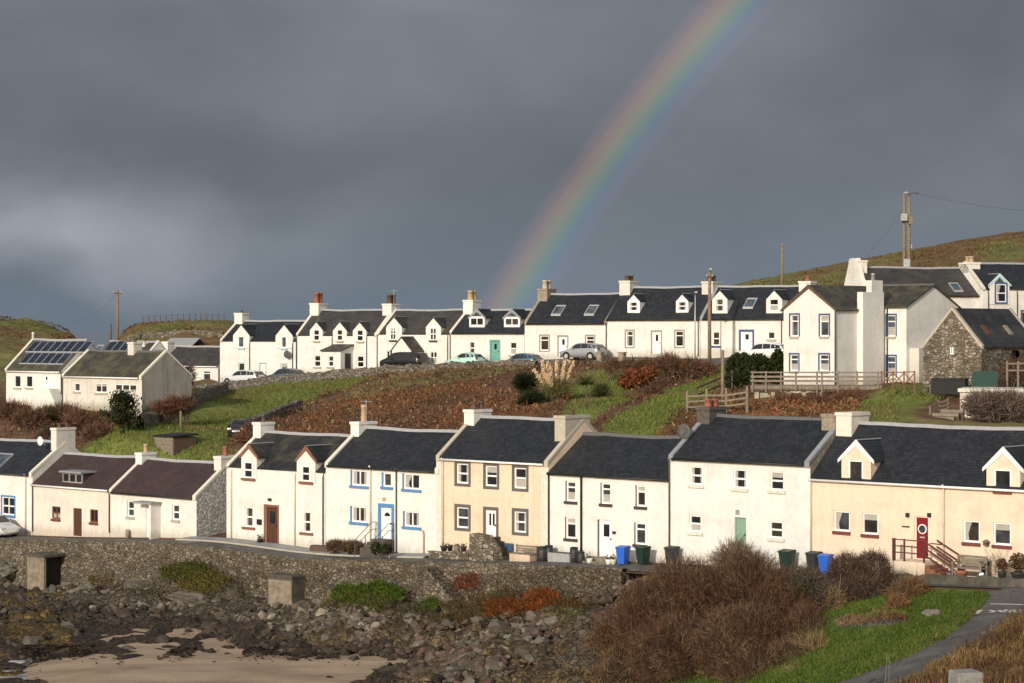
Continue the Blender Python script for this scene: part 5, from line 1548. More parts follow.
# ================================================================ ROCKS
ICO = None
def ico(sub):
    bm = bmesh.new(); bmesh.ops.create_icosphere(bm, subdivisions=sub, radius=1.0)
    v = np.array([x.co[:] for x in bm.verts]); f = np.array([[q.index for q in x.verts] for x in bm.faces]); bm.free()
    return v, f
def rock_cloud(name, pos, size, cols, sub=1, seed=5):
    """angular stones, one triangle mesh"""
    v, f = ico(sub); r = np.random.default_rng(seed); N = len(pos)
    V = v[None] * (1 + (r.random((N, len(v), 1)) - .5) * .75)
    V = V * (r.uniform(.55, 1.25, (N, 1, 3)) * np.array([1, 1, .72])) * size[:, None, None]
    a = r.random(N) * 2 * PI; t = r.normal(0, .5, N)
    ca, sa = np.cos(a)[:, None], np.sin(a)[:, None]; ct, st = np.cos(t)[:, None], np.sin(t)[:, None]
    x, y, z = V[..., 0], V[..., 1], V[..., 2]
    y, z = y * ct - z * st, y * st + z * ct
    x, y = x * ca - y * sa, x * sa + y * ca
    V = np.stack([x, y, z], -1) + pos[:, None]
    tri = V[:, f].reshape(-1, 3, 3)
    return quads_mesh(name, tri, np.repeat(cols, len(f), axis=0), M["rock"], None, 3)

def shore_pts(n, seed, vmin=VW + .5, vmax=40, pxmax=640):
    r = np.random.default_rng(seed)
    u = r.uniform(-8, wall_u(690), n); v = r.uniform(vmin, vmax, n)
    X = LOW.o[0] + LOW.r[0] * u - LOW.b[0] * v; Y = LOW.o[1] + LOW.r[1] * u - LOW.b[1] * v
    Z = T(X, Y); px, py = proj(X, Y, Z)
    k = (px > -30) & (px < pxmax) & (Z > -5.15) & (py < 700)
    return X[k], Y[k], Z[k], px[k], py[k], v[k]
X, Y, Z, px, py, v = shore_pts(60000, 41)
k_ = (Z > -4.84) | (RNG.random(len(X)) < .06)
X, Y, Z, px, py, v = [a[k_] for a in (X, Y, Z, px, py, v)]
n1 = fbm(X, Y, 4.5, 301)
keep = (RNG.random(len(X)) < np.clip(0.30 + 1.5 * (n1 - .32), 0.2, 1)) & ~((py < 615) & (px > 330) & (px < 600) & (RNG.random(len(X)) < .7))
X, Y, Z, px, py, n1 = [a[keep] for a in (X, Y, Z, px, py, n1)]
size = np.exp(RNG.normal(-2.15, .5, len(X))) * np.where(n1 > .56, 1.35, 1.0)
size = np.clip(size, .06, .42)
tone = RNG.random(len(X))
col = np.where((tone > .8)[:, None], np.array((.20, .17, .13)), np.array((.110, .088, .064))) * RNG.uniform(.55, 1.3, len(X))[:, None]
weedz = Z + (fbm(X, Y, 3, 311) - .5) * .9
col = np.where((weedz < -4.5)[:, None], np.array((.050, .036, .025)) * RNG.uniform(.5, 1.5, len(X))[:, None], col)
col = np.where(((px > 380) & (tone < .2))[:, None], np.array((.13, .075, .058)) * RNG.uniform(.6, 1.2, len(X))[:, None], col)
col = col * np.where(px > 380, .72, .92)[:, None]
rub = rock_cloud("shore_rubble", np.stack([X, Y, Z + size * .15], -1), size, col, 1, 6)
tag(rub, kind="stuff")
# large single boulders
X, Y, Z, px, py, v = shore_pts(600, 77)
vb, fb = ico(2); nb = 0
protos = []
for k in range(6):
    r = np.random.default_rng(500 + k)
    pts = vb * (1 + (r.random((len(vb), 1)) - .5) * .3)
    for q in range(7):                                        # planes split from the stone
        nn = r.normal(size=3); nn /= np.linalg.norm(nn); dd = r.uniform(.45, .8)
        s_ = pts @ nn; pts = pts - np.maximum(s_ - dd, 0)[:, None] * nn
    me = bpy.data.meshes.new("boulder"); me.from_pydata(pts.tolist(), [], fb.tolist())
    a_ = me.color_attributes.new("Col", "FLOAT_COLOR", "POINT")
    c0 = np.array([(.12, .105, .085), (.09, .078, .065), (.062, .051, .041), (.15, .13, .105), (.105, .087, .066), (.045, .035, .028)][k])
    a_.data.foreach_set("color", np.hstack([np.tile(c0, (len(pts), 1)), np.ones((len(pts), 1))]).astype(np.float32).ravel())
    me.materials.append(M["rock"]); protos.append(me)
for i in range(len(X)):
    if nb >= 34: break
    if fbm(np.array([X[i]]), np.array([Y[i]]), 4.5, 301)[0] < .46 or px[i] > 560 or px[i] < 0: continue
    if 335 < px[i] < 420 and py[i] < 615: continue
    low_ = Z[i] < -4.4
    o = link("boulder", protos[RNG.integers(0, 6) if not low_ else [2, 5, 1][RNG.integers(0, 3)]], None, (X[i], Y[i], Z[i] + .08), RNG.uniform(0, 6.28))
    s_ = RNG.uniform(.25, .52); o.scale = (s_ * RNG.uniform(.8, 1.3), s_, s_ * RNG.uniform(.6, .95)); o.rotation_euler = (RNG.normal(0, .3), RNG.normal(0, .3), RNG.uniform(0, 6.28))
    tag(o, "rough angular boulder lying in the rubble below the sea wall", "boulder", "boulders on the shore"); nb += 1
# dark weed-covered outcrops against the wall and on the sand
def outcrop(px, py, rw, rh, col, label, seed, sx=1.4):
    p = hit(px, py)
    r = np.random.default_rng(seed)
    pts, ff = ico(4)
    for q in range(22):
        nn = r.normal(size=3); nn /= np.linalg.norm(nn); dd = r.uniform(.45, .85)
        pts = pts - np.maximum(pts @ nn - dd, 0)[:, None] * nn
    rg = fbm(pts[:, 0] * 3 + seed, pts[:, 1] * 3 + pts[:, 2] * 2.5, 1.0, 900 + seed) ; rg2 = fbm(pts[:, 0] * 3 + pts[:, 2] * 4, pts[:, 1] * 3 + seed, .35, 950 + seed)
    pts = pts * (1 + (rg - .5)[:, None] * .75 + (rg2 - .5)[:, None] * .3) * np.array([rw * sx, rw, rh])
    me = bpy.data.meshes.new("outcrop"); me.from_pydata(pts.tolist(), [], ff.tolist())
    a_ = me.color_attributes.new("Col", "FLOAT_COLOR", "POINT")
    a_.data.foreach_set("color", np.hstack([np.tile(col, (len(pts), 1)) * (.5 + rg2[:, None] * 1.1), np.ones((len(pts), 1))]).astype(np.float32).ravel())
    me.materials.append(M["rock"])
    o = link("rock_outcrop", me, None, p + np.array([0, .2, 0]), r.uniform(0, 1.5))
    tag(o, label, "rock")
outcrop(243, 597, 1.5, 1.1, (0.088, 0.074, 0.061), "dark cleft rock outcrop at the wall foot left of the slab-fronted chamber", 3)
outcrop(145, 590, 1.7, 1.0, (0.121, 0.105, 0.085), "grey rock outcrop with a pale face at the foot of the sea wall", 4)
outcrop(200, 604, 1.6, .9, (0.110, 0.094, 0.074), "low brownish rock outcrop under the mossy part of the wall", 9)
outcrop(90, 593, 1.3, .8, (0.116, 0.099, 0.077), "rock outcrop just right of the open concrete chamber", 13)
outcrop(12, 572, 1.4, 1.0, (0.121, 0.110, 0.088), "grey rock outcrop at the left edge below the sea wall", 14)
outcrop(168, 671, .55, .22, (.05, .04, .03), "small dark weed-covered rock alone on the sand", 5, 1.0)
outcrop(402, 672, .95, .30, (.045, .035, .028), "flat dark weed-covered rock at the right end of the beach", 8, 1.8)

# ================================================================ VEGETATION BUILDERS
def ellip_pts(lobes, n, r, shell=0.55):
    """points inside a union of lobes (x,y,z,rx,rz); denser towards the skin"""
    L = np.array(lobes, float); w = L[:, 3] ** 2 * L[:, 4]; k = r.choice(len(L), n, p=w / w.sum())
    d = r.normal(size=(n, 3)); d /= np.linalg.norm(d, axis=1)[:, None]
    rad = r.random(n) ** (1 / 3); rad = np.where(r.random(n) < shell, .72 + .36 * r.random(n), rad)
    P = L[k, :3] + d * rad[:, None] * np.stack([L[k, 3], L[k, 3], L[k, 4]], -1)
    return P, d, k

def strips(P, D, Ln, Wd, r, seg=2, bend=.35, taper=.45):
    """thin tapering strips growing from P along D"""
    D = D / np.linalg.norm(D, axis=1)[:, None]
    out = []; p = P.copy(); d = D.copy(); w = Wd.copy()
    for s_ in range(seg):
        side = np.cross(d, r.normal(size=d.shape)); side /= (np.linalg.norm(side, axis=1)[:, None] + 1e-9)
        if s_ == 0: sd = side
        q = p + d * (Ln / seg)[:, None]; w2 = w * (taper if s_ == seg - 1 else .8)
        out.append(np.stack([p - sd * w[:, None] / 2, p + sd * w[:, None] / 2, q + sd * w2[:, None] / 2, q - sd * w2[:, None] / 2], 1))
        p, w = q, w2; d = d + r.normal(size=d.shape) * bend; d /= np.linalg.norm(d, axis=1)[:, None]
    return np.concatenate(out), seg

def leaves(P, size, r, up=0.0, aspect=1.8):
    n = len(P); a = r.normal(size=(n, 3)); a[:, 2] += up; a /= np.linalg.norm(a, axis=1)[:, None]
    b = np.cross(a, r.normal(size=(n, 3))); b /= np.linalg.norm(b, axis=1)[:, None]
    l, w = (size * aspect / 2)[:, None], (size / 2)[:, None]
    return np.stack([P - a * l, P + b * w, P + a * l, P - b * w], 1)

def tone(base, n, r, lo=.5, hi=1.5):
    return np.array(base)[None] * r.uniform(lo, hi, n)[:, None] * (1 + r.normal(0, .06, (n, 3)))

def lobes_px(items):
    """(px, py, half-width px, half-height px, distance) -> world lobes"""
    out = []
    for px, py, rw, rh, d in items:
        p = at(px, py, d); out.append((p[0], p[1], p[2], rw / FPX * d, rh / FPX * d))
    return out

def bare_shrub(name, label, cat, items, n, cols, seed, ln=(.35, .8), wd=.03, group=None, leaf=0, leafcol=None, stems=14):
    r = np.random.default_rng(seed); L = lobes_px(items)
    c = np.mean([l[:3] for l in L], 0); zb_ = Tz(c[0], c[1])
    root = link(name, None, None, (c[0], c[1], zb_)); tag(root, label, cat, group)
    off = np.array([c[0], c[1], zb_])
    P, d, k = ellip_pts(L, n, r, .5)
    lc = np.array(L)[k, :3]
    D = (P - lc) / np.linalg.norm(P - lc, axis=1)[:, None] * .5 + np.array([0, 0, .45]) + r.normal(0, .55, (n, 3))
    ok = P[:, 2] > T(P[:, 0], P[:, 1]) - .2
    P, D = P[ok], D[ok]; m = len(P)
    lens = r.uniform(*ln, m); lens = np.where(r.random(m) < .05, lens * 2.0, lens)
    Q, sg = strips(P - off, D, lens, wd * r.uniform(.6, 1.4, m), r, 2)
    ci = r.integers(0, len(cols), m); pn = fbm(P[:, 0] + P[:, 2], P[:, 1] * 1.0 + P[:, 2] * .7, 1.6, seed); ci = np.where(r.random(m) < .6, np.clip((pn - .25) * 2 * len(cols), 0, len(cols) - 1).astype(int), ci); C = np.array(cols)[ci] * r.uniform(.6, 1.35, m)[:, None]
    quads_mesh("crown", Q, np.tile(C, (sg, 1)), M["twig"], root)
    S = MB()
    for l in L:
        for q in range(stems):
            g = np.array([l[0] + r.normal(0, l[3] * .3), l[1] + r.normal(0, l[3] * .3), 0]); g[2] = Tz(g[0], g[1])
            e = np.array(l[:3]) + r.normal(size=3) * np.array([l[3], l[3], l[4]]) * .45
            mid = (g + e) / 2 + r.normal(0, .15, 3)
            S.tube([g - off, mid - off, e - off], [.045, .03, .014], 5)
    if stems: S.build("stem", M["bark"], root)
    if leaf:
        P, d, k = ellip_pts(L, leaf, r, .7); ok = P[:, 2] > T(P[:, 0], P[:, 1]); P = P[ok]
        quads_mesh("leaves", leaves(P - off, r.uniform(.06, .13, len(P)), r), tone(leafcol, len(P), r), M["leaf"], root)
    return root

def leafy_bush(name, label, cat, items, n, col, seed, size=(.10, .22), group=None, aspect=1.8, up=0.0, dark=None):
    r = np.random.default_rng(seed); L = lobes_px(items)
    c = np.mean([l[:3] for l in L], 0); zb_ = Tz(c[0], c[1]); off = np.array([c[0], c[1], zb_])
    root = link(name, None, None, off); tag(root, label, cat, group)
    P, d, k = ellip_pts(L, n, r, .6); ok = P[:, 2] > T(P[:, 0], P[:, 1]) - .1; P = P[ok]
    C = tone(col, len(P), r)
    if dark is not None: C = np.where((r.random(len(P)) < .4)[:, None], tone(dark, len(P), r), C)
    if aspect >= 5:
        D = d[ok] + np.array([0, 0, .5]) + r.normal(0, .25, (len(P), 3)); lc = np.array(L)[k[ok], :3]
        Q, sg = strips(lc + (P - lc) * .5 - off, D, r.uniform(.45, .95, len(P)), r.uniform(.03, .07, len(P)), r, 2, .25, .3)
        quads_mesh("foliage", Q, np.tile(C, (sg, 1)), M["leaf"], root)
    else: quads_mesh("foliage", leaves(P - off, r.uniform(*size, len(P)), r, up, aspect), C, M["leaf"], root)
    S = MB()
    for l in L:
        for q in range(4):
            g = np.array([c[0] + r.normal(0, .3), c[1] + r.normal(0, .3), zb_ - .1]); e = np.array(l[:3]) + r.normal(size=3) * l[3] * .4
            S.tube([g - off, (g + e) / 2 - off + r.normal(0, .08, 3), e - off], [.05, .035, .012], 5)
    S.build("stem", M["bark"], root)
    return root

bare_shrub("bare_shrub", "brown scrub hiding half of the dark car on the field", "shrub", [(252, 432, 9, 8, 157), (244, 438, 8, 6, 156)], 1800, [(.125, .068, .042), (.16, .085, .05)], 618, (.25, .5), .035, stems=4)
# ---------------------------------------------------------------- heather, bracken and turf (uncountable)
def hill_stuff():
    r = np.random.default_rng(91); n = 300000
    u = r.uniform(-25, 120, n); b = r.uniform(7.5, 86, n)
    X = LOW.o[0] + LOW.r[0] * u + LOW.b[0] * b; Y = LOW.o[1] + LOW.r[1] * u + LOW.b[1] * b
    Z = T_UP(X, Y); px, py = proj(X, Y, Z)
    bu = UP.uv(X, Y)[1]; xu = UP.uv(X, Y)[0]
    ok = (px > -25) & (px < 1050) & ((bu < -3.9) | (xu > UP.x_at(810))) & (Y < 205) & (py < 462)
    for H in (HU, HZB):                                       # keep clear of the two big houses
        o = np.array(H.o.location); ca, sa = math.cos(H.fr.ang), math.sin(H.fr.ang)
        lx = (X - o[0]) * ca + (Y - o[1]) * sa; ly = -(X - o[0]) * sa + (Y - o[1]) * ca
        ok &= ~((lx > -.6) & (lx < 12) & (ly > -1.2) & (ly < 14))
    xw, yw = FW.uv(X, Y); ok &= ~((xw > -1) & (xw < 21) & (yw > -1.6) & (yw < 9))
    ok &= ~((px > 955) & (py > 394)) & ~((px > 898) & (px < 960) & (py > 401)) & ~((px > 748) & (px < 886) & (py > 384) & (py < 401) & (Y < 158))
    X, Y, Z, px, py = [a[ok] for a in (X, Y, Z, px, py)]
    g, bk, far = hill_region(X, Y, Z)
    n1, n2 = fbm(X, Y, 9, 21), fbm(X, Y, 2.0, 401)
    P = np.stack([X, Y, Z], -1)
    # heather clumps
    h = ~g & (r.random(len(X)) < np.clip(.2 + 1.6 * (n2 - .3), .1, 1)); m = h.sum()
    D = np.array([0, 0, .5]) + r.normal(0, .7, (m, 3)); D[:, 2] = np.abs(D[:, 2]) + .05
    lift = (n2[h] - .35).clip(0) * 1.5
    Pm = P[h].copy(); Pm[:, 2] += r.random(m) * lift
    Q, sg = strips(Pm, D, r.uniform(.14, .36, m), r.uniform(.06, .13, m), r, 2, .7, .6)
    c = np.where((bk[h] & (n1[h] > .44))[:, None], tone((.165, .076, .036), m, r, .55, 1.45), tone((.125, .066, .040), m, r, .5, 1.5))
    c = c * (.55 + .95 * fbm(X[h], Y[h], 5.5, 461))[:, None]
    pick = r.random(m)
    c = np.where((pick < .10)[:, None], tone((.17, .13, .06), m, r), c); c = np.where(((pick > .88) & (n1[h] > .5))[:, None], tone((.07, .08, .025), m, r), c)
    c = np.where((pick > .97)[:, None], tone((.26, .20, .11), m, r), c)
    tag(quads_mesh("heather", Q, np.tile(c, (sg, 1)), M["twig"]), kind="stuff")
    m = g.sum(); D = np.array([0, 0, 1.0]) + r.normal(0, .45, (m, 3)); D[:, 2] = np.abs(D[:, 2]) + .4
    Q, sg = strips(P[g], D, r.uniform(.10, .26, m), r.uniform(.05, .11, m), r, 1, .3, .3)
    c = tone((.155, .185, .048), m, r, .6, 1.4); c = np.where((n1[g] > .52)[:, None], tone((.19, .175, .065), m, r, .6, 1.3), c)
    tag(quads_mesh("hillside_grass", Q, c, M["leaf"]), kind="stuff")
hill_stuff()

def far_stuff():
    r = np.random.default_rng(93); n = 130000
    X = r.uniform(-80, 82, n); Y = r.uniform(208, 336, n)
    Z = T_UP(X, Y); px, py = proj(X, Y, Z)
    bu = UP.uv(X, Y)[1]
    ok = (px > -20) & (px < 1045) & (bu > 9) & ~((px > 230) & (px < 700)) & (Z > -2)
    X, Y, Z, px, py = [a[ok] for a in (X, Y, Z, px, py)]
    n1, n2, n3 = fbm(X, Y, 9, 21), fbm(X, Y * .5, 3.0, 471), fbm(X, Y * .35, 7, 51)
    k = r.random(len(X)) < np.clip(.15 + 2.2 * (n2 - .35), .05, 1)
    X, Y, Z, n1, n2, n3 = [a[k] for a in (X, Y, Z, n1, n2, n3)]; m = len(X)
    D = np.array([0, 0, .7]) + r.normal(0, .5, (m, 3)); D[:, 2] = np.abs(D[:, 2]) + .1
    Q, sg = strips(np.stack([X, Y, Z], -1), D, r.uniform(.10, .30, m), r.uniform(.10, .26, m), r, 1, .3, .5)
    c = np.where((n3 > .5)[:, None], tone((.16, .095, .045), m, r), tone((.165, .15, .055), m, r))
    c = np.where((r.random(m) < .2)[:, None], tone((.11, .06, .04), m, r), c)
    tag(quads_mesh("moorland_grass", Q, c, M["leaf"]), kind="stuff")
far_stuff()

def front_stuff():
    r = np.random.default_rng(95); n = 260000
    X = r.uniform(-2, 32, n); Y = r.uniform(58, 106, n)
    u, b = LOW.uv(X, Y); v = -b
    Z = T(X, Y); px, py = proj(X, Y, Z)
    lane = inpoly(px, py, LANE_L + LANE_R[::-1])
    ok = (v > 4.3) & (px > 560) & (px < 1050) & (py < 715) & ~lane
    X, Y, Z, px, py, v = [a[ok] for a in (X, Y, Z, px, py, v)]
    n1, n2 = fbm(X, Y, 5, 61), fbm(X, Y, 1.3, 71)
    lawn = inpoly(px + (n1 - .5) * 6, py + (n2 - .5) * 3, LAWN) & ~inpoly(px, py, PATH)
    P = np.stack([X, Y, Z], -1)
    k = lawn; m = k.sum()
    D = np.array([0, 0, 1.0]) + r.normal(0, .5, (m, 3)); D[:, 2] = np.abs(D[:, 2]) + .3
    Q, sg = strips(P[k], D, r.uniform(.05, .15, m), r.uniform(.025, .05, m), r, 1, .3, .3)
    c = tone((.092, .132, .027), m, r, .45, 1.45); c = np.where((n2[k] > .6)[:, None], tone((.125, .145, .035), m, r, .6, 1.3), c)
    tag(quads_mesh("lawn_grass", Q, c, M["leaf"]), kind="stuff")
    right = (px > 800) & ~lawn & (py > 612) & ~((px > 946) & (px < 986) & (py > 676))
    k = right & (px - 800 > (py - 690) * -1.0 - 40); m = k.sum()
    D = np.array([0, 0, 1.0]) + r.normal(0, .45, (m, 3)); D[:, 2] = np.abs(D[:, 2]) + .35
    Pm = P[k].copy(); Pm[:, 2] += r.random(m) * (n2[k] - .3).clip(0) * .9
    ln = r.uniform(.18, .5, m) * np.clip(.5 + (px[k] - 850) / 200, .4, 1.1)
    Q, sg = strips(Pm, D, ln, r.uniform(.018, .042, m), r, 2, .45, .4)
    c = np.where((fbm(X[k], Y[k], 3, 431) > .5)[:, None], tone((.185, .115, .052), m, r, .45, 1.5), tone((.105, .056, .033), m, r, .45, 1.5))
    c = np.where((r.random(m) < .12)[:, None], tone((.13, .12, .03), m, r), c)
    tag(quads_mesh("dry_moor_grass", Q, np.tile(c, (sg, 1)), M["twig"]), kind="stuff")
    k = ~lawn & (px < 800) & (r.random(len(px)) < .5); m = k.sum()
    D = np.array([0, 0, 1.0]) + r.normal(0, .5, (m, 3)); D[:, 2] = np.abs(D[:, 2]) + .3
    Q, sg = strips(P[k], D, r.uniform(.15, .45, m), r.uniform(.02, .05, m), r, 2, .4, .4)
    tag(quads_mesh("undergrowth", Q, np.tile(tone((.13, .085, .04), m, r), (sg, 1)), M["twig"]), kind="stuff")
front_stuff()

def wall_foot_plants():
    """weeds on and below the sea wall: turf ledge, moss, dead stalks, bracken"""
    r = np.random.default_rng(97)
    def patch(px0, py0, px1, py1, n, col, ln, wd, name, lift=.9, sp=.45):
        px = r.uniform(px0, px1, n); py = r.uniform(py0, py1, n)
        e = ((px - (px0 + px1) / 2) / ((px1 - px0) / 2)) ** 2 + ((py - (py0 + py1) / 2) / ((py1 - py0) / 2)) ** 2
        kk = (e < .25 + 1.25 * fbm(px, py * 1.6, 9, int(px0) % 97 + 700, 3)) & ~((px > 262) & (px < 307) & (py > 568) & (py < 602)) & ~((px > 24) & (px < 70) & (py < 590))
        px, py = px[kk], py[kk]
        u = LOW.x_at(px, -VW - .7); dd = LOW.depth(px, -VW - .7)
        z = CAM_Z - (py - HY) / FPX * dd
        # a ledge of earth leaning on the wall: the lower, the farther out
        zt = np.interp(u, BU, BZ) - .2; out = .25 + (zt - z).clip(0) * .55
        off = -VW - out
        X = LOW.o[0] + LOW.r[0] * u + LOW.b[0] * off; Y = LOW.o[1] + LOW.r[1] * u + LOW.b[1] * off
        m = len(u); D = np.array([-LOW.b[0] * .6, -LOW.b[1] * .6, .8]) + r.normal(0, sp, (m, 3))
        Q, sg = strips(np.stack([X, Y, z], -1), D, r.uniform(*ln, m), r.uniform(*wd, m), r, 2, .4, .4)
        return Q, np.tile(tone(col, m, r), (sg, 1))
    def many(name, lst):
        A = [patch(*l, name) for l in lst]
        tag(quads_mesh(name, np.concatenate([a[0] for a in A]), np.concatenate([a[1] for a in A]), M["leaf"]), kind="stuff")
    many("wall_foot_turf", [(338, 582, 412, 610, 5000, (.080, .125, .022), (.12, .35), (.04, .1)), (330, 592, 405, 616, 2200, (.17, .14, .045), (.12, .35), (.04, .1)),
                            (163, 562, 215, 580, 2200, (.095, .105, .025), (.1, .25), (.04, .1)), (185, 570, 238, 592, 1800, (.15, .125, .035), (.1, .3), (.04, .1)),
                            (530, 615, 562, 634, 1600, (.085, .14, .025), (.12, .3), (.04, .09)), (424, 598, 450, 612, 700, (.09, .12, .025), (.12, .3), (.04, .09)), (95, 572, 125, 588, 500, (.13, .10, .04), (.1, .3), (.03, .08))])
    many("wall_foot_weeds", [(290, 600, 470, 640, 7000, (.10, .088, .060), (.2, .5), (.02, .05)), (440, 590, 600, 645, 8000, (.12, .088, .040), (.2, .55), (.02, .05)),
                             (50, 585, 120, 610, 1600, (.15, .11, .05), (.15, .4), (.03, .06)), (0, 610, 60, 640, 900, (.12, .08, .02), (.1, .2), (.05, .1)),
                             (470, 568, 640, 600, 2600, (.13, .105, .06), (.1, .3), (.02, .05)), (20, 556, 330, 592, 2600, (.12, .10, .055), (.08, .25), (.02, .05)), (120, 572, 330, 600, 3000, (.10, .085, .045), (.12, .35), (.02, .05)), (300, 566, 440, 596, 1200, (.12, .10, .06), (.08, .22), (.02, .05))])
    many("bracken", [(492, 598, 530, 618, 1900, (.24, .075, .026), (.2, .5), (.03, .07)), (528, 592, 566, 614, 2600, (.26, .085, .03), (.25, .55), (.03, .07)), (545, 600, 600, 640, 1800, (.16, .085, .035), (.2, .5), (.03, .06)),
                     (452, 574, 480, 590, 500, (.17, .06, .03), (.15, .35), (.03, .06))])
wall_foot_plants()
def seaweed():
    r = np.random.default_rng(99); n = 9000
    px = r.uniform(20, 500, n); py = 653 + (px > 380) * r.uniform(0, 30, n) + np.abs(r.normal(0, 5, n)) - 4
    X, Y = [], []
    d = FPX * (CAM_Z + 5.0) / (py - HY)
    X = (px - 512) / FPX * d; Y = d
    k = fbm(X, Y * .5, 2.5, 441) > .50
    X, Y = X[k], Y[k]; Z = np.maximum(T(X, Y), -4.86 - .012 * (117 - Y)) + r.uniform(.03, .12, len(X))
    Q = leaves(np.stack([X, Y, Z], -1), r.uniform(.08, .25, len(X)), r); Q[..., 2] = Z[:, None] + (Q[..., 2] - Z[:, None]) * .35
    tag(quads_mesh("seaweed", Q, tone((.035, .024, .018), len(X), r), M["twig"]), kind="stuff")
seaweed()

# ---------------------------------------------------------------- bushes and trees one can tell apart
BR = [(.095, .049, .028), (.122, .066, .037), (.062, .036, .024), (.165, .112, .066), (.085, .046, .032)]
bare_shrub("bare_thicket", "huge brown leafless thicket of shrubs in front of the terrace, right of the shore", "thicket",
           [(622, 640, 32, 30, 104), (640, 600, 18, 18, 103), (655, 624, 40, 40, 102.5), (667, 586, 20, 24, 102.5), (690, 596, 30, 36, 101.5), (712, 612, 40, 42, 101), (738, 582, 26, 34, 100.5), (757, 598, 36, 42, 100), (790, 600, 22, 30, 99), (785, 622, 36, 40, 98.5), (806, 636, 22, 30, 96), (745, 648, 50, 40, 97), (795, 662, 26, 24, 94), (760, 672, 40, 24, 95), (680, 655, 50, 36, 99.5), (628, 668, 30, 22, 101), (604, 656, 14, 16, 103)],
           140000, BR, 601, (.18, .45), .0155)
bare_shrub("bare_shrub", "rounded brown leafless shrub beside the red-door house steps", "shrub", [(848, 578, 19, 23, 99.5), (872, 575, 19, 22, 99.5), (862, 592, 24, 16, 98.5)], 16000, [(.085, .058, .042), (.07, .045, .034), (.13, .092, .065)], 602, (.15, .4), .019)
bare_shrub("bare_shrub", "low dark shrub filling the space under the green bin", "shrub", [(806, 585, 20, 16, 98.5), (825, 594, 14, 12, 98)], 4000, [(.12, .09, .07), (.09, .07, .055)], 603, (.2, .45), .022, leaf=600, leafcol=(.06, .08, .02))
bare_shrub("bare_shrub", "rusty brown scrub at the edge of the lawn below the wooden steps", "shrub", [(905, 594, 14, 13, 97), (898, 608, 10, 10, 95), (918, 590, 9, 10, 97.5)], 3600, [(.16, .09, .05), (.20, .10, .045), (.12, .085, .06)], 604, (.2, .45), .022)
bare_shrub("bare_shrub", "sparse twiggy shrub against the white wall by the sage green door", "shrub", [(735, 555, 14, 12, 108), (722, 562, 12, 8, 108)], 1500, [(.16, .12, .09), (.12, .09, .07)], 605, (.3, .6), .02)
bare_shrub("bare_shrub", "clipped brown shrub under the kitchen window left of the blue door", "shrub", [(336, 546, 9, 5.5, 128), (352, 547, 10, 5.5, 127), (360, 549, 6, 5, 126.6)], 2600, [(.14, .085, .045), (.10, .065, .04)], 606, (.12, .3), .025, leaf=500, leafcol=(.10, .07, .03))
leafy_bush("evergreen_shrub", "small dark evergreen bush beside the steps to the blue door", "shrub", [(376, 548, 5, 6, 124), (386, 549, 6, 5, 123.6)], 1600, (.05, .055, .03), 607, (.06, .12))
bare_shrub("dry_grass_clump", "straw-coloured tall dead grass along the right foot of the brown thicket", "grass clump", [(815, 652, 12, 14, 93.5), (835, 600, 8, 9, 97.5), (800, 676, 14, 8, 92)], 2600, [(.26, .19, .10), (.20, .14, .07)], 616, (.25, .6), .018, stems=0)
bare_shrub("dry_grass_clump", "orange-brown dead bracken clump at the left foot of the brown thicket", "bracken clump", [(606, 640, 9, 12, 104.5), (596, 652, 8, 8, 104.5)], 1500, [(.24, .11, .035), (.18, .09, .035)], 617, (.2, .5), .02, stems=0)
# between the rows
r6 = [(.125, .068, .042), (.16, .085, .05), (.10, .058, .040)]
leafy_bush("evergreen_shrub", "big drooping dark green shrub beneath the blue-framed door of the upper terrace", "shrub", [(740, 368, 13, 14, 168), (757, 370, 13, 15, 167), (748, 382, 14, 10, 166), (734, 380, 8, 10, 166)], 7000, (.045, .058, .022), 608, (.12, .28), aspect=2.6, dark=(.022, .03, .014))
leafy_bush("evergreen_shrub", "dark green bush touching the left corner of the cross-gabled house", "shrub", [(778, 362, 7, 12, 163), (779, 376, 8, 10, 162.5)], 2400, (.042, .05, .016), 609, (.1, .24), dark=(.02, .028, .01))
leafy_bush("spiky_shrub", "dark spiky green shrub left of the pampas grass, upper one", "shrub", [(525, 384, 10, 7, 165)], 1200, (.035, .05, .02), 610, (.10, .18), aspect=6, up=.5, dark=(.018, .025, .012))
leafy_bush("spiky_shrub", "dark spiky green shrub nearest the peach house's right chimney", "shrub", [(533, 404, 13, 10, 160), (520, 410, 8, 7, 160)], 1900, (.035, .05, .02), 611, (.10, .2), aspect=6, up=.5, dark=(.018, .025, .012))
leafy_bush("spiky_shrub", "small grey-green upright shrub on the garden lawn right of the pampas grass", "shrub", [(601, 396, 5.5, 9, 163)], 900, (.075, .085, .035), 612, (.08, .14), aspect=5, up=1.2)
leafy_bush("evergreen_shrub", "pale olive bush clinging to the slope under the pampas plumes", "shrub", [(553, 392, 10, 7, 164), (548, 402, 12, 8, 162), (572, 412, 10, 7, 158)], 2600, (.13, .125, .05), 613, (.10, .2))
leafy_bush("russet_bush", "bright russet bush on the lawn below the grey stone piers", "shrub", [(636, 378, 13, 9, 171), (626, 382, 8, 6, 171), (648, 374, 9, 8, 171)], 2600, (.21, .085, .038), 614, (.10, .22), aspect=2.4, dark=(.17, .05, .025))
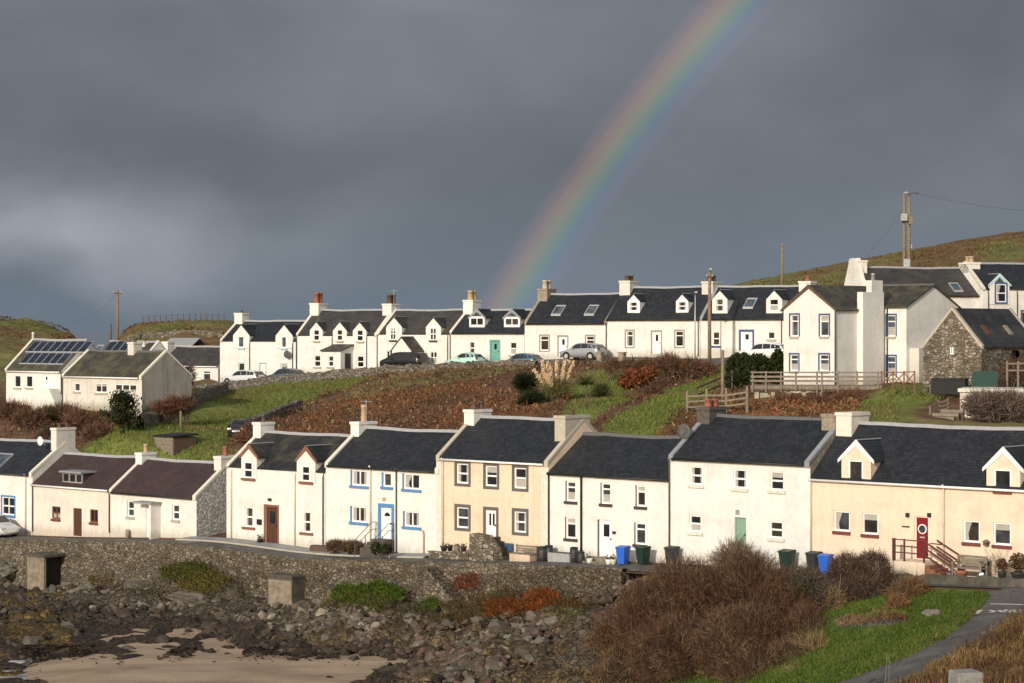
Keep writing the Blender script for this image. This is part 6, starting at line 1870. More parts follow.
def pampas():
    p = hit(556, 402); r = np.random.default_rng(620)
    root = link("pampas_grass", None, None, p); tag(root, "tall buff pampas grass with feathery plumes in the garden slope", "grass clump")
    n = 1100; D = r.normal(0, .42, (n, 3)); D[:, 2] = 1
    Q, sg = strips(r.normal(0, .3, (n, 3)) * np.array([1, 1, 0]), D, r.uniform(1.0, 2.1, n), r.uniform(.03, .06, n), r, 3, .25, .4)
    quads_mesh("leaves", Q, np.tile(tone((.16, .15, .06), n, r), (sg, 1)), M["leaf"], root)
    for k in range(22):
        dr = np.array([r.normal(0, .38), r.normal(0, .3), 1]); ln = r.uniform(2.0, 3.1)
        m = 150; t = r.uniform(.55, 1.0, m)
        P = dr[None] * (t * ln)[:, None] + r.normal(0, .05, (m, 3))
        quads_mesh("plume", leaves(P, r.uniform(.07, .14, m), r, 1.5, 2.5), tone((.74, .58, .40), m, r, .7, 1.3), M["leaf"], root)
pampas()
hit_cache = {}
SHR = [("brown leafless bush at the left edge below the solar-panelled building", [(12, 412, 18, 8, 172), (30, 420, 16, 9, 168)], r6),
       ("brown scrubby bush below the outside steps of the solar-panelled building", [(62, 414, 18, 7, 172), (82, 422, 16, 9, 166), (95, 434, 12, 8, 162)], r6),
       ("dark olive bush on the bank between the two brown scrub bushes", [(46, 416, 9, 6, 171)], [(.05, .06, .02), (.07, .06, .03)]),
       ("rusty leafless bush against the weathered gable of the mossy-roofed building", [(163, 409, 10, 6, 171), (174, 407, 10, 7, 171.5), (186, 405, 8, 7, 172)], [(.14, .065, .04), (.11, .06, .04)]),
       ("brown bare hedge along the upper road below the grey-margined door", [(612, 366, 8, 6, 177), (630, 366, 10, 5, 177), (648, 366, 10, 6, 176.5), (668, 364, 12, 8, 175.5), (690, 367, 11, 7, 175.5), (706, 369, 9, 6, 175)], r6),
       ("long brown scrub at the lower edge of the garden lawn", [(612, 414, 14, 7, 156), (632, 404, 12, 7, 160), (652, 394, 10, 6, 165), (596, 424, 10, 8, 152)], r6),
       ("brown scrub under the timber deck of the cross-gabled house", [(790, 404, 18, 7, 149), (822, 406, 18, 8, 148), (850, 402, 16, 9, 149), (765, 410, 12, 6, 148)], [(.13, .065, .04), (.17, .085, .05)]),
       ("grey-brown bare climber covering the flat-roofed store", [(985, 407, 20, 13, 134), (1010, 408, 20, 14, 134)], [(.12, .085, .07), (.16, .12, .095)]),
       ("brown bare bush at the right edge beside the barn", [(1016, 372, 10, 9, 150), (1004, 378, 8, 7, 149)], [(.12, .075, .05), (.16, .10, .07)]),
       ("thin reddish bare tree in front of the annexe window", [(189, 376, 5, 9, 181)], [(.17, .09, .075), (.12, .075, .06)])]
for i, (lb, it, cc) in enumerate(SHR):
    n = int(sum(a[2] * a[3] for a in it) * 9) + 500
    bare_shrub("bare_tree" if "tree" in lb else "bare_shrub", lb, "tree" if "tree" in lb else "shrub", it, n if "tree" not in lb else 450, cc, 640 + i, (.3, .7), .04, stems=4)

def conifer():
    r = np.random.default_rng(660); p = hit(122, 434); root = link("pine_tree", None, None, p)
    tag(root, "dark windswept pine tree growing below the mossy-roofed building", "tree")
    H = 40 / FPX * p[1]
    t = MB().tube([(0, 0, -.3), (.05, 0, H * .4), (.15, 0, H * .75), (.2, 0, H * .98)], [.16, .12, .07, .02], 7)
    tips = []
    for k in range(16):
        z = H * (.15 + .8 * k / 16); L = (1.45 - .95 * k / 16) * r.uniform(.75, 1.25); a = k * 2.4 + r.normal(0, .3)
        e = np.array([math.cos(a) * L + .1, math.sin(a) * L, z + L * .32]); t.tube([(.08, 0, z), tuple(e * np.array([.5, .5, 1]) + np.array([0, 0, -L * .08 - .0])), tuple(e)], [.05, .035, .012], 5)
        for q in np.linspace(.35, 1, 5): tips.append(np.array([e[0] * q, e[1] * q, z + L * .32 * q]))
    t.build("trunk", M["bark"], root)
    tips = np.array(tips + [(.2, 0, H * .98), (.15, .1, H * .9)]); n = 2600; k = r.integers(0, len(tips), n)
    P = tips[k] + r.normal(0, 1, (n, 3)) * np.array([.27, .27, .16])
    quads_mesh("crown", leaves(P, r.uniform(.07, .13, n), r, .6, 3.0), tone((.042, .046, .022), n, r, .4, 1.6), M["leaf"], root)
conifer()
def small_palm():
    p = hit(586, 410); r = np.random.default_rng(671); root = link("cabbage_palm", None, None, p); tag(root, "thin-stemmed dark cabbage palm on the garden lawn", "tree")
    MB().tube([(0, 0, -.2), (.03, 0, .9), (0, 0, 1.7)], [.07, .06, .05], 6).build("trunk", M["bark"], root)
    n = 130; D = r.normal(size=(n, 3)); D[:, 2] = np.abs(D[:, 2]) * .8
    Q, sg = strips(np.tile([[0, 0, 1.75]], (n, 1)).astype(float), D, r.uniform(.5, .95, n), r.uniform(.05, .08, n), r, 3, .25, .3)
    quads_mesh("crown", Q, np.tile(tone((.05, .065, .025), n, r), (sg, 1)), M["leaf"], root)
small_palm()

# ================================================================ STONE WALLS, FENCES, SMALL BUILDINGS
def dry_wall(label, path, hgt, thick, mat="drystone", seed=0, name="dry_stone_wall", top=None, base=-.8):
    """rubble wall along world points, uneven cope; height follows the ground"""
    P = np.array(path, float); s = np.r_[0, np.cumsum(np.hypot(*np.diff(P[:, :2], axis=0).T))]
    t = np.arange(0, s[-1], .22)
    x, y = np.interp(t, s, P[:, 0]), np.interp(t, s, P[:, 1])
    dx_, dy_ = np.gradient(x), np.gradient(y); n = np.hypot(dx_, dy_); nx, ny = -dy_ / n, dx_ / n
    g = T(x, y)
    zt = (np.interp(t, s, P[:, 2]) if top else g + hgt) + (fbm(t, t * 0 + seed, .5, 500 + seed) - .5) * .3
    rows = []
    for k, (o, f) in enumerate(((-1, 0), (-.96, .35), (-.9, .7), (-.8, .97), (.0, 1.04), (.8, .97), (.9, .7), (1, 0))):
        z = (g + base) + (zt - g - base) * f
        off = o * thick / 2 + (fbm(t, z * 2 + k, .6, 520 + seed) - .5) * .14
        rows.append(np.stack([x + nx * off, y + ny * off, z], -1))
    G = np.array(rows)
    return tag(grid_mesh(name, G[..., 0], G[..., 1], G[..., 2], None, M[mat], False), label, "wall")

def upw(px, y, dz=0.0, py=None):
    x = UP.x_at(px); p = UP.w(x, y)
    return (p[0], p[1], UP.z_at(px, py, y) if py else Tz(p[0], p[1]) + dz)
dry_wall("long mossy dry stone wall along the front of the upper road, left of the garden gate", [upw(px, -3.7, 0, py) for px, py in ((212, 389), (230, 385), (330, 374), (385, 369), (425, 365.8), (480, 363), (560, 360.5))], 1, .55, top=True, seed=1, base=-1.2)
dry_wall("low stone wall under the hedge along the upper road, right of the garden gate", [upw(px, -3.7, 0, py) for px, py in ((611, 361.5), (650, 361), (700, 361), (728, 362))], 1, .5, top=True, seed=2, base=-1.2)
def hp(*pts): return [hit(px, py, d0=125) for px, py in pts]
dry_wall("tumbled dry stone field wall climbing from the pine tree to the upper road", hp((140, 431), (165, 420), (192, 409), (216, 397), (226, 392)), .95, .6, seed=3)
dry_wall("old stone field dyke between the green field and the brown heather", hp((231, 436), (262, 424), (284, 414), (300, 409)), .75, .6, seed=4)
mb = MB()
for a, b_, l in ((88, 112, "short square grey stone pier at the road edge, left one of two"), (187, 214, "short square grey stone pier at the road edge, right one of two")):
    px = 600 + (a + b_) / 2 / 4.554; p = UP.w(UP.x_at(px), -3.6); z = UP.z_at(px, 260 + 446 / 4.554, -3.6); w = (b_ - a) / 4.554 / 12 / 2 * 1.0
    root = MB().box(-w, -w, -.6, w, w, .40).box(-w - .05, -w - .05, .403, w + .05, w + .05, .48).build("stone_pier", M["chim_grey"], None, (p[0], p[1], z), UP.ang)
    tag(root, l, "pier")

def beam(mb, a, b, w, h):
    a, b = Vector(a), Vector(b); t = (b - a).normalized(); s = t.cross(Vector((0, 0, 1))); s.normalize(); s *= w / 2; u = Vector((0, 0, h / 2))
    mb.add([a - s - u, a + s - u, a + s + u, a - s + u, b - s - u, b + s - u, b + s + u, b - s + u], [(0, 1, 2, 3), (7, 6, 5, 4), (0, 4, 5, 1), (1, 5, 6, 2), (2, 6, 7, 3), (3, 7, 4, 0)])

def rail_fence(name, label, pts, hgt, rails, mat="wood", pw=.12, rw=.04, rh=.11, cat="fence", sink=.5, xs=False):
    """pts: world base points of the posts"""
    o = np.array(pts[0]); root = link(name, None, None, o); tag(root, label, cat)
    for p in pts:
        q = np.array(p) - o
        MB().cham(q[0] - pw / 2, q[1] - pw / 2, q[2] - sink, q[0] + pw / 2, q[1] + pw / 2, q[2] + hgt + RNG.uniform(-.04, .06), .015).build("post", M[mat], root)
    for a, b in zip(pts[:-1], pts[1:]):
        a, b = np.array(a) - o, np.array(b) - o
        off = np.array([0, -pw / 2 - rw / 2 - .003, 0])
        if xs:
            for (za, zb_), k in (((.1, hgt - .1), 0), ((hgt - .1, .1), 1)):
                m = MB(); e = np.array([0, -.04 * k, 0]); beam(m, a + off + e + (0, 0, za), b + off + e + (0, 0, zb_), rw, rh); m.build("brace", M[mat], root)
        for z in rails:
            m = MB(); beam(m, a + off + (0, 0, z), b + off + (0, 0, z + RNG.uniform(-.02, .02)), rw, rh); m.build("rail", M[mat], root)
    return root

def pts_at(pxs, pys, d0, d1):
    n = len(pxs); return [tuple(at(pxs[i], pys[i], d0 + (d1 - d0) * i / max(1, n - 1))) for i in range(n)]
# field fence above the terrace
P = [hit(px, 414, d0=128) for px in (687, 706.5, 726, 747)]
P = [np.array([p[0], p[1], at(0, py, p[1])[2]]) for p, py in zip(P, (411, 410, 410, 407))]
rail_fence("post_and_rail_fence", "weathered post and rail fence on the bracken bank above the sage-door house", P, 1.35, (.25, .6, .95), pw=.15)
P = [np.array(at(px, py, d)) for px, py, d in ((696, 400, 151), (714, 392, 155), (732, 385, 159))]
rail_fence("post_and_rail_fence", "sloping post and rail fence climbing beside the steep strip of grass", P, 1.0, (.3, .8), "wood_dark")
# timber deck with pillars
FD = Frame.px(752, 152.5, -7); zf = 12 - 55.5 / FPX * 152.5; Ld = float(FD.x_at(881))
root = link("timber_deck", None, None, FD.w(0, 0, zf), FD.ang); tag(root, "grey timber deck with railing on white stub pillars, in front of the cross-gabled house", "deck")
m = MB(); n = 26
for k in range(n): m.box(-.1, k * .115, -.04, Ld + .1, k * .115 + .105, 0)
m.build("deck_board", M["wood"], root)
MB().box(-.1, -.05, -.26, Ld + .1, -.005, -.02).build("fascia", M["wood"], root)
for px in (752.5, 766, 781, 796, 817, 822, 838, 857, 878):
    x = float(FD.x_at(px)); MB().cham(x - .06, -.17, -.45 if px != 817 else -1.6, x + .06, -.053, 1.0, .012).build("post", M["wood"], root)
for z, hh in ((.92, .10), (.62, .14), (.33, .14)):
    MB().box(-.1, -.21, z - hh / 2, Ld + .1, -.173, z + hh / 2).build("rail", M["wood"], root)
m = MB(); xa, xb = float(FD.x_at(817)), float(FD.x_at(822))
for px in (757, 773, 788, 804, 820, 840, 858, 876):
    x = float(FD.x_at(px)); MB().cham(x - .15, .2, -2.2, x + .15, .5, -.27, .03).build("pillar", M["white_worn"], root)
for k, (a, b_) in enumerate(((753, 881),)):
    m = MB(); beam(m, (float(FD.x_at(a)), .1, -.33), (float(FD.x_at(b_)), .1, -.33), .1, .12); m.build("joist", M["wood_dark"], root)
wl = link("garden_wall", None); p = at(754, 395, 152.9)
tag(MB().box(0, 0, -1.2, 1.1, .3, .35).box(1.1, .02, -1.2, 2.6, .3, -.15).build("garden_wall", M["white_worn"], None, p, FD.ang), "stub of white painted garden wall beneath the left end of the deck", "wall")
bpy.data.objects.remove(wl)
P = [np.array(at(px, py, d)) for px, py, d in ((881.5, 386, 149.5), (893, 386, 148.6), (904, 386, 147.7), (914.5, 386, 146.8))]
rail_fence("trellis_fence", "red-brown timber fence of crossed braces right of the deck", P, .98, (.93,), "wood_red", pw=.09, xs=True, rh=.07)
# upper garden gate at the end of the stone wall
p = [UP.w(UP.x_at(px), -4.6) for px in (578, 589, 600)]
rail_fence("garden_gate", "small dark timber gate and posts below the silver hatchback", [np.array([q[0], q[1], UP.z_at(px, 380, -4.6)]) for q, px in zip(p, (578, 589, 600))], 1.7, (.5, .9, 1.35), "wood_dark", cat="gate")
# far enclosure with posts on the left ridge
zz = lambda px, py, d: np.array(at(px, py, d))
P = []
for px in np.linspace(143, 224, 15):
    d = 259; X_ = (px - 512) / FPX * d; P.append(np.array([X_, d, Tz(X_, d)]))
rail_fence("wire_fence", "line of rough fence posts along the far ridge left of the upper terrace", P, .9, (.4, .75), "wood_dark", pw=.08, rh=.03, rw=.03)
dry_wall("pale dry stone sheep fold wall on the far ridge behind the annexe", [np.array([(px - 512) / FPX * 244, 244, 0]) for px in (118, 150, 190, 224)], .55, .6, seed=6, mat="barn")
# pale shed roof beyond the annexe
p = zz(165, 349, 238)
root = link("far_shed", None, None, p, math.radians(-20)); tag(root, "small shed with pale metal roof beyond the annexe, under the far ridge", "shed")
MB().box(0, 0, -1, 3.2, 3, 0.3).build("wall", M["white_worn"], root); MB().prism([(-.2, .3), (1.6, 1.1), (3.2, .3), (3.2, .4), (1.6, 1.2), (-.2, .4)], "x", -.2, 3.4).build("roof", M["galv"], root)

# small hut behind the low cottages
Fh = Frame.px(155, 160, -42); z0 = Fh.z_at(164, 460); zt = Fh.z_at(164, 437)
root = link("garden_shed", None, None, Fh.w(0, 0, z0), Fh.ang); tag(root, "small grey boarded shed with flat black roof behind the purple-brown roofs", "shed")
L_ = float(Fh.x_at(173)); m = MB()
for k in range(8): m.box(0, -.02 - .006 * (k % 2), -.5 + (zt - z0 + .5) * k / 8, L_, .1, -.5 + (zt - z0 + .5) * (k + 1) / 8 - .012)
m.box(.01, .103, -.5, L_ - .01, 2.1, zt - z0 - .01).build("wall", M["wood"], root)
MB().box(L_ - .009, .1, -.5, L_ + .02, 2.1, zt - z0 - .02).build("side_shade_boards", M["wood_dark"], root)  # darker boards put the shade of this side into the colour
MB().prism([(-.15, zt - z0), (2.25, zt - z0 + .1), (2.25, zt - z0 + .22), (-.15, zt - z0 + .12)], "x", -.12, L_ + .14).build("roof", M["black"], root)

# flat-roofed store, green lean-to, black box, timber steps on the right
Fs = Frame.px(960, 138, -18); z0 = Fs.z_at(970, 432); zt = Fs.z_at(962, 392)
root = link("flat_roofed_store", None, None, Fs.w(0, 0, z0), Fs.ang); tag(root, "low cream store with pale flat roof at the right edge, covered by a bare climber", "store")
MB().box(0, 0, -1.0, 6.0, 3.6, zt - z0).build("wall", M["cream"], root); MB().box(-.12, -.15, zt - z0 + .003, 6.2, 3.8, zt - z0 + .22).build("roof", M["coping_white"], root)
p = at(972, 387, 143); root = link("lean_to_shed", None, None, p, math.radians(-15)); tag(root, "low lean-to with steep dark green sheet roof in front of the barn", "shed")
gm = simple("dark_green_sheet", (.035, .07, .05), .5); M["green_sheet"] = gm
MB().prism([(0, -.5), (1.6, -.5), (1.6, .85), (0, .0)], "x", .05, 1.5).build("wall", M["wood"], root)
MB().prism([(-.12, -.03), (1.7, .93), (1.7, .99), (-.12, .03)], "x", -.05, 1.62).build("roof", M["green_sheet"], root)
p = at(931, 388, 146.5); root = link("storage_box", None, None, p, math.radians(-25)); tag(root, "long low black storage box at the foot of the stone barn gable", "box")
MB().cham(0, 0, -.4, 2.3, .9, .55, .03).build("body", M["rubber"], root); MB().cham(-.03, -.03, .553, 2.33, .93, .66, .03).build("lid", M["rubber"], root)
p = at(906, 426, 131.5); root = link("timber_steps", None, None, p, math.radians(-20)); tag(root, "rough timber-edged garden steps climbing the green bank above the long apricot house", "steps")
for k in range(5):
    MB().box(.45 * k, .5 * k, -.6, 2.3 + .2 * k, .5 * k + .5, .2 * k + .12).build("tread", M["wood_dark"], root)
    MB().box(.45 * k - .03, .5 * k - .06, .2 * k - .05, 2.3 + .2 * k, .5 * k - .003, .2 * k + .14).build("riser", M["wood"], root)
P = [np.array(at(px, py, d)) for px, py, d in ((930, 418, 133.5), (938, 413, 134.5), (948, 411, 135))]
rail_fence("paling_fence", "short rough pallet fence beside the timber-edged garden steps", P, .75, (.15, .4, .65), "wood", pw=.1)
P = [np.array(at(px, py, d)) for px, py, d in ((1007, 384, 146), (1018, 384, 145), (1030, 384, 144))]
rail_fence("post_and_rail_fence", "tall rustic post fence by the barn doorway at the right edge", P, 1.5, (.9, 1.35), "wood", pw=.13)

# ================================================================ POLES AND WIRES
def pole(label, px, pytop, pybot, d, r=.12, name="utility_pole", cat="pole", mat="pole", arms=(), lamp=False):
    p = at(px, pybot, d); H = (pybot - pytop) / FPX * d
    root = link(name, None, None, p); tag(root, label, cat)
    MB().tube([(0, 0, -.8), (0, 0, H * .5), (.02, 0, H)], [r, r * .9, r * .75], 9).build("shaft", M[mat], root)
    for z, L in arms:
        MB().box(-L / 2, -.16, H - z - .06, L / 2, -.09, H - z + .06).build("crossarm", M["wood_dark"], root)
        for xx in (-L * .42, L * .42): MB().lathe((xx, -.125, H - z + .06), [(.05, 0), (.07, .06), (.04, .1), (.06, .15)], 8).build("insulator", M["galv"], root)
    if lamp:
        MB().tube([(0, 0, H - .1), (0, -.35, H + .12), (0, -.8, H + .15)], .04, 6).build("lamp_arm", M["galv"], root)
        MB().cham(-.12, -1.15, H + .08, .12, -.7, H + .2, .03).build("lamp_head", M["galv"], root)
    return root
pole("tall bare telegraph pole standing beyond the solar-panelled roof", 117.5, 291, 343, 240, .16, arms=((.25, .9),))
pole("short thin dark post beside the far telegraph pole", 111, 324, 345, 240, .1, name="post", cat="post", mat="wood_dark")
pole("dark wooden telegraph pole on the hill behind the blue-framed cottage", 782, 243, 296, 226, .15)
pole("wooden pole carrying a street lamp in front of the upper terrace chimneys", 709.5, 271, 361, 177, .16, arms=((.5, .5),), lamp=True)
pole("slim galvanised lamp post left of the wooden lamp pole", 695, 294, 360, 177.5, .06, name="lamp_post", cat="lamp post", mat="galv", lamp=True)
pole("bare wooden pole rising from the fence beside the steep grass strip", 722.5, 350, 418, 150, .13)
pole("short wooden pole beside the flat-roofed grey shed", 180.5, 411, 466, 166, .1)
pole("thin wooden post on the slope left of the gablet cottage's roof", 559, 437, 446, 137, .04, name="post", cat="post", mat="wood")
# twin transformer pole
d = 205; p = at(906.5, 290, d); H = (290 - 193) / FPX * d
root = link("transformer_pole", None, None, p); tag(root, "twin wooden power pole with grey transformer box on the hill above the right-hand houses", "pole")
for xx in (-.22, .22): MB().tube([(xx, 0, -1), (xx, 0, H - (.0 if xx < 0 else .25))], [.19, .14], 9).build("shaft", M["pole"], root)
MB().box(-.5, -.35, H - 2.75, .5, -.2, H - 2.6).build("crossarm", M["wood_dark"], root)
t = MB().cham(-.62, -.62, H - 2.6, .02, -.21, H - 1.95, .05).build("transformer", M["galv"], root)
m = MB()
for k in range(5): m.box(-.55 + k * .12, -.68, H - 2.5, -.52 + k * .12, -.623, H - 2.05)
m.build("cooling_fin", M["galv"], t)
MB().box(.1, -.5, H - 2.9, .5, -.2, H - 2.2).build("switch_box", M["concrete"], root)
MB().tube([(.1, -.1, H - .25), (.55, -.2, H + .02), (1.1, -.25, H - .05)], .05, 6).build("line_bracket", M["wood_dark"], root)
MB().lathe((.0, 0, H - .05), [(.2, 0), (.22, .1), (.1, .18)], 9).build("pole_cap", M["galv"], root)
MB().box(-.3, -.25, 1.2, .3, -.18, H * .32).build("cable_guard", M["galv"], root)
for z in (H - 5.2, H - 5.0): MB().lathe((.45, -.2, z), [(.08, 0), (.1, .1), (.05, .18)], 8).build("insulator", M["galv"], root)
def wire(label, a, b, sag):
    a, b = np.array(a), np.array(b); P = [a + (b - a) * t + np.array([0, 0, -4 * sag * t * (1 - t)]) for t in np.linspace(0, 1, 14)]
    tag(MB().tube(P, .009, 4).build("power_line", M["black"]), label, "wire")
top = np.array(p) + np.array([.8, -.2, H])
wire("thin power line running right from the transformer pole", top, at(1120, 208, 250), 1.0)
wire("thin stay wire slanting down left from the transformer pole", np.array(p) + np.array([-.3, 0, H - 1.5]), at(866, 256, 200), .2)
wire("thin telephone wire from the far left pole", at(117.5, 293, 240), at(70, 322, 300), .8)

# ================================================================ VEHICLES
def car(label, pos, rz, body, kind="hatch", L=4.1, W=1.72, Ht=1.46, group="cars parked in the village", name="parked_car", plate=None):
    root = link(name, None, None, pos, rz); tag(root, label, "van" if "van" in label else "car", group)
    paint = simple("car_paint_" + kind, body, .25, .6, .03)
    # stations along the length (front +x): x, z sill, z belt, z roof, half width at belt, half width at roof
    h = L / 2
    if kind == "hatch":
        st = [(h, .35, .58, .60, .55), (h - .12, .24, .68, .70, .72), (h - .6, .22, .80, .82, .82), (h - 1.05, .22, .90, .93, .84), (h - 1.75, .22, .92, Ht - .06, .86),
              (h - 2.3, .22, .93, Ht, .86), (-h + 1.0, .22, .96, Ht - .04, .86), (-h + .42, .24, 1.0, Ht - .16, .84), (-h + .10, .26, .95, .98, .80), (-h, .36, .80, .82, .70)]
        g0, g1 = 3, 8
    elif kind == "van":
        st = [(h, .35, .62, .66, .60), (h - .12, .24, .78, .80, .78), (h - .55, .22, .95, .97, .86), (h - .85, .22, 1.02, 1.08, .88), (h - 1.6, .22, 1.05, Ht - .08, .90),
              (h - 2.2, .22, 1.06, Ht, .90), (-h + .9, .22, 1.08, Ht - .02, .90), (-h + .25, .24, 1.08, Ht - .10, .89), (-h + .08, .26, 1.02, 1.06, .86), (-h, .36, .80, .84, .78)]
        g0, g1 = 3, 8
    else:                                                      # estate / saloon-like
        st = [(h, .35, .56, .58, .55), (h - .12, .24, .66, .68, .74), (h - .7, .22, .78, .80, .84), (h - 1.2, .22, .87, .90, .86), (h - 1.95, .22, .90, Ht - .05, .87),
              (h - 2.5, .22, .91, Ht, .87), (-h + 1.2, .22, .94, Ht - .03, .87), (-h + .5, .24, .98, Ht - .12, .85), (-h + .1, .26, .94, .97, .80), (-h, .36, .78, .80, .70)]
        g0, g1 = 3, 8
    k = W / 1.74
    secs = []
    for x, zs, zb_, zr, hw in st:
        hw *= k; hr = hw * (.80 if zr > zb_ + .2 else .93)
        secs.append([(x, -hw * .92, zs), (x, -hw, (zs + zb_) / 2), (x, -hw * .98, zb_), (x, -hr, zr - .03), (x, -hr * .8, zr), (x, hr * .8, zr), (x, hr, zr - .03), (x, hw * .98, zb_), (x, hw, (zs + zb_) / 2), (x, hw * .92, zs)])
    m = MB(); nS = len(secs[0]); vs = [p for s_ in secs for p in s_]; fs = []
    for i in range(len(secs) - 1):
        for j in range(nS):
            fs.append((i * nS + j, i * nS + (j + 1) % nS, (i + 1) * nS + (j + 1) % nS, (i + 1) * nS + j))
    fs.append(tuple(range(nS))); fs.append(tuple(range(len(secs) * nS - 1, (len(secs) - 1) * nS - 1, -1)))
    m.add(vs, fs, 0, True); bo = m.build("body", paint, root)
    # glass: side strips, screen and rear window, proud of the shell
    def lerp(a, b, t): return tuple(a[i] + (b[i] - a[i]) * t for i in range(3))
    for sgn in (0, 1):
        g = MB(); jb, jr = (2, 3) if sgn == 0 else (7, 6)
        off = -.012 if sgn == 0 else .012
        cuts = [(g0 + .45, g0 + 1.9), (g0 + 1.98, g0 + 2.95), (g0 + 3.03, g0 + 4.3)]
        for a, b in cuts:
            q = []
            for t_ in np.linspace(a, b, 5):
                i = min(int(t_), len(secs) - 2); f = t_ - i
                lo = lerp(secs[i][jb], secs[i + 1][jb], f); hi = lerp(secs[i][jr], secs[i + 1][jr], f)
                q.append((lerp(lo, hi, .10), lerp(lo, hi, .90)))
            for (a0, a1), (b0, b1) in zip(q[:-1], q[1:]):
                P = [(p[0], p[1] + off, p[2]) for p in (a0, b0, b1, a1)]
                if abs(P[0][2] - P[3][2]) + abs(P[1][2] - P[2][2]) > .02: g.add(P, [(0, 1, 2, 3)])
        g.build("side_window", M["glass"], bo)
    def screen(i, j, nm, dxo):
        a, b = secs[i], secs[j]
        lo = [lerp(a[4], b[4], .12), lerp(a[5], b[5], .12)]; hi = [lerp(a[4], b[4], .92), lerp(a[5], b[5], .92)]
        P = [lo[0], lo[1], hi[1], hi[0]]; P = [(p[0] + dxo, p[1] * 1.12, p[2] + .012) for p in P]
        MB().add(P, [(0, 1, 2, 3)]).build(nm, M["glass"], bo)
    screen(3, 4, "windscreen", .012); screen(8, 7, "rear_window", -.012)
    r = .31
    for x in (h - .82, -h + .78):
        for y in (-W / 2 + .09, W / 2 - .09):
            prof = [(r * .62, -.10), (r * .95, -.10), (r, -.07), (r, .07), (r * .95, .10), (r * .62, .10)]
            w = MB(); n = 18; vs, fs = [], []
            for rr, yy in prof:
                for q in range(n):
                    th = 2 * PI * q / n; vs.append((x + rr * math.cos(th), y + yy, r + rr * math.sin(th)))
            for i in range(len(prof) - 1):
                for q in range(n): fs.append((i * n + q, i * n + (q + 1) % n, (i + 1) * n + (q + 1) % n, (i + 1) * n + q))
            w.add(vs, fs, 0, True); ty = w.build("wheel", M["rubber"], root)
            MB().disc((x, y, r), r * .63, "y", 16, 0, .19).build("rim", M["alu"], ty)
            # dark arch
            a = MB(); ys = y + (.035 if y > 0 else -.035)
            a.prism([(x + (r + .07) * math.cos(t), r + (r + .07) * math.sin(t)) for t in np.linspace(0, PI, 12)] + [(x + (r + .0) * math.cos(t), r + (r + .0) * math.sin(t)) for t in np.linspace(PI, 0, 12)], "y", ys - .05, ys + .05)
            a.build("wheel_arch", M["rubber"], bo)
    for y in (-W / 2 * .70, W / 2 * .70):
        MB().cham(h - .20, y - .17, .56, h - .03, y + .17, .70, .03).build("headlight", M["alu"], root)
        MB().cham(-h + .02, y - .11, .78, -h + .2, y + .13, 1.02, .02).build("tail_light", M["redsill"], root)
    MB().box(h - .05, -.28, .40, h + .012, .28, .51).build("number_plate", M["frame"], root)
    MB().box(-h - .012, -.28, .55, -h + .05, .28, .66).build("number_plate", M["pot"], root)
    for y in (-W / 2 - .04, W / 2 + .04): MB().cham(h - 1.62, y - .09, .92, h - 1.45, y + .09, 1.04, .02).build("wing_mirror", paint, root)
    MB().box(-h + .1, -W / 2 * .8, .2, h - .1, W / 2 * .8, .30).build("underbody", M["rubber"], root)
    return root
LEFT = UP.ang + PI
def on_up(px, y=-1.9, dz=.06):
    p = UP.w(UP.x_at(px, y), y); return (p[0], p[1], Tz(p[0], p[1]) + dz)
car("silver white estate car half hidden by the left end of the upper road wall", on_up(244), LEFT, (.60, .62, .62), "estate", 4.4)
car("dark blue-grey car mostly hidden by the wall behind the silver white estate", on_up(285, -1.6, -.15), LEFT, (.06, .08, .10), "hatch", 3.9)
car("black people-carrier van parked in front of the gabled porch", on_up(404), LEFT, (.012, .012, .014), "van", 4.5, 1.8, 1.62)
car("small mint green car parked beside the teal door", on_up(465, -1.9, -.25), LEFT, (.40, .66, .56), "hatch", 3.4, 1.6, 1.46)
car("teal-blue car showing only its roof above the road wall", on_up(521, -2.2, -.55), LEFT, (.06, .15, .20), "hatch", 3.7)
car("silver hatchback parked by the road below the two-skylight cottage", on_up(583), LEFT, (.27, .285, .31), "hatch", 4.0)
p = on_up(764, -2.2)
car("white car behind the dark bushes left of the cross-gabled house", p, LEFT, (.72, .72, .71), "estate", 4.4)
p = hit(242, 437, d0=128); car("dark car parked nose-out on the field behind the gablet cottage", p, math.radians(-98), (.016, .018, .02), "hatch", 3.4, 1.48, 1.22)
x_ = float(LOW.x_at(-6, -1.8)); p = LOW.w(x_, -1.8)
car("silver car nosing in at the left edge before the blue-margined window", (p[0], p[1], Tz(p[0], p[1]) + .06), LOW.ang, (.50, .50, .49), "hatch", 4.0)

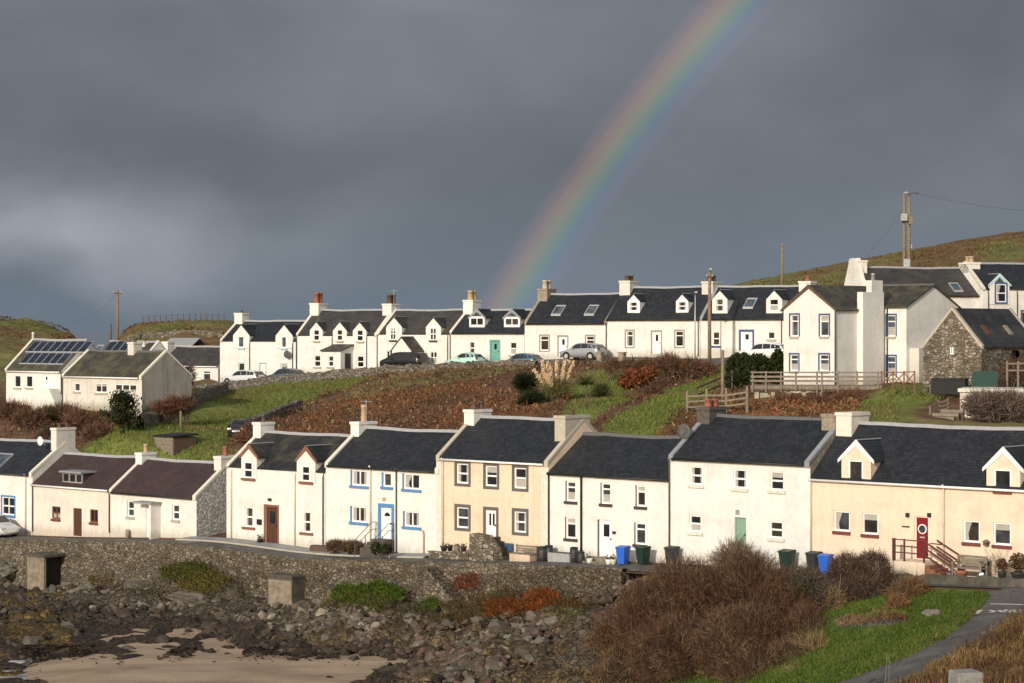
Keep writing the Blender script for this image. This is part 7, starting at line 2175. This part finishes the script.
# ================================================================ STREET THINGS OF THE LOWER TERRACE
def on_low(px, y, dz=0.0):
    p = LOW.w(float(LOW.x_at(px, y)), y); return (p[0], p[1], Tz(p[0], p[1]) + dz)
def bin_(label, px, y, mat, rz=0.0, s=0.9):
    root = link("wheelie_bin", None, None, on_low(px, y, .02), LOW.ang + rz); tag(root, label, "bin", "wheelie bins by the doors")
    b = MB(); a0, a1 = .22 * s, .29 * s
    vs = [(-a0, -a0 * 1.1, .06), (a0, -a0 * 1.1, .06), (a0, a0 * 1.1, .06), (-a0, a0 * 1.1, .06), (-a1, -a1 * 1.15, .98 * s), (a1, -a1 * 1.15, .98 * s), (a1, a1 * 1.15, .98 * s), (-a1, a1 * 1.15, .98 * s)]
    b.add(vs, [(0, 3, 2, 1), (4, 5, 6, 7), (0, 1, 5, 4), (1, 2, 6, 5), (2, 3, 7, 6), (3, 0, 4, 7)]); b.box(-a1 * 1.06, -a1 * 1.2, .93 * s, a1 * 1.06, a1 * 1.2, .975 * s)
    b.build("body", M[mat], root)
    MB().prism([(-a1 * 1.3, .985 * s), (a1 * 1.25, .985 * s), (a1 * 1.25, 1.06 * s), (a1 * .6, 1.10 * s), (-a1 * 1.3, 1.03 * s)], "x", -a1 * 1.08, a1 * 1.08).build("lid", M[mat], root)
    for xx in (-.25 * s, .25 * s): MB().disc((xx, .24 * s, .1), .1, "x", 12, 0, .05).build("wheel", M["rubber"], root)
    MB().tube([(-.2 * s, .36 * s, .98 * s), (.2 * s, .36 * s, .98 * s)], .02, 6).build("handle", M[mat], root)
bin_("blue wheelie bin beside the white door's steps", 623, -1.15, "plastic_blue", .1)
bin_("dark green wheelie bin right next to the blue bin by the white door", 643, -1.0, "plastic_green", -.1)
bin_("charcoal bin half behind the thicket left of the sage green door", 672, -.7, "plastic_dark")
bin_("tall dark green bin at the right corner of the sage-door house", 787, -.8, "plastic_green", .05, 1.0)
bin_("charcoal bin left of the blue bin by the apricot house", 814, -.7, "plastic_dark", 0, 0.95)
bin_("blue wheelie bin against the left end of the apricot house", 825.5, -1.0, "plastic_blue", .1)

def obj_low(name, label, cat, px, y, group=None, dz=0.0, rz=0.0):
    return tag(link(name, None, None, on_low(px, y, dz), LOW.ang + rz), label, cat, group)
r_ = obj_low("bollard", "stumpy dark stone post against the low white cottage's wall", "post", 127.5, -.25); MB().lathe((0, 0, -.1), [(.14, 0), (.13, .5), (.11, .62), (.05, .66)], 8).build("shaft", M["chim_grey"], r_)
r_ = obj_low("trough_planter", "dark wooden trough of soil at the corner between the two white cottages", "planter", 321, -.5)
MB().cham(-.75, -.25, -.05, .75, .25, .42, .04).build("trough", M["wood_dark"], r_); MB().box(-.68, -.18, .423, .68, .18, .45).build("soil", M["darksill"], r_)
r_ = obj_low("flower_pot", "black flower pot beside the brown front door", "pot", 260, -.3); MB().lathe((0, 0, 0), [(.13, 0), (.19, .3), (.2, .34), (.17, .34)], 10).build("pot", M["black"], r_)
tag(quads_mesh("foliage", leaves(RNG.normal(0, .1, (60, 3)) + np.array([0, 0, .42]), RNG.uniform(.04, .08, 60), RNG), tone((.05, .08, .03), 60, RNG), M["leaf"], r_))
# E: low garden wall with pots
x0, x1 = float(LOW.x_at(430.5, -1.2)), float(LOW.x_at(470, -1.2)); p = LOW.w(x0, -1.2); zg = Tz(p[0], p[1])
tag(MB().box(0, -.15, -.5, x1 - x0, .15, .38).box(-.04, -.2, .383, x1 - x0 + .04, .2, .46).build("garden_wall", M["barn"], None, (p[0], p[1], zg), LOW.ang), "low stone garden wall carrying pots in front of the peach house", "wall")
for k, (px, mt) in enumerate(((444, "plastic_dark"), (450, "black"), (457, "chim_grey"), (463.5, "plastic_dark"))):
    r_ = tag(link("flower_pot", None, None, on_low(px, -1.2, .462), LOW.ang), "dark flower pot in the row on the peach house's garden wall", "pot", "pots on the peach house's garden wall")
    rr = (.2, .16, .19, .17)[k]; MB().lathe((0, 0, 0), [(rr * .7, 0), (rr, .24), (rr * 1.08, .28), (rr * .8, .28)], 10).build("pot", M[mt], r_)
    quads_mesh("plant", leaves(RNG.normal(0, .1, (40, 3)) * np.array([1, 1, .5]) + np.array([0, 0, .32]), RNG.uniform(.04, .09, 40), RNG), tone((.08, .09, .04), 40, RNG), M["leaf"], r_)
r_ = obj_low("slatted_bench", "pale pinkish slatted garden bench box in front of the peach house", "bench", 523, -1.2)
m = MB()
for k in range(5): m.box(-.75, -.3 + .12 * k, .42, .75, -.3 + .12 * k + .1, .46)
m.build("seat", M["wood"], r_); MB().box(-.72, -.28, 0, .72, .28, .415).build("box_base", M["peach"], r_)
m = MB()
for k in range(3): m.box(-.75, .3, .5 + .13 * k, .75, .34, .6 + .13 * k)
m.build("backrest", M["wood"], r_)
for xx in (-.7, .7): MB().box(xx - .04, .26, -.1, xx + .04, .298, .9).build("leg", M["wood"], r_)
r_ = obj_low("cellar_door", "small blue-grey cellar hatch behind the stone forestair", "hatch", 508, -.10); MB().box(-.3, -.05, -.1, .3, .05, .75).build("panel", M["navy"], r_); MB().box(-.36, .051, -.1, .36, .09, .82).build("hatch_frame", M["greystone"], r_)
for px, y, rr, hh, l in ((542.5, -.9, .32, .8, "wide dark barrel at the corner of the peach house"), (549, -.7, .24, .85, "narrow dark barrel by the black drainpipe of the peach house"),
                         (574, -.8, .24, .8, "dark water butt just left of the black kinked drainpipe"), (581, -1.0, .22, .6, "short grey tub right of the dark water butt")):
    r_ = obj_low("barrel", l, "barrel", px, y); MB().lathe((0, 0, -.05), [(rr * .85, 0), (rr, hh * .4), (rr * .98, hh * .7), (rr * .88, hh), (rr * .75, hh)], 14).build("body", M["plastic_dark" if "dark" in l else "pipe"], r_)
    m = MB()
    for z in (.25, .75): m.lathe((0, 0, hh * z - .06), [(rr * 1.0, 0), (rr * 1.03, .02), (rr * 1.0, .05)], 14)
    MB().lathe((0, 0, hh - .05), [(rr * .92, 0), (rr * .92, .05), (rr * .3, .08)], 14).build("lid", M["black"], r_)
r_ = obj_low("planter", "long pale grey planter box under the ground-floor window left of the black drainpipe", "planter", 561.5, -.9)
MB().cham(-.75, -.28, -.05, .75, .28, .5, .03).build("trough", M["galv"], r_); MB().box(-.68, -.22, .503, .68, .22, .53).build("soil", M["darksill"], r_)
for px, y, mt, l in ((589.5, -1.1, "frame", "small white pot left of the white door's steps"), (613.5, -1.3, "coping_white", "small pale pot between the white door's steps and the blue bin"), (608.5, -1.4, "frame", "smallest white pot right of the white door's steps")):
    r_ = obj_low("flower_pot", l, "pot", px, y); MB().lathe((0, 0, 0), [(.12, 0), (.17, .26), (.18, .3), (.14, .3)], 10).build("pot", M[mt], r_)
    quads_mesh("plant", leaves(RNG.normal(0, .09, (40, 3)) + np.array([0, 0, .38]), RNG.uniform(.04, .08, 40), RNG), tone((.07, .09, .03), 40, RNG), M["leaf"], r_)
# K: yard wall, bench, pots, trellis
x0, x1 = float(LOW.x_at(886, -2.7)), float(LOW.x_at(1130, -2.7)); pts = [LOW.w(x, -2.7) for x in np.linspace(x0, x1, 12)]
dry_wall("low weathered concrete yard wall in front of the apricot house", [(p[0], p[1], LOW.z_at(900, 577.5, -2.7) if False else Tz(p[0], p[1]) + .42) for p in pts], .4, .3, "concrete_dark", seed=9, name="yard_wall", top=True, base=-.3)
r_ = obj_low("garden_bench", "weathered wooden garden bench against the apricot house", "bench", 969.5, -1.0, dz=.1)
r_.scale = (1.2, 1, 1.08)
m = MB()
for k in range(4): m.box(-.62, -.28 + .13 * k, .42, .62, -.28 + .13 * k + .11, .46)
m.build("seat", M["wood"], r_)
m = MB()
for k in range(4): m.box(-.62, .30, .5 + .115 * k, .62, .335, .6 + .115 * k)
m.build("backrest", M["wood"], r_)
for xx in (-.6, .6):
    for yy in (-.26, .26): MB().box(xx - .035, yy - .035, -.1, xx + .035, yy + .035, .9 if yy > 0 else .64).build("leg", M["wood"], r_)
    MB().box(xx - .045, -.32, .64, xx + .045, .22, .685).build("armrest", M["wood"], r_)
r_ = obj_low("flower_pot", "large terracotta pot in front of the garden bench", "pot", 961.5, -1.5, dz=.1); MB().lathe((0, 0, -.05), [(.17, 0), (.27, .36), (.29, .38), (.29, .46), (.23, .46)], 14).build("pot", M["pot_red"], r_)
MB().lathe((0, 0, .36), [(.23, 0), (.1, .03)], 12).build("soil", M["darksill"], r_)
for px, y, mt, l in ((981.5, -1.2, "frame", "small white jar under the right end of the garden bench"), (951, -.9, "galv", "small pale watering can by the left end of the garden bench")):
    r_ = obj_low("jar" if "jar" in l else "watering_can", l, "jar" if "jar" in l else "watering can", px, y, dz=.1); MB().lathe((0, 0, -.02), [(.10, 0), (.13, .18), (.11, .30), (.08, .34)], 10).build("body", M[mt], r_)
    if "can" in l: MB().tube([(.1, 0, .1), (.3, 0, .32)], [.03, .02], 6).build("spout", M[mt], r_); MB().tube([(-.1, 0, .28), (-.22, 0, .2), (-.12, 0, .06)], .015, 5).build("handle", M[mt], r_)
r_ = obj_low("plant_trellis", "white diamond trellis with a thin climber on the apricot house wall", "trellis", 996, -.12, dz=.35)
m = MB()
for k in range(-3, 4):
    for sg_ in (-1, 1):
        a = np.array([k * .22, 0.02 * sg_, .0]); b_ = a + np.array([sg_ * .55, 0, 1.0])
        a[0] = np.clip(a[0], -.6, .6); b_[0] = np.clip(b_[0], -.6, .6); beam(m, a, b_, .015, .02)
m.build("lattice", M["coping_white"], r_)
n = 70; D = RNG.normal(size=(n, 3)) * np.array([.6, .15, 1]); D[:, 2] = np.abs(D[:, 2]); Q, sg = strips(np.c_[RNG.uniform(-.4, .4, n), np.full(n, -.05), RNG.uniform(-.3, .6, n)], D, RNG.uniform(.2, .5, n), RNG.uniform(.012, .025, n), RNG, 2)
quads_mesh("climber", Q, np.tile(tone((.16, .12, .07), n, RNG), (sg, 1)), M["twig"], r_)
for px, y, rr, col, l in ((1018, -1.0, .38, (.13, .085, .045), "bushy brown pot plant in a dark tub at the right edge"), (984, -.5, .2, (.07, .09, .035), "green pot plant just right of the garden bench"), (1002, -.9, .24, (.13, .07, .045), "reddish pot plant below the trellis")):
    r_ = obj_low("pot_plant", l, "pot plant", px, y, dz=.1); MB().lathe((0, 0, -.05), [(rr * .6, 0), (rr * .85, .36), (rr * .9, .42), (rr * .7, .42)], 12).build("tub", M["plastic_dark"], r_)
    n = int(1500 * rr); P = RNG.normal(size=(n, 3)); P /= np.linalg.norm(P, axis=1)[:, None]; P = P * rr * (RNG.random(n) ** .4)[:, None] * np.array([1.1, 1.1, 1.15]) + np.array([0, 0, .45 + rr * .9])
    quads_mesh("plant", leaves(P, RNG.uniform(.05, .10, n), RNG), tone(col, n, RNG), M["leaf"], r_)
r_ = obj_low("bird_feeder", "small bird feeder box on a wall bracket above the garden bench", "bird feeder", 986, -.18, dz=1.5); MB().box(-.1, -.1, 0, .1, .1, .16).build("box", M["wood_dark"], r_); MB().prism([(-.15, .163), (.15, .163), (0, .27)], "y", -.14, .14).build("roof", M["wood"], r_)
# foreground bits
p = hit(931, 616); o = link("pale_stone", protos[3], None, p + np.array([0, 0, .1])); o.scale = (.5, .3, .25); tag(o, "pale jagged stone lying on the lawn beside the rusty scrub", "stone")
p = hit(966, 712); root = link("concrete_post", None, None, p, .2); tag(root, "grey square concrete post top in the dry grass at the bottom right corner", "post")
w = 27 / FPX * p[1] / 2; ztop = CAM_Z - (671 - HY) / FPX * p[1] - p[2]; MB().cham(-w, -w, -.8, w, w, ztop, .03).build("post", simple("grey_post", (.24, .23, .21), .9, var=.2), root)
for px, l in ((884, "thin pale stake leaning in the dry grass, left one"), (887, "thin pale stake leaning in the dry grass, right one")):
    p = hit(px - (884 - px) * .6, 690); tag(MB().tube([(0, 0, -.3), (.12 if px == 884 else .02, 0, 36 / FPX * p[1])], .010, 5).build("stake", M["wood"], None, p), l, "stake")
